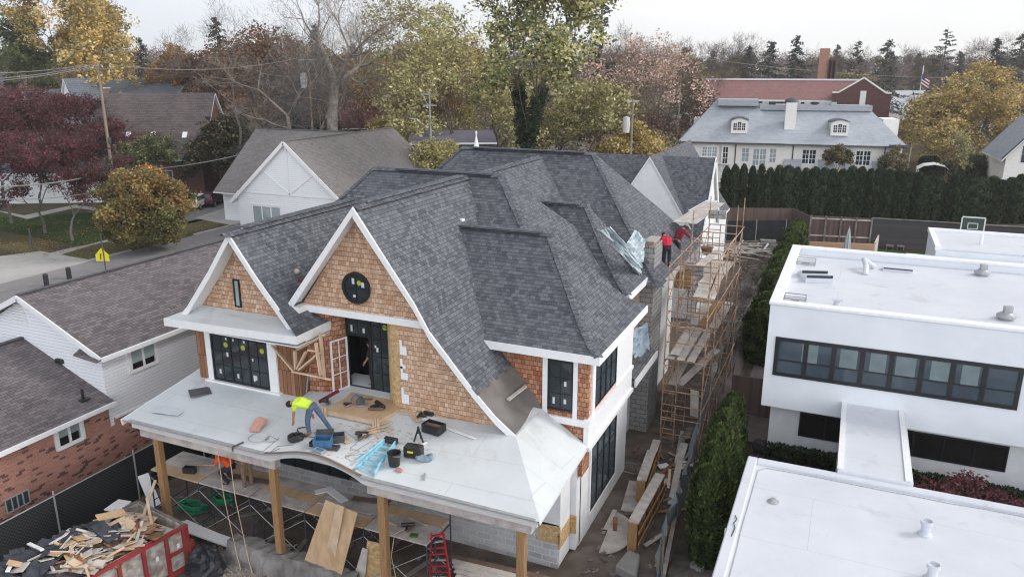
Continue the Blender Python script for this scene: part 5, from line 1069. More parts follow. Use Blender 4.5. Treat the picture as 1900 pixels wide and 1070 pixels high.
def grow(seed, h, trunk=.35, r0=.25, levels=4, kids=(2, 4), ang=(22, 48), up=.25, shrink=.72, jit=.16, lean=(0, 0), first=None, fat=1.0):
    """returns tubes [(points, radii)] and tips [(point, direction, level)]"""
    q = random.Random(seed); tubes = []; tips = []
    def rec(p, d, L_, r, lv):
        n = 4 if lv < 2 else 3; pts = [p]; rr = [r]
        for k in range(n):
            d = (d + V((q.gauss(0, jit), q.gauss(0, jit), q.gauss(0, jit) + up * (.35 if lv else .1)))).normalized()
            p = p + d * (L_ / n); pts.append(p); rr.append(r * (1 - .45 * (k + 1) / n))
            if lv >= 1 and k >= 1 and lv < levels and q.random() < .55: side(p, d, L_, rr[-1], lv, q)
        tubes.append((pts, rr, lv))
        if lv >= levels: tips.append((p, d, lv)); tips.append((pts[-2], d, lv)); return
        n = q.randint(*kids); a0 = q.uniform(0, 6.28)
        for i in range(n):
            a = R(q.uniform(*ang)); b = a0 + 6.283 * i / n + q.gauss(0, .3); x = d.orthogonal().normalized(); y = d.cross(x)
            rec(p, (d * math.cos(a) + (x * math.cos(b) + y * math.sin(b)) * math.sin(a)).normalized(), L_ * q.uniform(shrink - .08, shrink + .08) if lv else h * q.uniform(.22, .3), rr[-1] * q.uniform(.6, .8) * fat, lv + 1)
    def side(p, d, L_, r, lv, q):
        a = R(q.uniform(35, 65)); b = q.uniform(0, 6.28); x = d.orthogonal().normalized(); y = d.cross(x)
        rec(p, (d * math.cos(a) + (x * math.cos(b) + y * math.sin(b)) * math.sin(a)).normalized(), L_ * q.uniform(.5, .7), r * .5, lv + 1)
    rec(V((0, 0, 0)), V((lean[0], lean[1], 1)).normalized(), h * trunk, r0, 0)
    return tubes, tips
def wood_mesh(name, tubes, mat, twigs=None, seed=0, maxlv=9, tw_len=.8, tw_r=.012, n_tw=0, tips=None):
    vs, fs = [], []; b = 0
    for pts, rr, lv in tubes:
        if lv > maxlv: continue
        n = 8 if lv == 0 else 5 if lv < 2 else 3; m = MB(); m.tube(pts, rr, n, caps=False)
        vs.append(np.array(m.v, np.float32)); fs.append(np.array(m.f, np.int32) + b); b += len(m.v)
    if n_tw and tips:
        g = np.random.default_rng(seed); T = np.array([t[0] for t in tips], np.float32); Dn = np.array([t[1] for t in tips], np.float32)
        i = g.integers(0, len(T), n_tw); d = Dn[i] * .8 + g.normal(0, .55, (n_tw, 3)); d[:, 2] += .25; d /= np.linalg.norm(d, axis=1)[:, None]
        p = T[i] + g.normal(0, .25, (n_tw, 3)) - d * .1; l = tw_len * g.uniform(.4, 1.3, n_tw)[:, None]
        s = np.cross(d, g.normal(0, 1, (n_tw, 3))); s /= np.linalg.norm(s, axis=1)[:, None]
        e = p + d * l; v = np.stack([p - s * tw_r, p + s * tw_r, e + s * tw_r * .4, e - s * tw_r * .4], 1).reshape(-1, 3)
        vs.append(v.astype(np.float32)); fs.append((np.arange(n_tw * 4, dtype=np.int32) + b).reshape(-1, 4)); b += n_tw * 4
    return fast_mesh(name, np.concatenate(vs), np.concatenate(fs), mat)
def leaf_arrays(centers, n, spread, size, pal, seed, dirs=None, droop=0., flat=.6, clumpvar=.25):
    """n small faces scattered round the given points; each clump keeps its own tone"""
    g = np.random.default_rng(seed); C = np.asarray(centers, np.float32); i = g.integers(0, len(C), n)
    sp = spread * g.uniform(.6, 1.25, len(C))[i][:, None]
    off = g.normal(0, 1, (n, 3)); off /= np.maximum(np.linalg.norm(off, axis=1), 1e-3)[:, None]; off *= g.uniform(.15, 1, n)[:, None] ** .6
    p = C[i] + off * sp * np.array([1, 1, flat]); p[:, 2] -= droop * np.abs(g.normal(0, 1, n))
    a = g.normal(0, 1, (n, 3)); a[:, 2] *= .6; a /= np.linalg.norm(a, axis=1)[:, None]; b = np.cross(a, g.normal(0, 1, (n, 3))); b /= np.linalg.norm(b, axis=1)[:, None]
    s = size * g.uniform(.55, 1.35, n)[:, None]
    v = np.stack([p - a * s, p - b * s * .55, p + a * s, p + b * s * .55], 1).reshape(-1, 3)
    P = np.asarray(pal, np.float32); ci = g.integers(0, len(P), len(C)); w = g.random(n); pick = np.where(w < .6, ci[i], g.integers(0, len(P), n))
    t = P[pick] * (1 + g.normal(0, clumpvar, len(C)).clip(-.5, .6)[i])[:, None] * g.uniform(.75, 1.3, n)[:, None]
    return v, np.arange(n * 4, dtype=np.int32).reshape(-1, 4), t.clip(.004, 1)
PAL = dict(
    gold=[(.42, .3, .1), (.5, .38, .15), (.36, .25, .09), (.28, .24, .1), (.55, .44, .22)],
    olive=[(.36, .34, .14), (.46, .42, .21), (.26, .27, .11), (.56, .5, .29), (.4, .36, .16)],
    green=[(.12, .15, .065), (.15, .18, .085), (.09, .12, .055), (.2, .21, .1)],
    orange=[(.4, .21, .08), (.34, .19, .075), (.44, .27, .11), (.22, .19, .08)],
    mixed=[(.36, .22, .08), (.24, .21, .085), (.15, .16, .065), (.2, .19, .075), (.3, .23, .09), (.12, .135, .055)],
    rust=[(.24, .14, .09), (.2, .12, .085), (.3, .18, .11), (.17, .115, .08)],
    salmon=[(.5, .35, .28), (.45, .3, .24), (.54, .4, .33), (.4, .28, .23)],
    maroon=[(.11, .036, .045), (.15, .042, .05), (.085, .034, .042), (.17, .07, .072), (.09, .052, .05)],
    brownolive=[(.27, .21, .12), (.22, .185, .11), (.33, .25, .14), (.17, .15, .09)],
    conifer=[(.06, .075, .068), (.08, .095, .082), (.05, .062, .056), (.1, .11, .095)],  # greyed needle tones; distant haze is mixed into the colour
    yew=[(.045, .052, .032), (.06, .065, .04), (.08, .07, .045), (.036, .042, .028)],
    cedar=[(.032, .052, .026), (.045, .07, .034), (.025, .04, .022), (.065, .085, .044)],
    cedar_bright=[(.055, .085, .026), (.08, .115, .035), (.042, .068, .022), (.11, .13, .045)],  # brighter green leaf tones of the evergreens by the modern house
    copperleaf=[(.14, .085, .075), (.17, .1, .085), (.1, .07, .065)], twig=[(.24, .19, .175), (.2, .16, .15), (.28, .22, .2)],
    purple=[(.22, .185, .185), (.26, .21, .205), (.18, .155, .16)])
def leafy(name, label, cat, seed, h, pal, n, leaf, spread=1.0, bark='bark', trunk=.3, levels=3, ang=(25, 52), up=.2, kids=(3, 4), shrink=.74, n_tw=1400, r0=None, extra=None, lean=(0, 0), sx=1., flat=.7, loc=(0, 0, 0), clumpvar=.25, maxlv=3, part2=None, fat=1.0, tw=None, twr=.012, ell=None):
    t = thing(name, label, cat); tubes, tips = grow(seed, h, trunk, r0 or h * .017, levels, kids, ang, up, shrink, lean=lean, fat=fat)
    zmax = max(p[0].z for p in tips); k = h / zmax                                           # exact height
    tubes = [([V((p.x * k * sx, p.y * k * sx, p.z * k)) for p in a], b, c) for a, b, c in tubes]; tips = [(V((p.x * k * sx, p.y * k * sx, p.z * k)), d, c) for p, d, c in tips]
    w = bpy.data.objects.new('trunk', wood_mesh('trunk', tubes, M[bark], seed=seed, maxlv=maxlv, n_tw=n_tw, tips=tips, tw_len=tw or min(.8, h * .05), tw_r=min(twr, h * .0012))); COL.objects.link(w); attach(w, t)
    if n:
        n = int(n * 1.6); leaf *= .66; spread *= .86; C = [p[0] for p in tips]
        if ell:                                  # a compact clipped-looking crown: clumps filling a rounded volume
            qe = random.Random(seed + 9); C = []
            while len(C) < ell[3]:
                d = V((qe.gauss(0, 1), qe.gauss(0, 1), qe.gauss(0, 1))).normalized() * qe.uniform(.45, 1) ** .5 * (1 + .12 * math.sin(len(C) * 2.3)); C.append(V((d.x * ell[0], d.y * ell[0], max(.35, ell[2] + d.z * ell[1]))))
        v, f, c = leaf_arrays(C, n, spread, leaf, PAL[pal], seed, flat=flat, clumpvar=clumpvar)
        if part2:
            C2 = [p for p in C if p.z > h * part2[1]]; v2, f2, c2 = leaf_arrays(C2, part2[2], spread, leaf, PAL[part2[0]], seed + 1, flat=flat); f2 += len(v); v = np.concatenate([v, v2]); f = np.concatenate([f, f2]); c = np.concatenate([c, c2])
        o = bpy.data.objects.new('crown', fast_mesh('crown', v, f, M['leaf'], c)); COL.objects.link(o); attach(o, t)
    if extra: extra(t, tubes)
    t.location = loc; return t
def bare(name, label, seed, h, loc, bark='bark_pale', levels=5, n_tw=2500, trunk=.3, lean=(0, 0), r0=None, ang=(20, 46), up=.22, sx=1., tw=.9, twr=.014, kids=(2, 3), cat='tree', n=0, pal='twig', leaf=.2, spread=.9):
    return leafy(name, label, cat, seed, h, pal, n, leaf, spread, bark, trunk, levels, ang, up, kids, .74, n_tw, r0, None, lean, sx, loc=loc, maxlv=9, fat=1.18, tw=tw, twr=twr)
def conifer(name, label, seed, h, r, loc, pal='conifer', sparse=False, n=5000, cat='conifer'):
    q = random.Random(seed); g = np.random.default_rng(seed); t = thing(name, label, cat); m = MB(); m.tube([(0, 0, 0), (q.uniform(-.1, .1), 0, h * .5), (0, 0, h)], [h * .016, h * .01, .02], 6); vs = []; C = []
    nb = int(h * (3.2 if sparse else 5)); dirs = []
    for k in range(nb):
        z = h * (.12 + .86 * (k / nb) ** .85); L_ = r * (1 - z / h) ** .75 * q.uniform(.65, 1.15) + .15; a = q.uniform(0, 6.28); dz = L_ * (q.uniform(-.05, .3) if sparse else q.uniform(-.35, -.05))
        e = V((L_ * math.cos(a), L_ * math.sin(a), z + dz)); m.tube([(0, 0, z), V((e.x * .5, e.y * .5, z + dz * .3)), e], [.05 + .01 * h * .1, .035, .01], 3, caps=False)
        for s in np.linspace(.25 if not sparse else .35, 1, int(3 + L_ * 2.2)): C.append((e.x * s, e.y * s, z + dz * s ** 1.5))
    w = m.build('trunk', M['bark_grey'], t); v, f, c = leaf_arrays(C, n, .34 if sparse else .5, .2 if not sparse else .16, PAL[pal], seed, droop=.05, flat=.55)
    o = bpy.data.objects.new('crown', fast_mesh('crown', v, f, M['leaf'], c)); COL.objects.link(o); attach(o, t); t.location = loc; return t
def column(name, label, seed, h, r, n, leaf, pal, loc, cat='hedge tree', top=.75, group=None, square=False, wob=.08):
    """clipped columnar evergreen: leaf faces through a shell"""
    g = np.random.default_rng(seed); z = g.random(n) ** .9 * h; a = g.uniform(0, 6.283, n)
    rr = r * np.where(z > h * top, np.sqrt(np.maximum(0.02, 1 - ((z - h * top) / (h * (1 - top))) ** 2)), 1) * np.minimum(1, .75 + .25 * z / (h * .3))
    rr *= 1 + wob * np.sin(a * 3 + z * 1.7 + seed) + g.normal(0, .05, n)
    if square: rr = rr / np.maximum(np.abs(np.cos(a)), np.abs(np.sin(a))) ** .6
    k = g.uniform(.72, 1.04, n); p = np.c_[rr * k * np.cos(a), rr * k * np.sin(a), z]
    d = np.c_[np.cos(a) * .5, np.sin(a) * .5, np.ones(n) * .9] + g.normal(0, .3, (n, 3)); d /= np.linalg.norm(d, axis=1)[:, None]; s_ = np.cross(d, np.c_[np.cos(a), np.sin(a), np.zeros(n)] + g.normal(0, .3, (n, 3))); s_ /= np.linalg.norm(s_, axis=1)[:, None]
    s = leaf * g.uniform(.6, 1.4, n)[:, None]; v = np.stack([p - d * s * .6, p - s_ * s * .5, p + d * s, p + s_ * s * .5], 1).reshape(-1, 3)
    P = np.asarray(PAL[pal], np.float32); cell = (np.floor(z / .45) * 7 + np.floor(a * 2.2)).astype(int) % 97; tone = 1 + g.normal(0, .3, 97).clip(-.5, .7)
    t = (P[g.integers(0, len(P), n)] * tone[cell][:, None] * g.uniform(.7, 1.3, n)[:, None]).clip(.003, 1)
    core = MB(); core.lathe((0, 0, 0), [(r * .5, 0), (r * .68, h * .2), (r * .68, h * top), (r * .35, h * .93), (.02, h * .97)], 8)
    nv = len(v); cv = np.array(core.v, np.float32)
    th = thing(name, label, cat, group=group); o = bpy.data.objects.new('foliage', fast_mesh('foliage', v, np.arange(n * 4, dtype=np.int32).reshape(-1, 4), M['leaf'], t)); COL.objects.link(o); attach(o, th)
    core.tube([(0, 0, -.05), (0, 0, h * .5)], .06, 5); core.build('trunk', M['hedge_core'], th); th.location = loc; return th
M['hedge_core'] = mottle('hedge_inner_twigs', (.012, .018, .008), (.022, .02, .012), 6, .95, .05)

# single trees one can tell apart
GP = AD(103, 122, 0, 9)
leafy('golden_tree', 'huge golden leaved tree with a dark trunk at the top left', 'tree', 31, 31, 'gold', 15000, .38, 1.7, trunk=.3, levels=4, kids=(3, 4), loc=GP, r0=.6, sx=.56, clumpvar=.3)
leafy('green_tree', 'dark green leafy tree behind the huge golden tree at the left edge', 'tree', 8, 24, 'green', 7000, .42, 1.8, levels=3, loc=AD(20, 138, 0, 9), sx=.9)
leafy('orange_tree', 'round orange and green street tree beside the yellow sign', 'tree', 12, 7.3, 'mixed', 30000, .19, 1.15, trunk=.14, levels=4, kids=(3, 4), ang=(28, 60), up=.1, loc=AZ(276, 466), r0=.16, sx=.75, ell=(3.5, 3.0, 3.6, 170), part2=('orange', .52, 15000))
leafy('green_tree', 'green tree between the wooden pole and the dark brick house', 'tree', 15, 7.8, 'green', 7000, .2, .9, levels=3, loc=AD(288, 82, 0, 4), part2=('olive', .4, 1500))
mar = [(135, 447, 8.6), (84, 433, 9.4), (22, 415, 9.4)]
for k, (x, y, h) in enumerate(mar):
    leafy('crabapple_tree', ('dark red crabapple with three pale stems nearest the orange tree', 'dark red crabapple on the lawn, second left from the orange tree', 'dark red crabapple on the lawn, nearest the left edge')[k], 'tree', 40 + k, h, 'maroon', 7000, .17, .95, bark='bark_grey', trunk=.2, levels=4, kids=(2, 4), ang=(25, 55), loc=AZ(x, y), sx=1.25, n_tw=1500)
for k, (x, D, h) in enumerate(((205, 88, 9.6), (60, 88, 12.2), (-10, 84, 12), (125, 98, 12.4), (250, 92, 7.5), (10, 104, 13))):
    dup(bpy.data.objects['crabapple_tree' if k % 3 == 0 else 'crabapple_tree.00%d' % (k % 3)], AD(x, D, 0, 6), k * 1.3, h / 9.2, ('dark red tree just right of the wooden pole', 'dark red tree filling the gap above the two lawn crabapples', 'dark red tree cut by the left edge of the photo', 'dark red tree in front of the white gabled houses', 'small dark red tree before the brown roof', 'farthest dark red tree at the left')[k])
leafy('golden_column_tree', 'tall narrow golden tree left of the rust coloured wood', 'tree', 17, 18.5, 'orange', 9000, .3, 1.2, trunk=.15, levels=4, ang=(12, 24), up=.5, loc=AD(336, 135, 0, 9), sx=.5, clumpvar=.15)
sy = bare('sycamore_tree', 'tall pale bare sycamore with a forked crown above the garage roof', 21, 28, AD(596, 86, 0, 8), levels=6, n_tw=2200, trunk=.8, r0=.85, ang=(20, 44), lean=(-.02, 0), sx=.95, tw=1.0, twr=.016)
bare('sycamore_tree', 'pale bare tree with several leaning grey stems left of the tall sycamore', 25, 20, AD(535, 82, 0, 6), levels=5, n_tw=1500, trunk=.34, r0=.8, lean=(-.3, .1), ang=(22, 50), sx=1.15)
bare('bare_tree', 'bare tree with wide spreading grey limbs above the dark evergreens', 28, 23, AD(425, 90, 0, 8), bark='bark_grey', levels=6, n_tw=4500, r0=.4, trunk=.3, sx=1.1)
bare('bare_tree', 'slender dark bare tree leaning right of the tall sycamore', 33, 21, AD(652, 92, 0, 6), bark='bark_grey', levels=5, n_tw=4000, r0=.25, trunk=.42, lean=(.22, 0))
bare('bare_tree', 'fine twigged bare tree in front of the maroon roof', 35, 20, AD(715, 108, 0, 8), bark='bark_grey', levels=5, n_tw=5000, r0=.22, trunk=.3, sx=.9)
leafy('dark_evergreen', 'dark brown green evergreen mass left of the garage gable', 'tree', 51, 9.5, 'yew', 9000, .3, 1.2, levels=4, trunk=.12, ang=(25, 60), loc=AD(408, 96, 0, 4), sx=.75, part2=('brownolive', .4, 2500))
leafy('dark_evergreen', 'dark bushy evergreen behind the pale leaning sycamore stems', 'tree', 52, 8.5, 'yew', 8000, .3, 1.2, levels=4, trunk=.12, ang=(25, 60), loc=AD(520, 92, 0, 4), sx=1.1)
leafy('dark_evergreen', 'dark shrubby evergreen below the bare trees right of the sycamore', 'tree', 53, 8.5, 'yew', 9000, .28, 1.2, levels=4, trunk=.12, ang=(25, 60), loc=AD(640, 98, 0, 4), sx=1.2)
for k, (x, D, h, pal) in enumerate(((480, 118, 21, 'rust'), (425, 130, 19, 'rust'), (535, 122, 19, 'rust'), (640, 128, 17, 'orange'), (745, 135, 20, 'rust'), (860, 118, 20, 'gold'), (700, 160, 17, 'rust'), (800, 128, 13, 'orange'))):
    leafy('rust_tree' if pal == 'rust' else 'autumn_tree', ('tall rust brown tree above the dark evergreens', 'rust brown tree left of the bare spreading limbs', 'rust brown tree behind the tall sycamore trunk', 'small bright orange tree between bare trees', 'brown leaved tree left of the pale yellow trees', 'golden orange tree behind the pale yellow trees', 'rust coloured tree far behind the maroon roof', 'orange tree behind the double crossarm pole')[k], 'tree', 60 + k, h, pal, 5000, .36, 1.5, levels=4, loc=AD(x, D, 0, 8), n_tw=1500, sx=.9)
for k, (x, D, h, sxx) in enumerate(((805, 96, 24, .8), (868, 90, 22, .75), (905, 96, 16, .7), (1078, 86, 14.0, .85), (1040, 98, 13, .8))):
    leafy('pale_yellow_tree', ('tall thin pale yellow green tree left of the ivy clad tree', 'pale yellow green tree touching the ivy clad tree', 'lower pale yellow tree behind the black hall', 'bushy pale yellow tree right of the ivy clad trunk', 'low pale yellow tree at the foot of the ivy clad trunk')[k], 'tree', 80 + k, h, 'olive', 4300, .3, 1.15, levels=4, loc=AD(x, D, 0, 8), n_tw=2200, sx=sxx, trunk=.25, clumpvar=.35)
def ivy(t, tubes):
    C = [p for pts, rr, lv in tubes if lv <= 1 for p in [a.lerp(b, s) for a, b in zip(pts, pts[1:]) for s in (0, .25, .5, .75)] if p.z < 17]
    v, f, c = leaf_arrays(C, 9000, .75, .2, PAL['cedar'], 5, flat=1.2); o = bpy.data.objects.new('ivy', fast_mesh('ivy', v, f, M['leaf'], c)); COL.objects.link(o); attach(o, t)
leafy('ivy_clad_tree', 'tallest olive green tree with dark ivy up its trunk', 'tree', 95, 30, 'olive', 10500, .32, 1.4, levels=4, kids=(3, 4), trunk=.15, loc=AD(982, 77, 0, 8), r0=.6, sx=.6, extra=ivy, clumpvar=.35, ang=(18, 42), part2=('green', .2, 9000))
for k, (x, D, h, pal, sxx) in enumerate(((1180, 112, 20, 'salmon', .8), (1135, 102, 13, 'brownolive', 1.0), (1222, 112, 9, 'copperleaf', 1.0), (1292, 118, 12, 'copperleaf', .55), (1235, 84, 4.6, 'yew', 1.1), (1165, 88, 9, 'gold', .8), (1200, 92, 8, 'brownolive', .8))):
    leafy('autumn_tree', ('salmon pink sparse tree right of the yellow green trees', 'brown olive tree behind the transformer pole', 'low copper red tree left of the slate roofed house', 'dark copper columnar tree beside the red tile roof', 'rounded dark green shrub left of the slate roofed house', 'golden shrubby tree beside the transformer pole', 'brown shrubby tree right of the transformer pole')[k], 'tree', 110 + k, h, pal, 3300 if pal == 'salmon' else 5500, .28, 1.2, levels=4, loc=AD(x, D, 0, 7), n_tw=2500, sx=sxx, trunk=.2)
for k, (x, D, h) in enumerate(((1215, 128, 21), (1150, 135, 21), (1255, 150, 20))):
    bare('bare_tree', ('reddish bare tree above the salmon pink tree', 'bare pinkish tree right of the tall thin larch', 'bare dark tree behind the thin pole')[k], 140 + k, h, AD(x, D, 0, 10), bark='bark', levels=5, n_tw=4500, n=900, pal='salmon' if k < 2 else 'twig', tw=1.2)
for k, (x, yt, D) in enumerate(((1335, 78, 165), (1395, 66, 190), (1500, 82, 200), (1610, 86, 200), (1690, 84, 195), (1835, 62, 175), (1565, 90, 215))):
    bare('bare_tree', ('bare grey tree above the left end of the red tile roof', 'tall bare tree behind the dark spruces left of the tower', 'bare tree just left of the brick tower', 'bare tree between the spruces right of the tower', 'bare tree behind the flagpole', 'large bare tree above the golden maple', 'low bare tree right of the brick tower')[k], 240 + k, ZD(yt, D), AD(x, D, 0, 12), bark='bark', levels=5, n_tw=4500, tw=1.3, twr=.02)
conifer('larch_tree', 'tall thin sparse conifer right of the ivy clad tree', 3, 29, 3.4, AD(1112, 118, 0, 10), sparse=True, n=5500)
leafy('golden_maple', 'broad golden brown maple right of the flagpole', 'tree', 131, 15.5, 'gold', 15000, .3, 1.4, levels=4, trunk=.2, kids=(3, 4), ang=(28, 58), loc=AD(1790, 108, 0, 6), sx=.95, part2=('brownolive', .1, 7000))
leafy('golden_maple', 'golden tree against the right edge behind the slate cottage', 'tree', 133, 12.5, 'gold', 9000, .3, 1.4, levels=4, trunk=.2, ang=(28, 58), loc=AD(1885, 118, 0, 6), part2=('brownolive', .1, 5000))
for k, (x, D, h) in enumerate(((795, 92, 7.4), (822, 84, 7.6), (756, 94, 8.6), (722, 97, 9.0))):
    leafy('golden_shrub', ('golden green upright shrub left of the grey pole', 'golden green upright shrub against the new ridge', 'golden green shrub behind the garage roof', 'orange shrub at the end of the garage ridge')[k], 'shrub', 150 + k, h, 'gold' if k == 3 else 'olive', 6000, .2, .8, levels=4, trunk=.1, ang=(15, 32), up=.4, loc=AD(x, D, 0, 5), sx=.7, part2=('gold', .3, 2500))
for k, (x, y, r, h) in enumerate(((1556, 322, 1.25, 4.6), (1652, 322, 1.25, 4.8))):
    leafy('round_topped_tree', ('clipped round headed tree standing at the middle of the slate roofed house', 'clipped round headed tree standing at the right end of the slate roofed house')[k], 'tree', 160 + k, 6.0, 'brownolive', 4500, .16, .55, levels=3, trunk=.55, ang=(30, 60), loc=AD((1552, 1655)[k], 93, 0, 4), sx=.75, part2=('cedar', .3, 4000))
leafy('red_maple', 'small crimson japanese maple by the lower windows of the modern house', 'tree', 171, 2.7, 'maroon', 6500, .1, .42, levels=4, trunk=.2, ang=(35, 70), up=0, loc=AY(1800, 890, 25.8).to_2d().to_3d() + V((0, 0, 0)), sx=1.2, r0=.05, bark='bark_grey', n_tw=300)
# conifers on the skyline
for k, (x, yt, D, r, sp) in enumerate(((1425, 72, 150, 4.2, 0), (1472, 62, 165, 4.5, 0), (1385, 82, 175, 3, 0), (1585, 72, 190, 4, 1), (1640, 70, 175, 4.6, 0), (1745, 50, 170, 5.5, 1), (1548, 80, 230, 3.4, 0), (1840, 66, 150, 4.2, 0), (1882, 58, 145, 5, 0), (1775, 92, 210, 3, 0), (1270, 84, 170, 2.6, 0), (412, 26, 135, 4.2, 0), (592, 42, 150, 3.8, 0), (268, 66, 175, 3.6, 0), (540, 62, 160, 3.2, 0), (660, 78, 190, 4, 0), (1320, 92, 220, 3, 0), (1700, 96, 230, 3, 0))):
    D_ = D; h = ZD(yt, D_)
    conifer('spruce_tree' if not sp else 'larch_tree', ('dark spruce, leftmost of the pair left of the brick tower', 'dark spruce next to the brick tower', 'small dark spruce at the left of the tower pair', 'sparse conifer just right of the brick tower', 'broad dark conifer right of the brick tower', 'tall sparse spreading conifer on the right skyline', 'thin conifer peeking behind the brick tower', 'dark spruce behind the golden maple', 'large dark spruce at the right edge of the skyline', 'small pointed conifer behind the golden maple', 'narrow dark spruce beside the thin pole', 'dark conifer behind the bare limbs at the left', 'dark conifer behind the sycamore crown', 'lone dark conifer on the left skyline', 'dark conifer between bare crowns left of the sycamore', 'dark conifer low on the skyline right of the sycamore', 'distant conifer above the red tile roof', 'distant conifer above the flagpole')[k], 200 + k, h, r * (1.2 if sp else 1.55), AD(x, D_, 0, 12), sparse=bool(sp), n=5500)
# the far wood: bare and brown crowns standing one behind another
kinds = []
for k, (pal, n) in enumerate((('purple', 1500), ('twig', 900), ('rust', 2600), ('brownolive', 2600), ('purple', 700), ('gold', 2400), ('olive', 2400), ('conifer', 0))):
    if pal == 'conifer': o = conifer('far_spruce', 'dark conifer in the far wood', 300, 17, 3.8, (0, 0, 0), n=3000)
    else: o = leafy('far_tree', 'x', 'tree', 310 + k, 16, pal, n, .42, 1.5, bark='bark_grey', levels=4, n_tw=2600 if n < 2000 else 600, sx=.9, r0=.2)
    kinds.append((o, pal))
FARL = dict(purple='grey purple bare tree in the far wood', twig='pale twiggy bare tree in the far wood', rust='rust brown tree in the far wood', brownolive='brown olive tree in the far wood', gold='golden tree in the far wood', olive='yellow green tree in the far wood', conifer='dark conifer in the far wood')
q = random.Random(99); used = set(); nfar = 0
wts = [5, 4, 3, 2.5, 4, 1, .8, 1.2]
for D0, n, h0 in ((160, 26, 13.5), (200, 34, 16), (245, 40, 18.5), (300, 46, 20.5), (370, 50, 22.5)):
    for i in range(n):
        px = -150 + 2200 * (i + q.uniform(.1, .9)) / n; D = D0 * q.uniform(.93, 1.08)
        if 1290 < px < 1660 and D < 176: continue
        if 1640 < px < 1760 and D < 215: continue
        if 180 < px < 400 and D < 150: continue
        w_ = list(wts)
        if px > 1250: w_ = [6, 5, 1, 1.6, 5, .5, .3, 1.4]
        j = q.choices(range(8), w_)[0]; o, pal = kinds[j]; s = h0 / 16 * q.uniform(.82, 1.14) * (1.02 if px < 1250 else .93)
        loc = AD(px, D, 0, 12); lab = FARL[pal]
        if j not in used: used.add(j); t = o; t.location = loc; t.rotation_euler[2] = q.uniform(0, 6); t.scale = (s, s, s); t['label'] = lab; t['group'] = 'trees of the far wood'
        else: dup(o, loc, q.uniform(0, 6), (s * q.uniform(.9, 1.2), s * q.uniform(.9, 1.2), s), lab, 'trees of the far wood')
for j, (o, pal) in enumerate(kinds):
    if j not in used:
        for c in list(o.children): bpy.data.objects.remove(c)
        bpy.data.objects.remove(o)
g = np.random.default_rng(5); C = []
for k in range(900):
    D = g.uniform(400, 800); px = g.uniform(-300, 2200); p = AD(px, D, g.uniform(3, 17) + (D - 400) * .02, 12); C.append(tuple(p))
v, f, c = leaf_arrays(C, 26000, 6.5, 1.3, PAL['purple'] + PAL['rust'][:1] + PAL['brownolive'][:1] + PAL['conifer'][:1], 9, flat=.6)
o = bpy.data.objects.new('far_woodland', fast_mesh('far_woodland', v, f, M['leaf'], c)); COL.objects.link(o); tag(o, 'distant grey brown woodland along the horizon', 'woodland', kind='stuff')
# undergrowth and leaf litter between the far houses
C = [tuple(AD(q.uniform(-100, 1300), q.uniform(96, 170), q.uniform(.4, 2.2), 2)) for k in range(420)]
v, f, c = leaf_arrays(C, 24000, 1.7, .34, PAL['rust'] + PAL['brownolive'] + PAL['yew'] + PAL['purple'], 19, flat=.7); o = bpy.data.objects.new('undergrowth', fast_mesh('undergrowth', v, f, M['leaf'], c)); COL.objects.link(o); tag(o, 'brown shrubs and undergrowth between the distant houses', 'undergrowth', kind='stuff')

# hedges: every clipped evergreen stands on its own
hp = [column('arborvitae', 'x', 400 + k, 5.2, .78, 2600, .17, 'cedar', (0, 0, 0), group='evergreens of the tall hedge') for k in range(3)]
a_, b_ = AZ(1342, 398), AZ(1692, 412); n = 22; first = set()
def place(protos, k, loc, rz, sc, lab, grp):
    o = protos[k % len(protos)]
    if (id(protos), k % len(protos)) not in first: first.add((id(protos), k % len(protos))); o.location = loc; o.rotation_euler[2] = rz; o.scale = sc; o['label'] = lab; o['group'] = grp; return o
    return dup(o, loc, rz, sc, lab, grp)
for k in range(n):
    p = a_.lerp(b_, k / (n - 1)); s = q.uniform(.94, 1.05)
    place(hp, k, p + V((0, q.uniform(-.15, .15), 0)), q.uniform(0, 6), (s * (.56 if k < 6 else .72), s * (.64 if k < 6 else .95), q.uniform(.94, 1.06) * (1.02 if k < 7 else .98)), 'dark clipped evergreen with a gap beside it at the left end of the tall hedge' if k < 6 else 'dark clipped evergreen in the closed middle of the tall hedge', 'evergreens of the tall hedge')
for k, px in enumerate((1702, 1716, 1730, 1749, 1762, 1779, 1796, 1813, 1830, 1847, 1864, 1881, 1898)):
    p = AZ(px, 414); s = q.uniform(.95, 1.04)
    place(hp, k, p, q.uniform(0, 6), (s * .8, s, s * (.86 if px != 1749 else .8) * q.uniform(.95, 1.05)), 'dark clipped evergreen right of the gap in the tall hedge' if px < 1760 else 'dark clipped evergreen in the right part of the tall hedge', 'evergreens of the tall hedge')
for k, (px, D, h) in enumerate(((1713, 104, 3.6), (1722, 104, 3.6), (1732, 104, 3.6))):
    dup(hp[0], AD(px, D, 0, 2), k, (.9, .9, h / 5.2), 'dark square clipped bush beside the white canopy', 'clipped bushes by the canopy')
CN = thing('garden_canopy', 'white curved canopy roof between the tall hedge evergreens', 'canopy', AD(1733, 100, 0, 3)); p = CN.location; m = MB()
prf = [(-1.9, 2.5), (-1.2, 2.95), (0, 3.15), (1.2, 2.95), (1.9, 2.3), (2.0, 1.4)]
for a, b in zip(prf, prf[1:]): m.prism([p + V((a[0], -1.5, a[1])), p + V((b[0], -1.5, b[1])), p + V((b[0], 1.5, b[1])), p + V((a[0], 1.5, a[1]))], (0, 0, -.06))
m.build('canopy_roof', M['white_trim'], CN); [MB().tube([p + V((x, y, 0)), p + V((x, y, 2.4))], .05, 6).build('canopy_post', M['white_trim'], CN) for x in (-1.8, 1.8) for y in (-1.4, 1.4)]
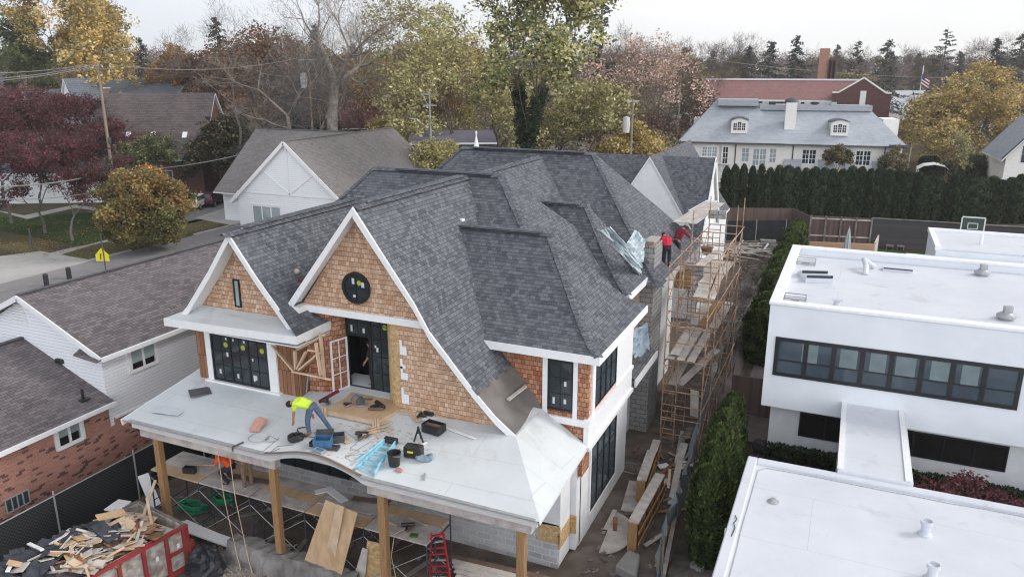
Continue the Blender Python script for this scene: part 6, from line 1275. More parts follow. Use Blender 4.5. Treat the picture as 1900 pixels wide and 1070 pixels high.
for k, (px, D, w) in enumerate(((1800, 98, 1.4), (1835, 100, 1.5), (1868, 96, 1.5))):
    leafy('garden_shrub', ('rounded dark shrub left of the pair below the slate cottage', 'rounded dark shrub in the middle before the slate cottage', 'rounded dark shrub nearest the slate cottage')[k], 'shrub', 180 + k, 4.2, 'yew', 7000, .22, .9, levels=4, trunk=.1, ang=(30, 65), loc=AD(px, D, 0, 3), sx=1.4)
leafy('white_flowering_bush', 'pale feathery young tree behind the right part of the hedge', 'shrub', 188, 8, 'olive', 1500, .16, .5, levels=3, loc=AD(1775, 94, 0, 5), sx=.35, n_tw=600)
# evergreens along the modern house
sp_ = [column('arborvitae', 'x', 420 + k, 4.2, .85, 9000, .12, 'cedar_bright', (0, 0, 0), top=.6, wob=.1) for k in range(3)]
for k, (px, y, h) in enumerate(((1322, 21.6, 3.6), (1333, 22.6, 3.9), (1340, 23.6, 4.1), (1350, 24.6, 4.2), (1357, 25.6, 4.2), (1366, 26.6, 4.0))):
    x = -2.95 + q.uniform(-.08, .08); s = h / 4.2
    place(sp_, k, V((x, y, 0)), q.uniform(0, 6), (.6, .72, s * .93), ('feathery green evergreen nearest the camera by the modern house', 'second feathery evergreen of the short row by the modern house', 'third feathery evergreen of the short row by the modern house', 'fourth feathery evergreen of the short row by the modern house', 'fifth feathery evergreen of the short row by the modern house', 'farthest evergreen of the short row by the modern house')[k], 'short evergreen row by the modern house')
bk = [column('arborvitae', 'x', 430 + k, 3.4, .9, 5000, .13, 'cedar_bright', (0, 0, 0), top=.8, square=True) for k in range(2)]
for k in range(15):
    y = 40 + k * 1.75; x = AX(1400, 500, -4).x + .35
    place(bk, k, V((-3.45 + q.uniform(-.06, .06), y, 0)), q.uniform(0, 6), (.6, 1, q.uniform(.96, 1.04) * (1.0 if k > 2 else .85)), 'bright topped clipped evergreen in the long row behind the modern house', 'long clipped row behind the modern house')
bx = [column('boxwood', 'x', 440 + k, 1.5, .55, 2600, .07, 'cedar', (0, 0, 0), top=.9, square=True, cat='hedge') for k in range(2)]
for k in range(4): place(bx, k, V((-1.3 + k * .62, 27.5, 0)), 0, (1, 1, 1), 'black green clipped boxwood before the lower left windows of the modern house', 'boxwoods left of the bridge')
for k in range(6): dup(bx[k % 2], V((3.0 + k * .75, 27.3, 0)), 0, (1, 1, 1), 'black green clipped boxwood behind the crimson maple', 'boxwoods right of the bridge')

# fallen leaves on the verges and lawns
g = np.random.default_rng(44); C = [tuple(AZ(g.uniform(a, b), g.uniform(c, d), .03)) for a, b, c, d, n_ in ((100, 420, 405, 482, 240), (0, 100, 448, 474, 60), (0, 300, 400, 455, 160)) for k in range(n_)]
C = [p for p in C if p[0] < -55.6 or p[0] > -45]
v, f, c = leaf_arrays(C, 4200, 1.1, .07, PAL['gold'] + PAL['rust'], 45, flat=.01); v[:, 2] = np.abs(v[:, 2] - .03) + .035
o = bpy.data.objects.new('fallen_leaves', fast_mesh('fallen_leaves', v, f, M['leaf'], c)); COL.objects.link(o); tag(o, 'fallen yellow and brown leaves on the verges by the street', 'leaves', kind='stuff')

# ------------------------------------------------------------------ people
def skin(name, pts, edges, rad, mat, parent, root=0, sub=1):
    me = bpy.data.meshes.new(name); me.from_pydata([tuple(p) for p in pts], edges, []); me.materials.append(mat); o = bpy.data.objects.new(name, me); COL.objects.link(o)
    s = o.modifiers.new('skin', 'SKIN'); sv = me.skin_vertices[0].data
    for i, r in enumerate(rad): sv[i].radius = r if isinstance(r, tuple) else (r, r)
    sv[root].use_root = True
    if sub: m = o.modifiers.new('sub', 'SUBSURF'); m.levels = sub; m.render_levels = sub
    if parent is not None: attach(o, parent)
    return o
def person(label, loc, face, J, shirt, trousers, hair='hair', boots='boot', group=None, sleeves=1.0, cap=None, extra=None):
    """J: joints in the person's own frame, +x ahead, +y to their left, z up; face: heading angle"""
    t = thing('person', label, 'person', loc, group); Mx = Matrix.Rotation(face, 3, 'Z'); W = lambda p: V(loc) + Mx @ V(p)
    P = []; E = []; Rr = []
    def v(p, r, par=None):
        P.append(W(p)); Rr.append(r)
        if par is not None: E.append((par, len(P) - 1))
        return len(P) - 1
    pel = v(J['pelvis'], (.12, .09)); mid = v(V(J['pelvis']).lerp(V(J['chest']), .5), (.1, .08), pel); ch = v(J['chest'], (.11, .08), mid); nk = v(J['neck'], .055, ch)
    hd = V(J['head']); ax = (hd - V(J['neck'])).normalized(); v(hd - ax * .045, .075, nk); h2 = len(P) - 1; v(hd + ax * .03, .092, h2); v(hd + ax * .1, .06, len(P) - 1)
    fwd = V(J.get('look', (1, 0, 0))).normalized(); v(hd + fwd * .105 - ax * .015, .014, h2)          # nose
    for s in ('l', 'r'):
        sh = v(J['sh_' + s], .045, ch); el = v(J['el_' + s], .045, sh); wr = v(J['wr_' + s], .03, el)
        a = (V(J['wr_' + s]) - V(J['el_' + s])).normalized(); b = a.orthogonal().normalized(); pm = v(V(J['wr_' + s]) + a * .08, (.038, .022), wr)
        for k, (o, l) in enumerate(((-.03, .07), (-.01, .085), (.01, .08), (.03, .065))):
            k1 = v(V(J['wr_' + s]) + a * (.08 + l * .5) + b * o, .0095, pm); v(V(J['wr_' + s]) + a * (.08 + l) + b * o * 1.05 + a.cross(b) * .015, .0085, k1)
        v(V(J['wr_' + s]) + a * .07 + b * .055, .01, wr)
        hp = v(J['hip_' + s], .095, pel); kn = v(J['kn_' + s], .066, hp); an = v(J['an_' + s], .042, kn); v(V(J['an_' + s]) + V((.12, 0, -.05)), .035, an)
    skin('body', P, E, Rr, M['skin'], t)
    c = [W(V(J['pelvis']).lerp(V(J['chest']), .12)), W(V(J['pelvis']).lerp(V(J['chest']), .55)), W(J['chest']), W(V(J['chest']).lerp(V(J['neck']), .7))]; e = [(0, 1), (1, 2), (2, 3)]; r = [(.18, .15), (.185, .15), (.21, .16), .1]
    for s in ('l', 'r'):
        b = len(c); c += [W(J['sh_' + s]), W(V(J['sh_' + s]).lerp(V(J['el_' + s]), min(1, sleeves)))]; e += [(2, b), (b, b + 1)]; r += [.1, .074]
        if sleeves > 1: c.append(W(V(J['el_' + s]).lerp(V(J['wr_' + s]), .92))); e.append((b + 1, b + 2)); r.append(.048)
    skin('shirt', c, e, r, M[shirt], t, root=1)
    c = [W(V(J['pelvis']).lerp(V(J['chest']), .16)), W(J['pelvis'])]; e = [(0, 1)]; r = [(.158, .13), (.16, .13)]
    for s in ('l', 'r'):
        b = len(c); c += [W(J['hip_' + s]), W(J['kn_' + s]), W(V(J['an_' + s]) + V((0, 0, .0)))]; e += [(1, b), (b, b + 1), (b + 1, b + 2)]; r += [.112, .083, .066]
    skin('trousers', c, e, r, M[trousers], t, root=1)
    for s in ('l', 'r'):
        a = V(J['an_' + s]); skin('boot', [W(a + V((-.04, 0, .06))), W(a + V((-.03, 0, -.04))), W(a + V((.08, 0, -.055))), W(a + V((.19, 0, -.06)))], [(0, 1), (1, 2), (2, 3)], [.06, .055, .05, .038], M[boots], t, root=1)
    H_ = MB(); q = ax; bk = hd - fwd * .02 + q * .035; H_.blob(W(bk + q * .02), (.105, .105, .1), 10, 7, .05, 3); H_.build('hair' if cap is None else 'cap', M[cap or hair], t, smooth=True)
    for s in (-1, 1): sd = q.cross(fwd).normalized(); MB().blob(W(hd + fwd * .088 + sd * .034 * s + q * .012), .011, 6, 5, 0).build('eye', M['hair'], t)
    if extra: extra(t, W)
    return t
STAND = dict(pelvis=(0, 0, .95), chest=(.02, 0, 1.28), neck=(.03, 0, 1.5), head=(.05, 0, 1.63), sh_l=(.02, .2, 1.43), sh_r=(.02, -.2, 1.43), el_l=(.05, .26, 1.15), el_r=(.05, -.26, 1.15), wr_l=(.2, .24, .95), wr_r=(.2, -.24, .95), hip_l=(0, .1, .9), hip_r=(0, -.1, .9), kn_l=(.04, .11, .5), kn_r=(.02, -.11, .5), an_l=(0, .11, .1), an_r=(0, -.11, .1))
def pose(**k): d = dict(STAND); d.update(k); return d
def on_deck(px, py, lift=0.0):
    z = 4.4
    for _ in range(25): p = AZ(px, py, z); z = deck_z(p.x, p.y) + .012 + lift
    p.z = z; return p
wk = on_deck(583, 806)
person('worker in a bright yellow shirt and jeans bending over a black hose coil', wk, R(180) + R(12), pose(pelvis=(0, 0, .92), chest=(.36, .02, 1.06), neck=(.55, .03, 1.04), head=(.67, .04, .96), look=(.55, 0, -.84), sh_l=(.44, .2, 1.02), sh_r=(.42, -.17, 1.04), el_l=(.5, .2, .72), el_r=(.26, -.2, .78), wr_l=(.56, .16, .46), wr_r=(.12, -.16, .58), hip_l=(.03, .1, .88), hip_r=(-.03, -.1, .88), kn_l=(.12, .12, .5), kn_r=(-.22, -.16, .52), an_l=(.1, .12, .1), an_r=(-.46, -.2, .1)), 'hivis', 'denim', sleeves=.75, boots='boot')
YB = 31.3; f1 = AY(1236, 500, YB)
person('worker in a red jacket and dark trousers leaning over beside the block chimney', f1, R(120), pose(pelvis=(0, 0, .93), chest=(.24, 0, 1.2), neck=(.4, 0, 1.34), head=(.52, 0, 1.36), look=(.8, 0, -.6), sh_l=(.3, .2, 1.3), sh_r=(.3, -.2, 1.3), el_l=(.5, .24, 1.1), el_r=(.48, -.26, 1.08), wr_l=(.68, .12, 1.02), wr_r=(.66, -.12, 1.0)), 'red_shirt', 'dark_cloth', sleeves=1.2, boots='black_plastic')
f2 = AY(1254, 482, 34.2)
person('worker in a dark red jacket behind the scaffold poles under the white planks', f2, R(60), pose(pelvis=(0, 0, .93), chest=(.2, 0, 1.22), neck=(.34, 0, 1.38), head=(.45, 0, 1.42), look=(.8, 0, -.6), sh_l=(.26, .2, 1.33), sh_r=(.26, -.2, 1.33), el_l=(.44, .3, 1.15), el_r=(.42, -.3, 1.1), wr_l=(.62, .26, 1.05), wr_r=(.62, -.22, 1.0)), 'maroon', 'dark_cloth', sleeves=1.2, boots='black_plastic')
person('dark clothed person standing inside the open upper window', V((-13.82, 19.95, DZ + .0)), R(-150), pose(sh_l=(.02, .17, 1.28), sh_r=(.02, -.17, 1.28), head=(.05, 0, 1.46), neck=(.03, 0, 1.34), chest=(.02, 0, 1.14), pelvis=(0, 0, .84), el_l=(.12, .2, 1.02), el_r=(.05, -.22, 1.0), wr_l=(.22, .1, .84), wr_r=(.2, -.2, .82), hip_l=(0, .09, .8), hip_r=(0, -.09, .8), kn_l=(.04, .1, .44), kn_r=(.02, -.1, .44)), 'dark_cloth', 'dark_cloth', sleeves=.9, boots='black_plastic')
gp_ = AY(532, 570, 19.0)
person('worker in a checked shirt and jeans crouching on the dark roof behind the gable board', gp_ + V((0, .2, .05)), R(70), pose(pelvis=(-.1, 0, .42), chest=(.14, 0, .7), neck=(.24, 0, .88), head=(.3, 0, .99), sh_l=(.18, .2, .82), sh_r=(.18, -.2, .82), el_l=(.36, .22, .6), el_r=(.36, -.22, .62), wr_l=(.5, .15, .5), wr_r=(.5, -.12, .52), hip_l=(-.08, .11, .4), hip_r=(-.08, -.11, .4), kn_l=(.28, .16, .46), kn_r=(.25, -.18, .4), an_l=(.1, .14, .1), an_r=(.02, -.14, .1)), 'maroon', 'denim', sleeves=1.1, cap='old_plank')
PLZ = 2.0
p1 = AZ(432, 893, PLZ)
person('worker in an orange shirt crouching on the planks under the porch', V((p1.x, 16.75, PLZ)), R(200), pose(pelvis=(-.1, 0, .62), chest=(.16, 0, .94), neck=(.3, 0, 1.08), head=(.4, 0, 1.16), look=(.8, 0, -.6), sh_l=(.2, .2, 1.0), sh_r=(.2, -.2, 1.0), el_l=(.36, .22, .74), el_r=(.36, -.22, .76), wr_l=(.52, .12, .58), wr_r=(.5, -.1, .6), hip_l=(-.08, .11, .58), hip_r=(-.08, -.11, .58), kn_l=(.25, .15, .5), kn_r=(.22, -.16, .46), an_l=(.02, .13, .1), an_r=(-.04, -.13, .1)), 'orange', 'dark_cloth', sleeves=.8, boots='black_plastic')
p2 = AZ(457, 906, PLZ)
person('worker in an orange shirt standing on the planks, head hidden by the porch edge', V((p2.x, 16.8, PLZ)), R(150), pose(), 'orange', 'boot', sleeves=.8)

# ------------------------------------------------------------------ tools and materials lying on the porch roof
def torus_path(c, r, turns, n=24, wob=.0, lift=.0, seed=0, sy=1.0):
    q = random.Random(seed); return [V(c) + V((r * math.cos(a) * (1 + q.uniform(-wob, wob)), r * sy * math.sin(a) * (1 + q.uniform(-wob, wob)), lift * k / (n * turns))) for k, a in enumerate(np.linspace(0, 6.283 * turns, int(n * turns)))]
c = on_deck(549, 815); m = MB(); m.tube(torus_path(c + V((0, 0, .03)), .2, 5, 20, .1, .1, 3), .035, 6); m.tube(torus_path(c + V((0, 0, .06)), .15, 3, 20, .1, .1, 4), .035, 6)
one('hose_coil', m, M['black_plastic'], 'black coiled hose on the white porch roof under the bending worker', 'hose', smooth=True)
c = on_deck(371, 728); one('shingle_sheet', MB().box(c + V((0, 0, .03)), (.66, .62, .03), rz=R(52)), M['steel_dark'], 'dark square shingle sheet lying at the left end of the porch roof', 'sheet')
c = on_deck(315, 762); one('membrane_offcut', MB().box(c + V((0, 0, .02)), (1.0, .5, .012), rz=R(8)), M['flat_white'], 'white offcut of roof sheet at the left edge of the porch roof', 'sheet')
c = on_deck(478, 795); t = thing('shingle_bundle', 'small pale red stack of boards standing on the porch roof near the thin cords', 'bundle', c)
for k in range(5): MB().box(c + V((0, .02 * k, .12 + .0)), (.34, .035, .46), M=Matrix.Rotation(R(-58), 3, 'X') @ Matrix.Rotation(R(4 * k - 8), 3, 'Y')).build('board', M['pink_board'], t)
def cord(label, pts, r, mat, name='cord', cat='cord', group=None): m = MB(); m.tube(pts, r, 5); return one(name, m, M[mat], label, cat, group)
c = on_deck(480, 812); cord('thin grey cord in two loops on the porch roof left of the worker', torus_path(c + V((0, 0, .015)), .3, 1.2, 20, .05, 0, 1) + torus_path(c + V((.42, .1, .015)), .2, 1.1, 18, .05, 0, 2) + [on_deck(490, 836) + V((0, 0, .02))], .009, 'wire')
c = on_deck(575, 800); cord('grey cord coiled around the boots of the worker in yellow', torus_path(c + V((.1, 0, .015)), .5, 2.2, 20, .12, 0, 5, .6) + torus_path(c + V((.55, .05, .015)), .35, 1.2, 20, .1, 0, 6, .7), .009, 'black_plastic')
cord('thin pale cord trailing from the hose coil towards the arch', [on_deck(*p) + V((0, 0, .012)) for p in ((545, 825), (515, 828), (500, 840), (520, 832))], .008, 'copper')
cord('pale tangled cord on the porch roof in front of the blue ladder', [on_deck(*p) + V((0, 0, .012)) for p in ((640, 800), (665, 818), (650, 832), (668, 838), (645, 846), (676, 842), (652, 856), (640, 848), (660, 836), (690, 818))], .007, 'wire')
cord('dark looped cord beside the black bucket', [on_deck(*p) + V((0, 0, .012)) for p in ((738, 842), (742, 832), (748, 838), (752, 830), (765, 838))], .008, 'black_plastic')
c = on_deck(443, 826); t = thing('roof_bracket', 'dark metal bracket hooked over the front edge of the porch roof', 'bracket', c); d = V((.18, .5, .07)); MB().beam(c - d * .35 + V((0, 0, .05)), c + d * .3 + V((0, 0, .03)), .035, .04).build('bar', M['steel_dark'], t); MB().beam(c - d * .35 + V((0, 0, .05)), c - d * .35 - V((0, .02, .08)), .035, .04).build('hook', M['steel_dark'], t)
# plywood platform under the window
c0, c1, c2 = on_deck(601, 770), on_deck(698, 793), on_deck(744, 770); zt = max(c0.z, c1.z) + .2
A, B, C, Dp = AZ(601, 759, zt), AZ(699, 780, zt), AZ(744, 757, zt), AZ(640, 738, zt)
PF = thing('work_platform', 'low plywood work platform on the porch roof under the open window', 'platform', A)
m = MB(); m.slab([A, B, C, V((C.x, 19.3, zt)), V((-14.2, 19.45, zt)), Dp], .03); m.build('platform_deck', M['plywood'], PF)
m = MB(); m.beam(A + V((.05, .03, -.1)), B + V((-.05, .03, -.1)), .04, .14); m.build('platform_joist', M['lumber'], PF); m = MB(); m.beam(B + V((0, .03, -.1)), C + V((0, .03, -.1)), .04, .14); m.build('platform_joist', M['lumber'], PF)
for o_ in (A, B):
    for k in range(3): p = o_ + V((-.08 + .09 * k, -.03, 0)); MB().bb(p.x - .03, p.x + .03, p.y - .06, p.y - .02, p.z - .32, p.z + .08 + .03 * k).build('stake', M['lumber'], PF)
def saw(label, c, rz, mat, s=1.0, lift=0):
    t = thing('circular_saw', label, 'saw', c); Mx = Matrix.Rotation(rz, 3, 'Z'); Q = lambda x, y, z: c + Mx @ V((x * s, y * s, z * s + lift))
    MB().box(Q(0, 0, .02), (.32 * s, .16 * s, .02), rz=rz).build('base_plate', M['steel'], t)
    m = MB(); m.tube([Q(-.02, -.03, .12), Q(-.02, .0, .12)], .11 * s, 14); m.build('blade_guard', M['steel_dark'], t)
    m = MB(); m.tube([Q(0, .0, .13), Q(0, .16, .13)], .065 * s, 10); m.build('motor', M[mat], t)
    m = MB(); m.tube([Q(-.02, .06, .2), Q(-.1, .06, .27), Q(-.2, .06, .25), Q(-.24, .06, .14)], .022 * s, 6); m.build('handle', M[mat], t); return t
saw('blue circular saw standing on the plywood platform', AZ(671, 752, zt), R(40), 'blue_plastic', 1.25); saw('black circular saw on the left end of the plywood platform', AZ(609, 749, zt), R(130), 'black_plastic', 1.1)
def nailer(label, c, rz, mats=('black_plastic', 'copper'), s=1.0):
    t = thing('nail_gun', label, 'nail gun', c); Mx = Matrix.Rotation(rz, 3, 'Z'); Q = lambda x, y, z: c + Mx @ V((x * s, y * s, z * s))
    MB().tube([Q(-.2, 0, .07), Q(.12, 0, .07)], .05 * s, 8).build('cylinder', M[mats[0]], t); MB().beam(Q(-.05, 0, .06), Q(-.08, -.2, .05), .05 * s, .05 * s).build('grip', M[mats[0]], t)
    MB().beam(Q(.14, -.02, .05), Q(-.06, -.26, .04), .05 * s, .04 * s).build('magazine', M[mats[1]], t); return t
nailer('black nail gun with a brown magazine on the right of the plywood platform', AZ(707, 757, zt), R(-30), s=1.5); nailer('small dark drill lying in the middle of the plywood platform', AZ(647, 751, zt), R(20), ('black_plastic', 'steel'), .8); nailer('dark nail gun on the porch roof beside the loose lath sticks', on_deck(675, 808), R(20), s=1.2); nailer('black tool beside the white paper near the cedar wall', on_deck(779, 772), R(100), s=.9)
one('foot_scrap', MB().box(AZ(683, 741, zt) + V((0, 0, .02)), (.28, .1, .03), rz=.3), M['grey_wood'], 'small dark offcut under the open window on the platform', 'offcut')
a, b = on_deck(592, 748, .12), on_deck(629, 727, .25); one('spirit_level', MB().beam(a + V((0, 0, .05)), b + V((0, 0, .05)), .05, .1), M['maroon'], 'long dark red spirit level resting across the left end of the platform', 'level')
a, b = on_deck(592, 742, .1), on_deck(598, 742, .75); one('blue_brace', MB().beam(V((-15.2, 18.25, 4.95)), V((-15.1, 18.3, 5.65)), .13, .03), M['tarp_dark'], 'narrow blue grey board standing under the timber bracket', 'board')
TB = thing('timber_bracket', 'temporary bracket of pale two by four timbers under the white bay eave', 'bracket', (-15.6, 18, 5))
yb = 17.9; K = lambda px, py, y=yb: AY(px, py, y)
for a, b, y0, y1 in (((505, 641), (545, 688), 18.3, yb), ((543, 689), (615, 704), yb, yb), ((547, 650), (549, 684), yb, yb), ((552, 684), (568, 652), yb, yb), ((555, 686), (592, 655), yb, yb), ((586, 636), (595, 696), yb, yb), ((551, 649), (605, 621), yb, yb + .5), ((594, 616), (602, 702), yb + .25, yb + .25), ((572, 649), (590, 652), yb + .05, yb + .05)):
    MB().beam(K(*a, y0), K(*b, y1), .05, .11, up=(0, -1, .3)).build('timber', M['lumber'], TB)
def crate(label, c, size, rz, mat, name='tool_box', fill=None, lid=False, cat='tool box'):
    t = thing(name, label, cat, c); w, d, h = size; k = .02; Mx = Matrix.Rotation(rz, 3, 'Z'); m = MB(); Q = lambda x, y, z: c + Mx @ V((x, y, z))
    m.box(Q(0, 0, k / 2), (w, d, k), rz=rz)
    for s in (-1, 1): m.box(Q(s * (w - k) / 2, 0, h / 2 + k / 2), (k, d, h - k), rz=rz); m.box(Q(0, s * (d - k) / 2, h / 2 + k / 2), (w - 2 * k, k, h - k), rz=rz)
    m.build('box_body', M[mat], t)
    if fill: MB().box(Q(0, 0, h * .72), (w - .08, d * .4, .06), rz=rz + .06).build('contents', M[fill], t)
    if lid: MB().box(Q(0, d / 2 + .1, h * .9), (w, .28, .03), M=Mx @ Matrix.Rotation(R(55), 3, 'X')).build('lid', M[lid], t)
    else: MB().tube([Q(-w * .3, -d / 2 - .01, h * .7), Q(-w * .3, -d / 2 - .05, h * .75), Q(w * .3, -d / 2 - .05, h * .75), Q(w * .3, -d / 2 - .01, h * .7)], .012, 6).build('handle', M[mat], t)
    return t
crate('open blue and black tool bin on the porch roof right of the hose coil', on_deck(600, 829), (.5, .38, .3), R(25), 'blue_plastic', lid='black_plastic')
crate('flat grey steel tray beside the blue tool bin', on_deck(622, 818), (.55, .3, .22), R(35), 'steel_dark', name='metal_tray', cat='tray')
crate('small black bin left of the blue tool bin', on_deck(584, 826), (.24, .2, .14), R(5), 'black_plastic')
crate('dark open tray in front of the grey steel tray', on_deck(618, 832), (.36, .25, .07), R(15), 'steel_dark', name='metal_tray', cat='tray')
crate('clear blue box of fixings at the arch below the blue tool bin', on_deck(592, 838), (.36, .2, .08), R(-10), 'tarp_dark', name='fixings_box', cat='box')
crate('open black tool tote with brown tools inside', on_deck(805, 800), (.62, .38, .26), R(-8), 'black_plastic', name='tool_tote', fill='copper', cat='tool tote')
t = thing('tool_case', 'closed black tool case with a yellow plate beside the bucket', 'tool case', on_deck(768, 846)); c = t.location
MB().box(c + V((0, 0, .17)), (.52, .3, .34), rz=R(8)).build('case_body', M['black_plastic'], t, bevel=.03); MB().box(c + V((0, -.16, .2)) + V((-.02, 0, 0)), (.18, .02, .05), rz=R(8)).build('plate', M['yellow'], t); MB().tube([c + V((-.12, 0, .34)), c + V((-.12, 0, .39)), c + V((.12, .02, .39)), c + V((.12, .02, .34))], .014, 6).build('handle', M['black_plastic'], t)
c = on_deck(786, 854); m = MB(); m.blob(c + V((0, 0, .07)), (.2, .13, .1), 9, 6, .35, 4); m.blob(c + V((.12, .16, .06)), (.12, .1, .09), 8, 5, .35, 5); one('blue_tool_bag', m, M['tarp_dark'], 'crumpled blue tool bag and straps right of the black tool case', 'bag')
t = thing('tool_stand', 'small folded black stand leaning behind the black tool case', 'stand', on_deck(775, 820)); c = t.location
for a, b in (((-.12, 0, 0), (.05, 0, .5)), ((.16, .05, 0), (.02, 0, .48)), ((0, .22, 0), (.03, 0, .5)), ((-.02, 0, .3), (.12, 0, .32))): MB().beam(c + V(a), c + V(b), .04, .04).build('stand_leg', M['black_plastic'], t)
t = thing('bucket', 'black bucket with a wire bail on the porch roof', 'bucket', on_deck(732, 862)); c = t.location
MB().lathe(c, [(.15, 0), (.19, .36), (.2, .37), (.2, .39), (.175, .38), (.14, .05)], 18).build('bucket_body', M['black_plastic'], t); MB().tube([c + V((.2 * math.cos(a), .2 * math.sin(a) * .9, .3 - .06 * math.sin(a))) for a in np.linspace(math.pi, 2 * math.pi, 12)], .008, 5).build('bail', M['steel'], t)
LA, LB = on_deck(676, 878), on_deck(726, 826)
t = thing('step_ladder', 'folded pale blue step ladder lying on the porch roof', 'ladder', LA); d = LB - LA; L_ = d.length; d.normalize(); x = d.cross(V((0, 0, 1))).normalized()
for s in (-1, 1):
    w0, w1 = .3, .17
    MB().beam(LA + x * s * w0 + V((0, 0, .06)), LB + x * s * w1 + V((0, 0, .12)), .03, .09).build('rail', M['ladder_blue'], t); MB().beam(LA + d * .15 + x * s * (w0 + .05) + V((0, 0, .2)), LB + x * s * w1 + V((0, 0, .2)), .03, .05).build('back_rail', M['ladder_blue'], t)
for k in range(5): p = LA + d * (L_ * (k + .4) / 5.4); w = .3 - .13 * (k + .4) / 5.4; MB().beam(p - x * w + V((0, 0, .09)), p + x * w + V((0, 0, .09)), .07, .03).build('step', M['ladder_blue'], t)
MB().beam(LB - x * .2 + V((0, 0, .16)), LB + x * .2 + V((0, 0, .16)), .14, .16).build('ladder_top', M['black_plastic'], t)
for s in (-1, 1): MB().box(LA + x * s * .3 + V((0, 0, .05)), (.06, .08, .1), rz=.3).build('ladder_foot', M['steel'], t)
def stick(label, a, b, w, h, mat, name='lath', cat='stick', group=None): return one(name, MB().beam(a, b, w, h), M[mat], label, cat, group)
stick('long white trim strip on the porch roof right of the tool tote', on_deck(828, 793, .02), on_deck(882, 813, .02), .09, .02, 'white_trim', 'trim_strip', 'trim')
stick('short white strip behind the black tool case', on_deck(748, 842, .02), on_deck(792, 820, .02), .07, .03, 'white_trim', 'trim_strip', 'trim')
one('paper_sheet', MB().box(on_deck(797, 777) + V((0, 0, .01)), (.42, .26, .01), rz=.2), M['white_trim'], 'white paper half disc lying by the cedar wall', 'paper')
one('black_battery_pack', MB().box(on_deck(796, 769) + V((0, 0, .06)), (.34, .16, .12), rz=-.1), M['black_plastic'], 'small black box at the foot of the cedar wall', 'box', bevel=.02)
stick('small grey caulking tube standing on the bare right part of the porch roof', on_deck(787, 889, .02), on_deck(788, 878, .02), .05, .05, 'steel', 'caulking_tube', 'tube')
one('rag', MB().blob(on_deck(741, 873) + V((0, 0, .03)), (.14, .08, .04), 8, 5, .4, 8), M['pink_board'], 'pale red rag in front of the black bucket', 'rag')
for k, (p, r_, lab) in enumerate((((757, 766, 20), .5, 'by the platform corner'), ((770, 775, -35), .6, 'near the white paper'), ((640, 815, -30), .55, 'right of the steel tray'), ((628, 806, 60), .35, 'behind the steel tray'), ((690, 802, 40), .6, 'below the lath stakes'))):
    c = on_deck(p[0], p[1]); one('plywood_scrap', MB().box(c + V((0, 0, .015)), (r_, .2, .02), rz=R(p[2])), M['lumber'], 'thin pale plywood scrap ' + lab, 'scrap')
for k in range(7):
    q = random.Random(50 + k); c = on_deck(697 + q.uniform(-10, 8), 797 + q.uniform(-8, 8)); a = R(55 + q.uniform(-25, 25)); d = V((math.cos(a), math.sin(a), 0)) * q.uniform(.25, .5)
    stick('pale lath stick in the small heap behind the blue ladder', c - d + V((0, 0, .02 + .01 * k)), c + d + V((0, 0, .03 + .01 * k)), .04, .02, 'lumber', group='heap of lath sticks on the porch roof')
# tarps over the side roofs
def tarp(label, pts, mat, seed, name='tarp', n=10):
    q = np.random.default_rng(seed); a, b, c, d = [V(p) for p in pts]; vs = []; fs = []; nrm = (b - a).cross(d - a).normalized()
    if nrm.z < 0: nrm = -nrm
    for i in range(n + 1):
        for j in range(n + 1):
            u, w = i / n, j / n; p = a.lerp(b, u).lerp(d.lerp(c, u), w); vs.append(p + nrm * (.1 + abs(q.normal(0, .07)) + .09 * math.sin(u * 9 + seed) * math.sin(w * 7)))
    for i in range(n):
        for j in range(n): fs.append([i * (n + 1) + j, (i + 1) * (n + 1) + j, (i + 1) * (n + 1) + j + 1, i * (n + 1) + j + 1])
    m = MB(); m.add(vs, fs); o = one(name, m, M[mat], label, 'tarp', smooth=False); s = o.modifiers.new('s', 'SOLIDIFY'); s.thickness = .012; return o
def slope_pt(px, py):       # on the right slope of the second side dormer
    z = 8.0
    for _ in range(30):
        p = AZ(px, py, z); t = min(1, max(0, (p.x + 7.0) / (-9.35 + 7.0))); z = 6.95 + (9.82 - 6.95) * flare(t, .4, .4)
    return p
tarp('long pale blue tarp draped down the dormer roof beside the chimney', [slope_pt(1118, 432), slope_pt(1140, 425), slope_pt(1203, 500), slope_pt(1192, 514)], 'tarp', 3)
p4 = [AY(1150, 470, 28.6), AY(1190, 490, 28.9), AY(1196, 448, 29.5), AY(1176, 428, 29.6)]
tarp('pale blue tarp bunched up against the top of the block chimney', p4, 'tarp', 5)
tarp('faded blue tarp over the low side roof at the chimney foot', [AX(1164, 622, -7.2), AX(1200, 605, -6.7), AX(1204, 652, -6.55), AX(1176, 672, -6.55)], 'tarp_dark', 7)

# ------------------------------------------------------------------ scaffolds
def frame(mb, a, b, z0, z1, r=.028, rungs=(.35, .7, 1.0), ladder=True):
    for p in (a, b): mb.tube([(p[0], p[1], z0), (p[0], p[1], z1)], r, 6)
    A_, B_ = V((a[0], a[1], 0)), V((b[0], b[1], 0))
    for k in rungs: z = z0 + (z1 - z0) * k; mb.tube([A_ + V((0, 0, z)), B_ + V((0, 0, z))], r * .9, 5, caps=False)
    if ladder:
        c = A_.lerp(B_, .35); mb.tube([c + V((0, 0, z0 + .1)), c + V((0, 0, z1))], r * .8, 5, caps=False)
        for k in range(1, 5): z = z0 + (z1 - z0) * (k / 5 + .05); mb.tube([A_ + V((0, 0, z)), c + V((0, 0, z))], r * .7, 5, caps=False)
SC = thing('mason_scaffold', 'tall pale orange scaffold along the right side of the new house', 'scaffold', (-5.2, 34, 0)); sx0, sx1 = -6.0, -4.45; st_ = [28.6 + 2.1 * k for k in range(5)]; LF = 1.95
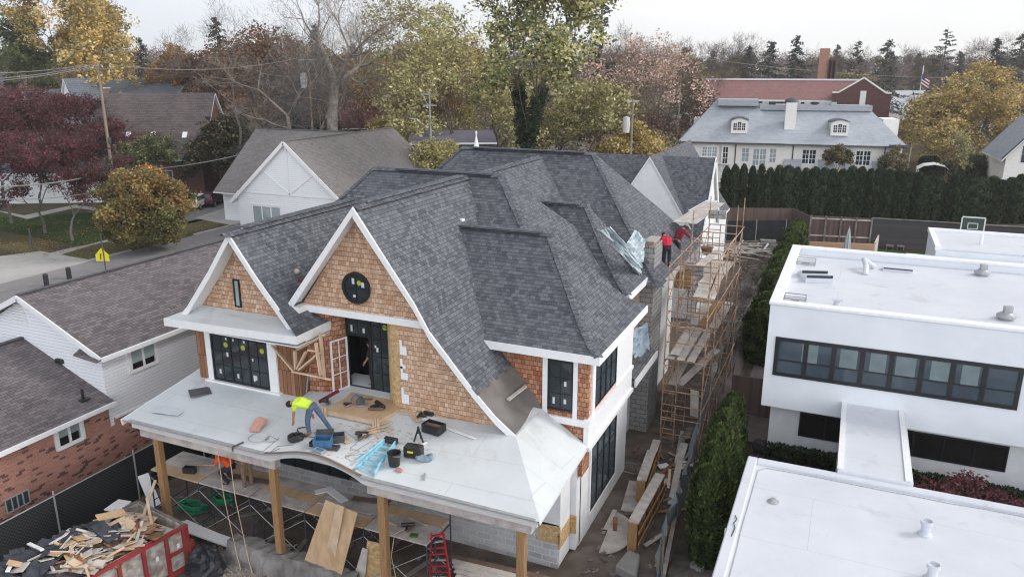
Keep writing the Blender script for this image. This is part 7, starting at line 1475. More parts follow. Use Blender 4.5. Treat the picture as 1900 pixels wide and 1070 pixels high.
for i, y in enumerate(st_):
    top = 4
    for l in range(top): m = MB(); frame(m, (sx0, y), (sx1, y), l * LF + .02, (l + 1) * LF, ladder=(l + i) % 3 != 2, rungs=(.3, .98) if (l + i) % 2 else (.35, .7, 1.0)); m.build('scaffold_frame', M['scaffold'], SC)
    if i:
        for l in range(min(top, 5)):
            for x in (sx0, sx1):
                m = MB(); m.tube([(x, st_[i - 1], l * LF + .3), (x, y, l * LF + 1.7)], .014, 5); m.tube([(x, st_[i - 1], l * LF + 1.7), (x, y, l * LF + .3)], .014, 5); m.build('cross_brace', M['scaffold'], SC)
for x, y in ((sx1, 34.9), (sx1, 37), (sx0, 32.8), (sx0, 37)): MB().tube([(x, y, 7.78), (x, y, 9.1)], .024, 6).build('guard_post', M['scaffold'], SC)
def plank(label, a, b, w=.25, group=None, mat='old_plank', t=.04): return one('plank', MB().beam(a, b, w, t), M[mat], label, 'plank', group)
for k in range(3): plank('pale plank of the topmost platform below the white gable', V((-7.2 + .36 * k, 35.3, 8.05)), V((-6.9 + .36 * k, 41.6, 8.05)), .33, 'planks of the topmost scaffold platform')
for k in range(2): plank('pale plank on which the worker in the red jacket stands', AZ(1222 + 16 * k, 519, f1.z - .05), AZ(1240 + 14 * k, 493, f1.z - .05), .42, 'planks beside the chimney')
for k in range(3): z_ = 6.25; plank('pale plank of the loaded middle platform, right side', AZ(1293 + 13 * k, 551 + 2 * k, z_), AZ(1318 + 10 * k, 501, z_), .3, 'planks of the middle platform')
for k, (a, b, za, zb_, lab) in enumerate((((1297, 493), (1333, 465), 7.0, 7.0, 'plank laid above the middle platform near the rubble heap'), ((1252, 657), (1283, 606), 4.1, 4.1, 'upper plank of the three sloping ones in the scaffold'), ((1248, 711), (1286, 640), 2.7, 3.2, 'middle plank of the three sloping ones in the scaffold'), ((1260, 713), (1330, 648), 2.6, 3.3, 'lowest and longest sloping plank in the scaffold'), ((1288, 772), (1289, 724), 1.2, 2.4, 'plank standing upright inside the lower scaffold'), ((1268, 812), (1285, 792), .6, .6, 'dark plank at the foot of the scaffold'), ((1258, 860), (1270, 822), .1, .4, 'plank running from the scaffold foot over the soil'))):
    plank(lab, AZ(*a, za), AZ(*b, zb_), .34 if k < 5 else .3, mat='old_plank' if k != 5 else 'grey_wood')
for k in range(3): plank('weathered plank of the upper far platform behind the loaded one', V((-5.8 + .42 * k, 33.2, 5.95)), V((-5.75 + .42 * k, 37.2, 5.95)), .36, 'planks of the upper far platform')
for k in range(2): plank('grey plank of the low platform near the chimney foot', V((-5.8 + .38 * k, 30.8, 2.05)), V((-5.75 + .38 * k, 34.8, 2.05)), .32, 'planks of the low side platform', mat='grey_wood')
for k in range(3): plank('brown plank of the platform one lift below the loaded one', V((-5.75 + .45 * k, 32.9, 3.98)), V((-5.7 + .45 * k, 37.1, 3.98)), .4, 'planks one lift below the loaded platform', mat='post_wood' if k == 1 else 'old_plank')
one('white_sheet_board', MB().beam(AZ(1287, 392, 8.0), AZ(1322, 372, 8.0), .6, .03), M['flat_white'], 'white board across the far top of the scaffold', 'board')
for x in (sx0, sx1):                     # long ledgers tie the frames together at every lift
    for l in range(1, 5): MB().tube([(x + .03, st_[0] - .3, l * LF - .12), (x + .03, st_[-1] + .3, l * LF - .12)], .022, 6).build('ledger', M['scaffold'], SC)
for k in range(3): plank('sagging plank of the second lift nearest the camera', V((-5.75 + .4 * k, 28.5, 3.96)), V((-5.8 + .42 * k, 32.6, 3.98)), .3, 'planks of the second lift')
chips = MB(); qc = np.random.default_rng(61)
for k in range(420):
    c = on_deck(qc.uniform(590, 800), qc.uniform(785, 850)) if k % 3 else on_deck(qc.normal(700, 25), qc.normal(800, 14)); s = qc.uniform(.008, .03); chips.box(c + V((0, 0, .004)), (s * qc.uniform(1, 4), s, .006), rz=qc.uniform(0, 6))
tag(chips.build('wood_chips', M['lumber']), 'wood chips and sawdust strewn over the porch roof', 'wood chips', kind='stuff')
# block stacks, mortar and plant on the scaffold
def blocks(label, c, nx, nz, group, rz=0.1, ny=1):
    for i in range(nx):
        for j in range(ny):
            for k in range(nz):
                o = MB(); Mx = Matrix.Rotation(rz, 3, 'Z'); p = V(c) + Mx @ V((i * .42, j * .24, k * .205 + .1)); o.box(p, (.39, .19, .19), rz=rz)
                ob = one('concrete_block', o, M['cmu'], label, 'block', group, bevel=.01)
blocks('grey concrete block stacked on the scaffold before the dark red jacket', (-6.0, 32.6, 6.3), 2, 3, 'blocks on the scaffold'); blocks('pale concrete block on the far scaffold platform', (-5.9, 37.2, 8.0), 2, 2, 'blocks on the far platform'); blocks('concrete block in the big stack by the dark fabric fence', AZ(1415, 462), 3, 4, 'blocks stacked by the fabric fence', .15, 2); blocks('concrete block stacked behind the scaffold posts', AZ(1345, 446), 3, 4, 'blocks stacked behind the scaffold', .1)
t = thing('mortar_tub', 'round brown mortar tub on the loaded scaffold platform', 'tub', AZ(1311, 470, 6.6)); MB().lathe(t.location, [(.2, 0), (.3, .3), (.32, .3), (.27, .26), (.1, .2)], 14).build('tub_body', M['copper'], t)
one('wood_shutter', MB().prism([AY(1252, 505, 32.0), AY(1283, 503, 32.0), AY(1281, 537, 32.0), AY(1250, 534, 32.0)], (0, .1, 0)), M['post_wood'], 'brown wooden formwork panel inside the scaffold below the red worker', 'panel')
one('plywood_form', MB().prism([AY(1290, 500, 33), AY(1303, 480, 34), AY(1312, 478, 34), AY(1302, 510, 33)], (0, .08, 0)), M['plywood'], 'tan plywood strip standing on the loaded scaffold platform', 'panel')
# front scaffold under the porch
FS = thing('porch_scaffold', 'low dark blue scaffold with wide planks under the porch roof', 'scaffold', (-15, 17, 0)); fx = [-20.4 + 2.12 * k for k in range(6)]; fy0, fy1 = 16.32, 17.72
for i, x in enumerate(fx):
    m = MB(); frame(m, (x, fy0), (x, fy1), 0, 1.96, .024, (.3, .65, .97), True); m.build('scaffold_frame', M['scaffold_dark'], FS)
    if i:
        for y in (fy0, fy1): m = MB(); m.tube([(fx[i - 1], y, 1.75), (x, y, .3)], .013, 5); m.tube([(fx[i - 1], y, .3), (x, y, 1.75)], .013, 5); m.build('cross_brace', M['steel'], FS)
MB().tube([(fx[5], fy1, 1.9), (fx[5], fy1, 3.0)], .024, 6).build('guard_post', M['scaffold_dark'], FS)
for i in range(5):
    for k in range(3): one('plank', MB().bb(fx[i] + .02, fx[i + 1] - .02, fy0 + .02 + k * .47, fy0 + .47 + k * .47, 1.985, 2.03), M['old_plank' if (i + k) % 3 else 'plywood'], 'wide plank of the low platform under the porch roof', 'plank', 'planks of the porch scaffold')
q = random.Random(12)
for k, (x, y, a, l, mat, lab) in enumerate(((-16.9, 17.1, 10, 1.6, 'copper', 'brown board lying on the porch scaffold behind the second post'), (-14.2, 17.5, 65, .9, 'white_trim', 'white offcut on the porch scaffold under the arch'), (-13.6, 17.4, 140, 1.0, 'white_trim', 'white board tilted on the porch scaffold behind the plywood sheets'), (-13.0, 16.9, 5, 1.9, 'old_plank', 'pale straight edge lying along the porch scaffold'), (-11.3, 16.8, -25, .6, 'lumber', 'short stick near the right end of the porch scaffold'), (-10.6, 17.2, 160, .8, 'old_plank', 'pale lath at the right end of the porch scaffold'), (-18.9, 17.2, 40, .8, 'lumber', 'lath across the left end of the porch scaffold'), (-12.5, 17.6, 20, 1.3, 'copper', 'dark red brown board stack at the back of the porch scaffold'))):
    d = V((math.cos(R(a)), math.sin(R(a)) * .5, 0)) * l / 2; stick(lab, V((x, y, 2.07)) - d, V((x, y, 2.09)) + d, .26 if mat in ('copper', 'white_trim') else .05, .03, mat, 'loose_board', 'board')
nailer('dark air tool with a yellow hose on the right end of the porch scaffold', V((-10.7, 16.9, 2.04)), R(30), s=1.2); crate('small black tool box near the left post on the porch scaffold', V((-19.0, 16.7, 2.04)), (.4, .2, .2), R(15), 'black_plastic')
one('green_package', MB().box((-10.35, 16.55, 2.07), (.22, .14, .05), rz=.3), M['turf'], 'small green packet at the corner of the porch scaffold', 'packet')
cord('yellow air hose hanging from the right end of the porch scaffold', [V((-10.7, 16.8, 2.1)), V((-10.9, 16.4, 2.05)), V((-10.95, 16.25, 1.4)), V((-10.8, 16.2, .8)), V((-11.1, 16.2, .7)), V((-11.05, 16.25, 1.6))], .014, 'lumber', 'air_hose', 'hose')
for k, x in enumerate((-16.35, -15.9)): cord(('long' if k == 0 else 'second') + ' thin rope hanging from the porch roof edge left of the second post', [V((x, 15.45, 4.2)), V((x + .05, 15.45, 2.5)), V((x + .25, 15.5, .5)), V((x + .45, 15.4, .05))], .012, 'lumber', 'rope', 'rope')
c = AZ(358, 945, .1); m = MB(); m.tube(torus_path(c, .5, 4, 18, .25, .25, 3, .5), .05, 6); m.tube(torus_path(c + V((.9, .5, .2)), .45, 3, 18, .3, .3, 9, .5), .05, 6); one('green_hose', m, mottle('green_hose', (.03, .25, .12), (.02, .18, .09), 5, .5), 'heap of green hose on the soil under the left of the porch', 'hose')

# ------------------------------------------------------------------ boards and ladders in front of the house
def leaning(label, a, b, c, d, mat, name='plywood_sheet', t=.03, cat='sheet'): return one(name, MB().slab([a, b, c, d], t), M[mat], label, cat)
leaning('tall plywood sheet leaning in front of the porch arch', AZ(552, 1075, .05), AZ(625, 1100, .05), AZ(663, 951, 2.75), AZ(604, 927, 2.95), 'plywood')
leaning('narrower board leaning on the tall plywood sheet', AZ(592, 1080, .09), AZ(612, 1088, .09), AZ(638, 940, 2.95), AZ(624, 935, 2.98), 'lumber', 'leaning_board', .03, 'board')
leaning('strand board sheet leaning against the porch post', AZ(674, 1085, .05), AZ(712, 1090, .05), AZ(714, 1010, 1.75), AZ(681, 1003, 1.8), 'osb')
leaning('grey board leaning left of the strand board sheet', AZ(652, 1085, .05), AZ(676, 1088, .05), AZ(682, 1020, 1.55), AZ(672, 1016, 1.55), 'old_plank', 'leaning_board', .03, 'board')
LR = thing('red_ladder', 'red extension ladder leaning on the right end of the porch scaffold', 'ladder', AZ(815, 1070)); fa, fb, ta, tb_ = AZ(797, 1075, .05), AZ(836, 1078, .05), AZ(800, 990, 2.25), AZ(822, 985, 2.25)
for a, b in ((fa, ta), (fb, tb_)): MB().beam(a, b, .04, .09).build('rail', M['red_paint'], LR)
for k in range(8): t_ = (k + .6) / 8; MB().beam(fa.lerp(ta, t_), fb.lerp(tb_, t_), .05, .05).build('rung', M['red_paint' if k % 3 else 'steel'], LR)
for k, (a, b, za, zb_, w, lab) in enumerate((((265, 880), (290, 940), 1.2, .3, .36, 'white trim board standing behind the dumpster corner'), ((330, 972), (455, 1016), .5, .25, .42, 'long white trim board lying right of the dumpster'), ((340, 968), (462, 1021), .45, .2, .3, 'second long white board under the first right of the dumpster'), ((203, 938), (240, 944), .9, .9, .5, 'white offcut board behind the dumpster'), ((212, 932), (236, 936), .95, .95, .4, 'upper white offcut board behind the dumpster'))):
    one('white_board', MB().beam(AZ(*a, za), AZ(*b, zb_), w, .04), M['white_trim'], lab, 'board')
for k in range(5): one('stacked_board', MB().beam(AZ(835 + 3 * k, 1030 + 9 * k, .3 - .03 * k), AZ(1040 - 6 * k, 1078 + 9 * k, .2), .2, .04), M['old_plank' if k else 'copper'], 'weathered board in the low stack before the stone base', 'board', 'boards before the stone base')
for k in range(6): p_ = random.Random(70 + k); c = V((-17.5 + k * 1.3, 17 + p_.uniform(-.4, 1.5), .06)); a = p_.uniform(0, 3); d = V((math.cos(a), math.sin(a), 0)) * .8; one('loose_board', MB().beam(c - d, c + d, .15, .04), M['grey_wood'], 'dark loose board on the soil under the porch', 'board', 'boards on the soil under the porch')
sheet('gravel_patch', [AZ(400, 1030), AZ(450, 1000), AZ(560, 1045), AZ(540, 1200), AZ(380, 1200)], .03, M['gravel'])
q2 = np.random.default_rng(3); gm = MB()
for k in range(1500):
    p = AZ(q2.uniform(395, 555), q2.uniform(1010, 1085), .03); s = q2.uniform(.015, .05); gm.box(p + V((0, 0, s * .4)), (s * 1.6, s, s), M=Matrix.Rotation(q2.uniform(0, 6), 3, 'Z') @ Matrix.Rotation(q2.uniform(-.5, .5), 3, 'X'))
tag(gm.build('gravel', mottle('gravel_stone', (.45, .4, .36), (.26, .22, .2), 6, .9)), 'pale crushed stone beside the dumpster', 'gravel', kind='stuff')
m = MB(); m.blob(AZ(382, 1050, .2), (.62, .5, .62), 22, 14, .16, 3); one('black_tarp_bundle', m, M['black_tarp'], 'black tarp bundle beside the red dumpster', 'tarp')

# ------------------------------------------------------------------ the dumpster and its load
P1, u_, w_ = V((-17.55, 14.9, 0)), V((-.16, -.987, 0)).normalized(), V((-.987, .16, 0)).normalized(); HT, LN, WD = 1.5, 6.2, 2.35
DM = thing('dumpster', 'red framed dumpster heaped with wood scrap and roof shingles', 'dumpster', P1)
def DP(a, b, z): return P1 + u_ * a + w_ * b + V((0, 0, z))
def wallp(name, a0, b0, a1, b1, mat): 
    d = (DP(a1, b1, 0) - DP(a0, b0, 0)); m = MB(); m.prism([DP(a0, b0, .1), DP(a1, b1, .1), DP(a1, b1, HT), DP(a0, b0, HT)], d.normalized().cross(V((0, 0, 1))) * .05); m.build(name, M[mat], DM)
wallp('side_wall', 0, 0, LN, 0, 'dumpster_side'); wallp('side_wall', LN, WD, 0, WD, 'dumpster_side'); wallp('end_wall', 0, WD, 0, 0, 'dumpster_side'); wallp('end_wall', LN, 0, LN, WD, 'dumpster_side'); MB().prism([DP(0, 0, .05), DP(LN, 0, .05), DP(LN, WD, .05), DP(0, WD, .05)], (0, 0, .08)).build('floor', M['dumpster_side'], DM)
for a in (.04, .62, 1.35, 2.1, 2.9, 3.7, 4.5, 5.3): MB().beam(DP(a, -.06, .0), DP(a, -.06, HT), .09, .1, up=u_).build('rib', M['dumpster_red'], DM)
for z in (.1, HT - .03): MB().beam(DP(-.05, -.07, z), DP(LN, -.07, z), .12, .1).build('side_rail', M['dumpster_red'], DM)
MB().beam(DP(.04, -.07, .75), DP(.62, -.07, .75), .08, .08).build('side_rail', M['dumpster_red'], DM); MB().beam(DP(-.06, -.02, .0), DP(-.06, -.02, HT), .1, .14).build('corner_post', M['dumpster_red'], DM); MB().beam(DP(-.12, -.1, .3), DP(-.12, -.1, .95), .16, .16).build('door_latch', M['dumpster_red'], DM)
for a, z in ((.3, 1.0), (1.0, .95)): MB().box(DP(a, -.125, z), (.02, .08, .14), rz=math.atan2(u_.y, u_.x) + R(90)).build('reflector', M['white_trim'], DM)
MB().beam(DP(-.03, 0, HT), DP(-.03, WD, HT), .08, .08).build('end_rail', M['grey_wood'], DM); MB().beam(DP(0, WD + .02, HT), DP(LN, WD + .02, HT), .08, .08).build('side_rail', M['grey_wood'], DM)
def heap(a, b): return 1.0 + .74 * math.sin(min(1, max(0, (a + .2) / 1.6)) * math.pi / 2) * (.6 + .4 * math.sin(math.pi * min(1, max(0, b / WD)))) + (.12 if a > 2.6 else 0)
lm = MB(); hv = [DP(.05 + (LN - .1) * i / 24, .07 + (WD - .14) * j / 12, heap(LN * i / 24, WD * j / 12) - .12 + random.Random(i * 31 + j).uniform(-.08, .08)) for i in range(25) for j in range(13)]
lm.add(hv, [[i * 13 + j, i * 13 + j + 1, (i + 1) * 13 + j + 1, (i + 1) * 13 + j] for i in range(24) for j in range(12)])
tag(lm.build('rubble_fill', mottle('mixed_debris', (.16, .13, .11), (.07, .065, .065), 6, .95, .1, bump=.8)), 'loose mixed debris filling the red dumpster', 'debris', kind='stuff')
q = random.Random(21)
mats_w = ('lumber', 'plywood', 'old_plank', 'old_plank', 'cedar_board'); names = dict(lumber='pale cut timber in the dumpster heap', plywood='tan plywood scrap in the dumpster heap', old_plank='greyed wood scrap in the dumpster heap', cedar_board='reddish cedar offcut in the dumpster heap')
def in_heap(a, b, l, w, t, rz, tilt, mat, name, lab, cat, grp, lift=0):
    Mx = Matrix.Rotation(rz, 3, 'Z') @ Matrix.Rotation(tilt, 3, 'Y') @ Matrix.Rotation(q.uniform(-.4, .4), 3, 'X'); one(name, MB().box(DP(a, b, heap(a, b) + lift + q.uniform(-.05, .12)), (l, w, t), M=Mx), M[mat], lab, cat, grp)
for k in range(140):
    a = q.uniform(.15, 3.0) if k < 122 else q.uniform(2.5, 4.2); b = q.uniform(.15, WD - .3) if a < 2.2 else q.uniform(.1, 1.5); mat = q.choice(mats_w); big = q.random() < .36
    in_heap(a, b, q.uniform(.35, 1.1), q.uniform(.18, .4) if big else q.uniform(.04, .11), .025 if big else .035, q.uniform(0, 3.14) if q.random() < .4 else R(200) + q.gauss(0, .5), q.uniform(-.45, .35), mat, 'wood_scrap', names[mat], 'wood scrap', 'wood scraps in the dumpster')
for k in range(95):
    a = q.uniform(1.3, 6.0); b = q.uniform(.9, WD - .1) if a < 3.4 else q.uniform(.1, WD - .1)
    in_heap(a, b, q.uniform(.4, .95), q.uniform(.25, .5), .015, q.uniform(0, 3.14), q.uniform(-.4, .4), 'roof_scrap', 'shingle_scrap', 'dark torn shingle in the dumpster heap', 'shingle scrap', 'shingle scraps in the dumpster') if 'roof_scrap' in M else None
for k, (a, b, l, rz, mat, lab) in enumerate(((.45, .9, 1.6, 2.5, 'lumber', 'long pale timber sticking up at the near end of the dumpster'), (.35, 1.4, 2.6, 2.1, 'lumber', 'longest pale lath poking out over the dumpster end'), (1.3, 1.5, .8, 1.2, 'plywood', 'tan plywood piece upright in the middle of the dumpster'), (.9, 1.3, .6, .3, 'old_plank', 'grey cardboard box piece in the dumpster'), (3.3, 1.9, 1.0, 2.9, 'white_trim', 'white trim piece lying on the torn shingles'), (2.6, 2.0, .8, 1.9, 'white_trim', 'white trim piece standing by the far dumpster wall'), (4.2, 1.4, .6, 2.4, 'white_trim', 'short white strip among the torn shingles'))):
    in_heap(a, b, l, .08 if mat == 'lumber' else .3 if mat != 'white_trim' else .1, .04, rz, -.35 if k < 2 else .2, mat, 'wood_scrap' if mat != 'white_trim' else 'trim_scrap', lab, 'scrap', None, .2)

# ------------------------------------------------------------------ the side yard on the right
def formwork(label, a, b, w, h, z0=0.05, n=8):
    t = thing('formwork_panel', label, 'formwork', a); d = V(b) - V(a); L_ = d.length; d.normalize(); x = d.cross(V((0, 0, 1))).normalized()
    MB().beam(V(a) + V((0, 0, z0 + h)), V(b) + V((0, 0, z0 + h)), w, .05).build('top_plate', M['old_plank'], t)
    MB().beam(V(a) + V((0, 0, z0)), V(b) + V((0, 0, z0)), w, .05).build('bottom_plate', M['grey_wood'], t)
    MB().beam(V(a) - x * (w / 2 - .02) + V((0, 0, z0 + h / 2)), V(b) - x * (w / 2 - .02) + V((0, 0, z0 + h / 2)), .03, h - .06).build('face_board', M['post_wood'], t)
    for k in range(n): p = V(a) + d * (L_ * k / (n - 1)); MB().beam(p + V((0, 0, z0 + .03)), p + V((0, 0, z0 + h - .03)), .06, w - .06, up=x).build('stud', M['cedar_board' if k % 2 else 'post_wood'], t)
    for z in (.35, .7): MB().beam(V(a) + x * (w / 2 + .03) + V((0, 0, z0 + h * z)), V(b) + x * (w / 2 + .03) + V((0, 0, z0 + h * z)), .04, .09).build('waler', M['post_wood'], t)
    return t
formwork('long brown formwork panel stack standing nearest in the side yard', AZ(1172, 1030), AZ(1222, 935), .34, 1.15); formwork('shorter brown formwork panel behind the long one', AZ(1188, 935), AZ(1207, 878), .34, .9, n=5); formwork('farthest brown formwork box near the scaffold foot', AZ(1210, 870), AZ(1217, 848), .3, .7, n=3)
hb = [AZ(1111, 1026, .05), AZ(1141, 951, .05)]; m = MB(); e = hb[1] - hb[0]; nn = V((e.y, -e.x, 0)).normalized(); m.prism([hb[0] + e * (.5 - .5 * math.cos(a)) + nn * (.85 * math.sin(a)) for a in np.linspace(0, math.pi, 20)], (0, 0, .04)); one('half_round_board', m, M['old_plank'], 'pale half round board lying on the soil by the white wall', 'board')
for a, b, w, z, mat, lab in (((1165, 948), (1180, 893), .5, .06, 'old_plank', 'wide grey board behind the half round board'), ((1245, 935), (1262, 850), .24, .1, 'old_plank', 'long plank along the mesh screen'), ((1258, 855), (1268, 800), .26, .14, 'old_plank', 'plank leading into the scaffold foot'), ((1240, 905), (1243, 870), .1, .3, 'lumber', 'thin batten by the long formwork'), ((1218, 1050), (1240, 975), .12, .5, 'post_wood', 'timber rail right of the long formwork'), ((1230, 1070), (1252, 960), .14, .15, 'old_plank', 'lower plank right of the long formwork'), ((1150, 815), (1142, 850), .16, .9, 'old_plank', 'board leaning by the white wall corner'), ((1222, 866), (1240, 862), .3, .1, 'white_trim', 'white board end beside the scaffold foot'), ((1265, 858), (1288, 862), .3, .12, 'white_trim', 'white sheet scrap beside the mesh screen'), ((1176, 838), (1186, 826), .1, .1, 'copper', 'reddish stick by the chimney foot')):
    one('side_yard_board', MB().beam(AZ(*a, z), AZ(*b, z + .02), w, .04), M[mat], lab, 'board')
qs = random.Random(91)
for k in range(34):
    c = AZ(qs.uniform(1130, 1285), qs.uniform(805, 1010), .05)
    if c.x < -6.3 or c.x > -4.2: c.x = qs.uniform(-6.3, -4.3)
    a = qs.uniform(.9, 2.2) if k % 3 else qs.uniform(0, 3.1); d = V((math.cos(a), math.sin(a), qs.uniform(-.05, .12))) * qs.uniform(.18, .6)
    one('wood_offcut', MB().beam(c - d + V((0, 0, .06)), c + d + V((0, 0, .06)), qs.uniform(.05, .16), .035), M[qs.choice(('old_plank', 'grey_wood', 'cedar_board', 'post_wood', 'old_plank'))], 'muddy wood offcut lying in the side yard between the white wall and the mesh screen', 'offcut', 'wood offcuts in the side yard')
one('concrete_footing', MB().prism([AZ(1140, 1065, 0), AZ(1165, 1035, 0), AZ(1188, 1045, 0), AZ(1180, 1085, 0)], (0, 0, .35)), M['concrete_dark'], 'rough concrete block in front of the long formwork', 'block', bevel=.05)
cord('grey hose curled beside the short formwork panel', torus_path(AZ(1172, 868, .05), .5, 1.1, 18, .1, 0, 3, .8), .025, 'wire', 'hose', 'hose')
ax_c = AZ(1293, 1052, .12); o = MB(); Mx = Matrix.Rotation(-.35, 3, 'Z')
for y in (-.085, .085): o.box(ax_c + Mx @ V((0, y, 0)), (.4, .03, .2), rz=-.35)
for x in (-.185, 0, .185): o.box(ax_c + Mx @ V((x, 0, 0)), (.03, .14, .198), rz=-.35)
one('hollow_block', o, M['cmu'], 'hollow concrete block lying alone by the modern house front', 'block')
sr = thing('mesh_screen', 'sagging pale blue debris mesh along the side yard', 'screen', (-4.3, 24, 0)); pts = [AZ(1222, 1080), AZ(1240, 1000), AZ(1262, 950), AZ(1283, 870), AZ(1300, 795), AZ(1322, 715), AZ(1352, 640)]; m = MB(); q = random.Random(8); vs = []
fine = [pts[i].lerp(pts[i + 1], k / 6) for i in range(6) for k in range(6)] + [pts[-1]]
for i, p in enumerate(fine):
    h = 1.5 - .35 * abs(math.sin(i * .8)) ; vs += [p + V((q.uniform(-.06, .06), 0, .02)), p + V((-.1 + q.uniform(-.12, .1), 0, h * .5)), p + V((.05 + q.uniform(-.12, .12), 0, h))]
m.add(vs, [[3 * i + k, 3 * i + 3 + k, 3 * i + 4 + k, 3 * i + 1 + k] for i in range(len(fine) - 1) for k in (0, 1)])
M['netting'] = mottle('blue_grey_netting', (.2, .25, .28), (.3, .34, .36), 2, .8, .2, stretch=(1, 4, 4)); nb_ = M['netting'].node_tree.nodes['Principled BSDF']; nb_.inputs['Alpha'].default_value = .78
o = m.build('mesh_fabric', M['netting'], sr)
for i in (0, 9, 18, 27, 36): p = fine[min(i, len(fine) - 1)]; MB().tube([p + V((.08, 0, 0)), p + V((.08, 0, 1.7))], .03, 6).build('screen_post', M['grey_wood'], sr)
SW = thing('dark_gate_fence', 'dark board fence across the gap behind the short evergreen row', 'fence', (-3, 33, 0)); MB().bb(-3.9, -2.0, 33.2, 33.3, 0, 1.8).build('board_panel', M['fence_board'], SW)
ch = thing('black_grill', 'black covered kettle grill beside the modern house corner', 'grill', AY(1412, 838, 28.6).to_2d().to_3d()); c = ch.location
MB().lathe(c + V((0, 0, .55)), [(.05, 0), (.3, .12), (.36, .3), (.36, .36), (.3, .55), (.08, .66)], 16).build('kettle', M['black_plastic'], ch)
for a in (0, 2.1, 4.2): MB().tube([c + V((.3 * math.cos(a), .3 * math.sin(a), 0)), c + V((.16 * math.cos(a), .16 * math.sin(a), .62))], .02, 5).build('leg', M['steel'], ch)
# rubble and scrap in the back yard, litter over the soil
q = random.Random(77)
for k in range(60):
    px, py = q.gauss(1378, 26), q.gauss(462, 12); c = AZ(min(1425, max(1342, px)), min(492, max(447, py)), .15 + q.uniform(0, .5)); a = q.uniform(0, 3.14); d = V((math.cos(a), math.sin(a), q.uniform(-.15, .15))) * q.uniform(.4, 1.3)
    stick('grey broken board in the scrap heap behind the scaffold', c - d, c + d, q.uniform(.08, .22), .04, q.choice(('old_plank', 'grey_wood', 'old_plank')), 'scrap_board', 'board', 'scrap heap behind the scaffold')
lit = MB(); l2 = MB(); g = np.random.default_rng(14)
for k in range(330):
    px, py = g.uniform(1080, 1290), g.uniform(790, 1075); p = AZ(px, py, .02)
    if p.x < -6.4 and p.y > 19: continue
    if p.x > -4.2: continue
    s = abs(g.normal(0, .05)) + .03; (lit if g.random() < .65 else l2).box(p + V((0, 0, s * .2)), (s * g.uniform(1, 3), s, s * .4), M=Matrix.Rotation(g.uniform(0, 6), 3, 'Z') @ Matrix.Rotation(g.uniform(-.4, .4), 3, 'X'))
for k in range(900):
    p = V((g.uniform(-6.8, -4.2), g.uniform(44, 67), .02)); s = abs(g.normal(0, .1)) + .06; (lit if g.random() < .5 else l2).box(p + V((0, 0, s * .2)), (s * g.uniform(1, 3), s, s * .4), M=Matrix.Rotation(g.uniform(0, 6), 3, 'Z') @ Matrix.Rotation(g.uniform(-.4, .4), 3, 'X'))
for k in range(700):
    p = V((g.uniform(-21, -7), g.uniform(12.5, 19), .02)); s = abs(g.normal(0, .04)) + .03; (lit if g.random() < .3 else l2).box(p + V((0, 0, s * .2)), (s * g.uniform(1, 3), s, s * .4), rz=g.uniform(0, 6))
tag(lit.build('site_litter', M['grey_wood']), 'pale crumbs of block and wood scattered over the soil', 'litter', kind='stuff'); tag(l2.build('soil_clods', M['soil']), 'brown clods of soil scattered over the building plot', 'clods', kind='stuff')
# mounds of dark soil beside the back part of the plot
def mound(name, x0, x1, y0, y1, h, seed, mat='soil', nx=14, ny=40):
    m = MB(); q = np.random.default_rng(seed); Z = q.normal(0, 1, (nx + 1, ny + 1)); vs = []
    for i in range(nx + 1):
        for j in range(ny + 1):
            u, w = i / nx, j / ny; e = math.sin(math.pi * u) ** .8 * min(1, 6 * w, 6 * (1 - w)); vs.append((x0 + (x1 - x0) * u, y0 + (y1 - y0) * w, max(-.02, e * h * (.7 + .3 * math.sin(w * 17 + seed)) + Z[i, j] * .07 * e)))
    m.add(vs, [[i * (ny + 1) + j, (i + 1) * (ny + 1) + j, (i + 1) * (ny + 1) + j + 1, i * (ny + 1) + j + 1] for i in range(nx) for j in range(ny)]); o = m.build(name, M[mat]); o['kind'] = 'structure'; return o
M['soil_dark'] = mottle('dark_damp_soil', (.085, .073, .068), (.15, .13, .12), 2.2, .95, .1, bump=.8, c3=(.24, .215, .2), scale2=.5, detail=9)
mound('soil_bank', -5.4, -4.1, 33, 66, .9, 3, 'soil_dark'); mound('soil_heap', -6.6, -5.4, 46, 60, .5, 6, 'soil_dark'); mound('garden_rubble', -3.9, -2.1, 12, 21.5, .35, 9, 'soil_dark')

# ------------------------------------------------------------------ street things
SG = thing('crossing_sign', 'bright yellow house shaped crossing sign on a thin post by the street', 'road sign', AZ(197, 505)); p = SG.location
MB().tube([p, p + V((0, 0, 3.0))], .045, 6).build('sign_post', M['steel_dark'], SG)
cc = ZD(478, math.hypot(*p.to_2d()) * .96); cz2 = AY(188, 474, p.y).z; fw2 = V((math.cos(YAW), math.sin(YAW), 0)); nr = V((math.sin(YAW), -math.cos(YAW), 0)); o_ = AY(190, 474, p.y); S_ = lambda x, z, k=0: o_ + fw2 * x + nr * (.03 + k) + V((0, 0, z))
pl = MB(); pl.prism([S_(-.5, -.42), S_(.5, -.42), S_(.5, .08), S_(0, .6), S_(-.5, .08)], nr * .02); pl.build('sign_panel', M['yellow'], SG)
sy_ = MB()
for x in (-.12, .12): sy_.prism([S_(x - .045, -.3, .022), S_(x + .03, -.3, .022), S_(x + .055, .02, .022), S_(x - .02, .05, .022)], nr * .01); sy_.tube([S_(x + .02, .1, .022), S_(x + .02, .1, .032)], .06, 10)
sy_.build('walking_figures', M['black_plastic'], SG, label='two black walking figures on the sign')
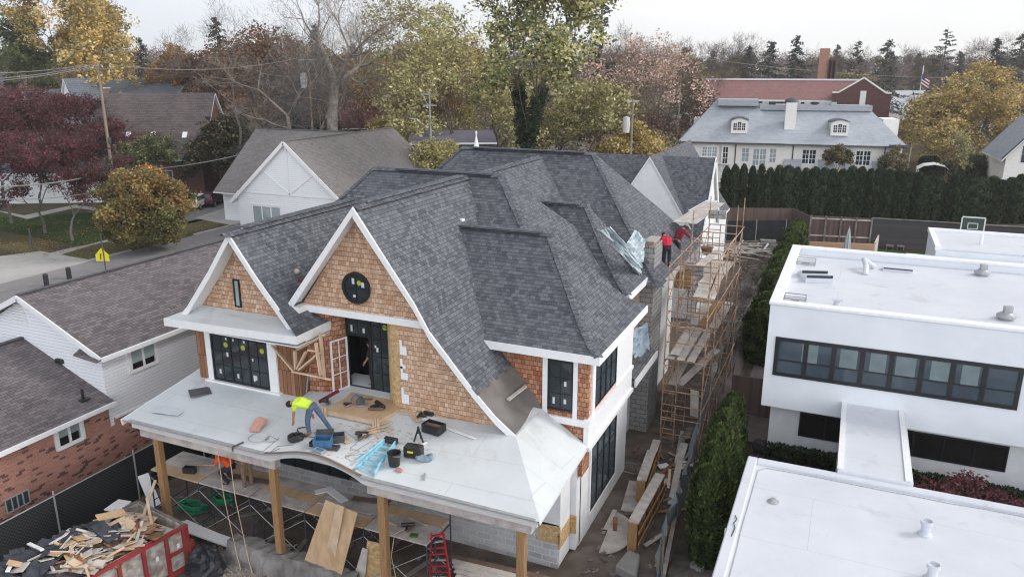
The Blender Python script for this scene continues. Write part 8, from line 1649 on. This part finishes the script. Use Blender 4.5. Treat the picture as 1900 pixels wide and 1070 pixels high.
for k, (px, py) in enumerate(((87, 530), (129, 517))): t = thing('bollard', 'short black bollard by the street, ' + ('left' if k == 0 else 'right') + ' one of the two', 'bollard', AZ(px, py)); MB().lathe(t.location, [(.17, 0), (.17, .8), (.12, .88), (.03, .9)], 12).build('bollard_body', M['black_plastic'], t)
t = thing('dark_post', 'thin dark post on the leafy verge below the crabapples', 'post', AZ(60, 462)); MB().tube([t.location, t.location + V((0, 0, 1.7))], .07, 8).build('post_shaft', M['steel_dark'], t); MB().lathe(t.location + V((0, 0, 1.7)), [(.09, 0), (.1, .05), (.02, .1)], 8).build('post_cap', M['steel_dark'], t)
def car(label, loc, rz, mat):
    t = thing('parked_car', label, 'car'); b = MB(); L_, W_ = 4.6, 1.85
    pr = [(-2.3, .45), (-2.3, .8), (-2.2, .95), (-1.9, 1.55), (-1.2, 1.66), (.3, 1.62), (1.05, 1.05), (2.0, .95), (2.28, .75), (2.3, .42)]
    vs = []; n = len(pr)
    for s, k in ((-1, 1), (1, 1)):
        for x, z in pr: y = s * W_ / 2 * (1 if z < 1.06 else .82); vs.append((x, y, z))
    b.add(vs, [[i, i + 1, n + i + 1, n + i] for i in range(n - 1)] + [[n - 1, 0, n, 2 * n - 1], list(range(n))[::-1], list(range(n, 2 * n))]); b.build('car_body', M[mat], t, bevel=.06)
    g = MB()
    for s in (-1, 1): g.add([(-1.75, s * .84, 1.5), (.2, s * .84, 1.53), (.85, s * .93, 1.08), (-1.95, s * .93, 1.08)], [[0, 1, 2, 3]])
    g.add([(.42, -.7, 1.56), (.42, .7, 1.56), (1.05, .8, 1.1), (1.05, -.8, 1.1)], [[0, 1, 2, 3]]); g.add([(-1.98, -.7, 1.5), (-1.98, .7, 1.5), (-2.2, .78, 1.05), (-2.2, -.78, 1.05)], [[0, 1, 2, 3]]); g.build('windows', M['glass'], t)
    for x in (-1.4, 1.4):
        for s in (-1, 1): w = MB().tube([(x, s * .72, .34), (x, s * .94, .34)], .34, 14).build('wheel', M['black_plastic'], t); MB().tube([(x, s * .93, .34), (x, s * .95, .34)], .2, 10).build('rim', M['steel'], w)
    for s in (-1, 1): MB().box((2.27, s * .65, .78), (.06, .3, .12)).build('headlight', M['sticker'], t); MB().box((-2.3, s * .75, .95), (.06, .24, .16)).build('tail_light', M['red_paint'], t)
    t.location = loc; t.rotation_euler[2] = rz; return t
car('dark purple red suv parked on the driveway behind the orange tree', AZ(393, 380), R(-60) + YAW + R(150), 'car_red'); car('white car mostly hidden behind the orange tree', AZ(366, 386), R(-60) + YAW + R(150), 'white_trim')
# thin autumn haze over the far trees: one even body of air round the whole place
hz_ = MB(); hz_.bb(-1500, 1500, -150, 1400, -1, 60)
hm = bpy.data.materials.new('haze_air'); hm.use_nodes = True; hn = hm.node_tree; [hn.nodes.remove(n) for n in list(hn.nodes) if n.type != 'OUTPUT_MATERIAL']
pv_ = hn.nodes.new('ShaderNodeVolumePrincipled'); pv_.inputs['Color'].default_value = (1, 1, 1, 1); pv_.inputs['Density'].default_value = .00032; pv_.inputs['Anisotropy'].default_value = .2
hn.links.new(pv_.outputs[0], [n for n in hn.nodes if n.type == 'OUTPUT_MATERIAL'][0].inputs['Volume'])
tag(hz_.build('haze', hm), 'faint autumn haze over the place', 'haze', kind='stuff')
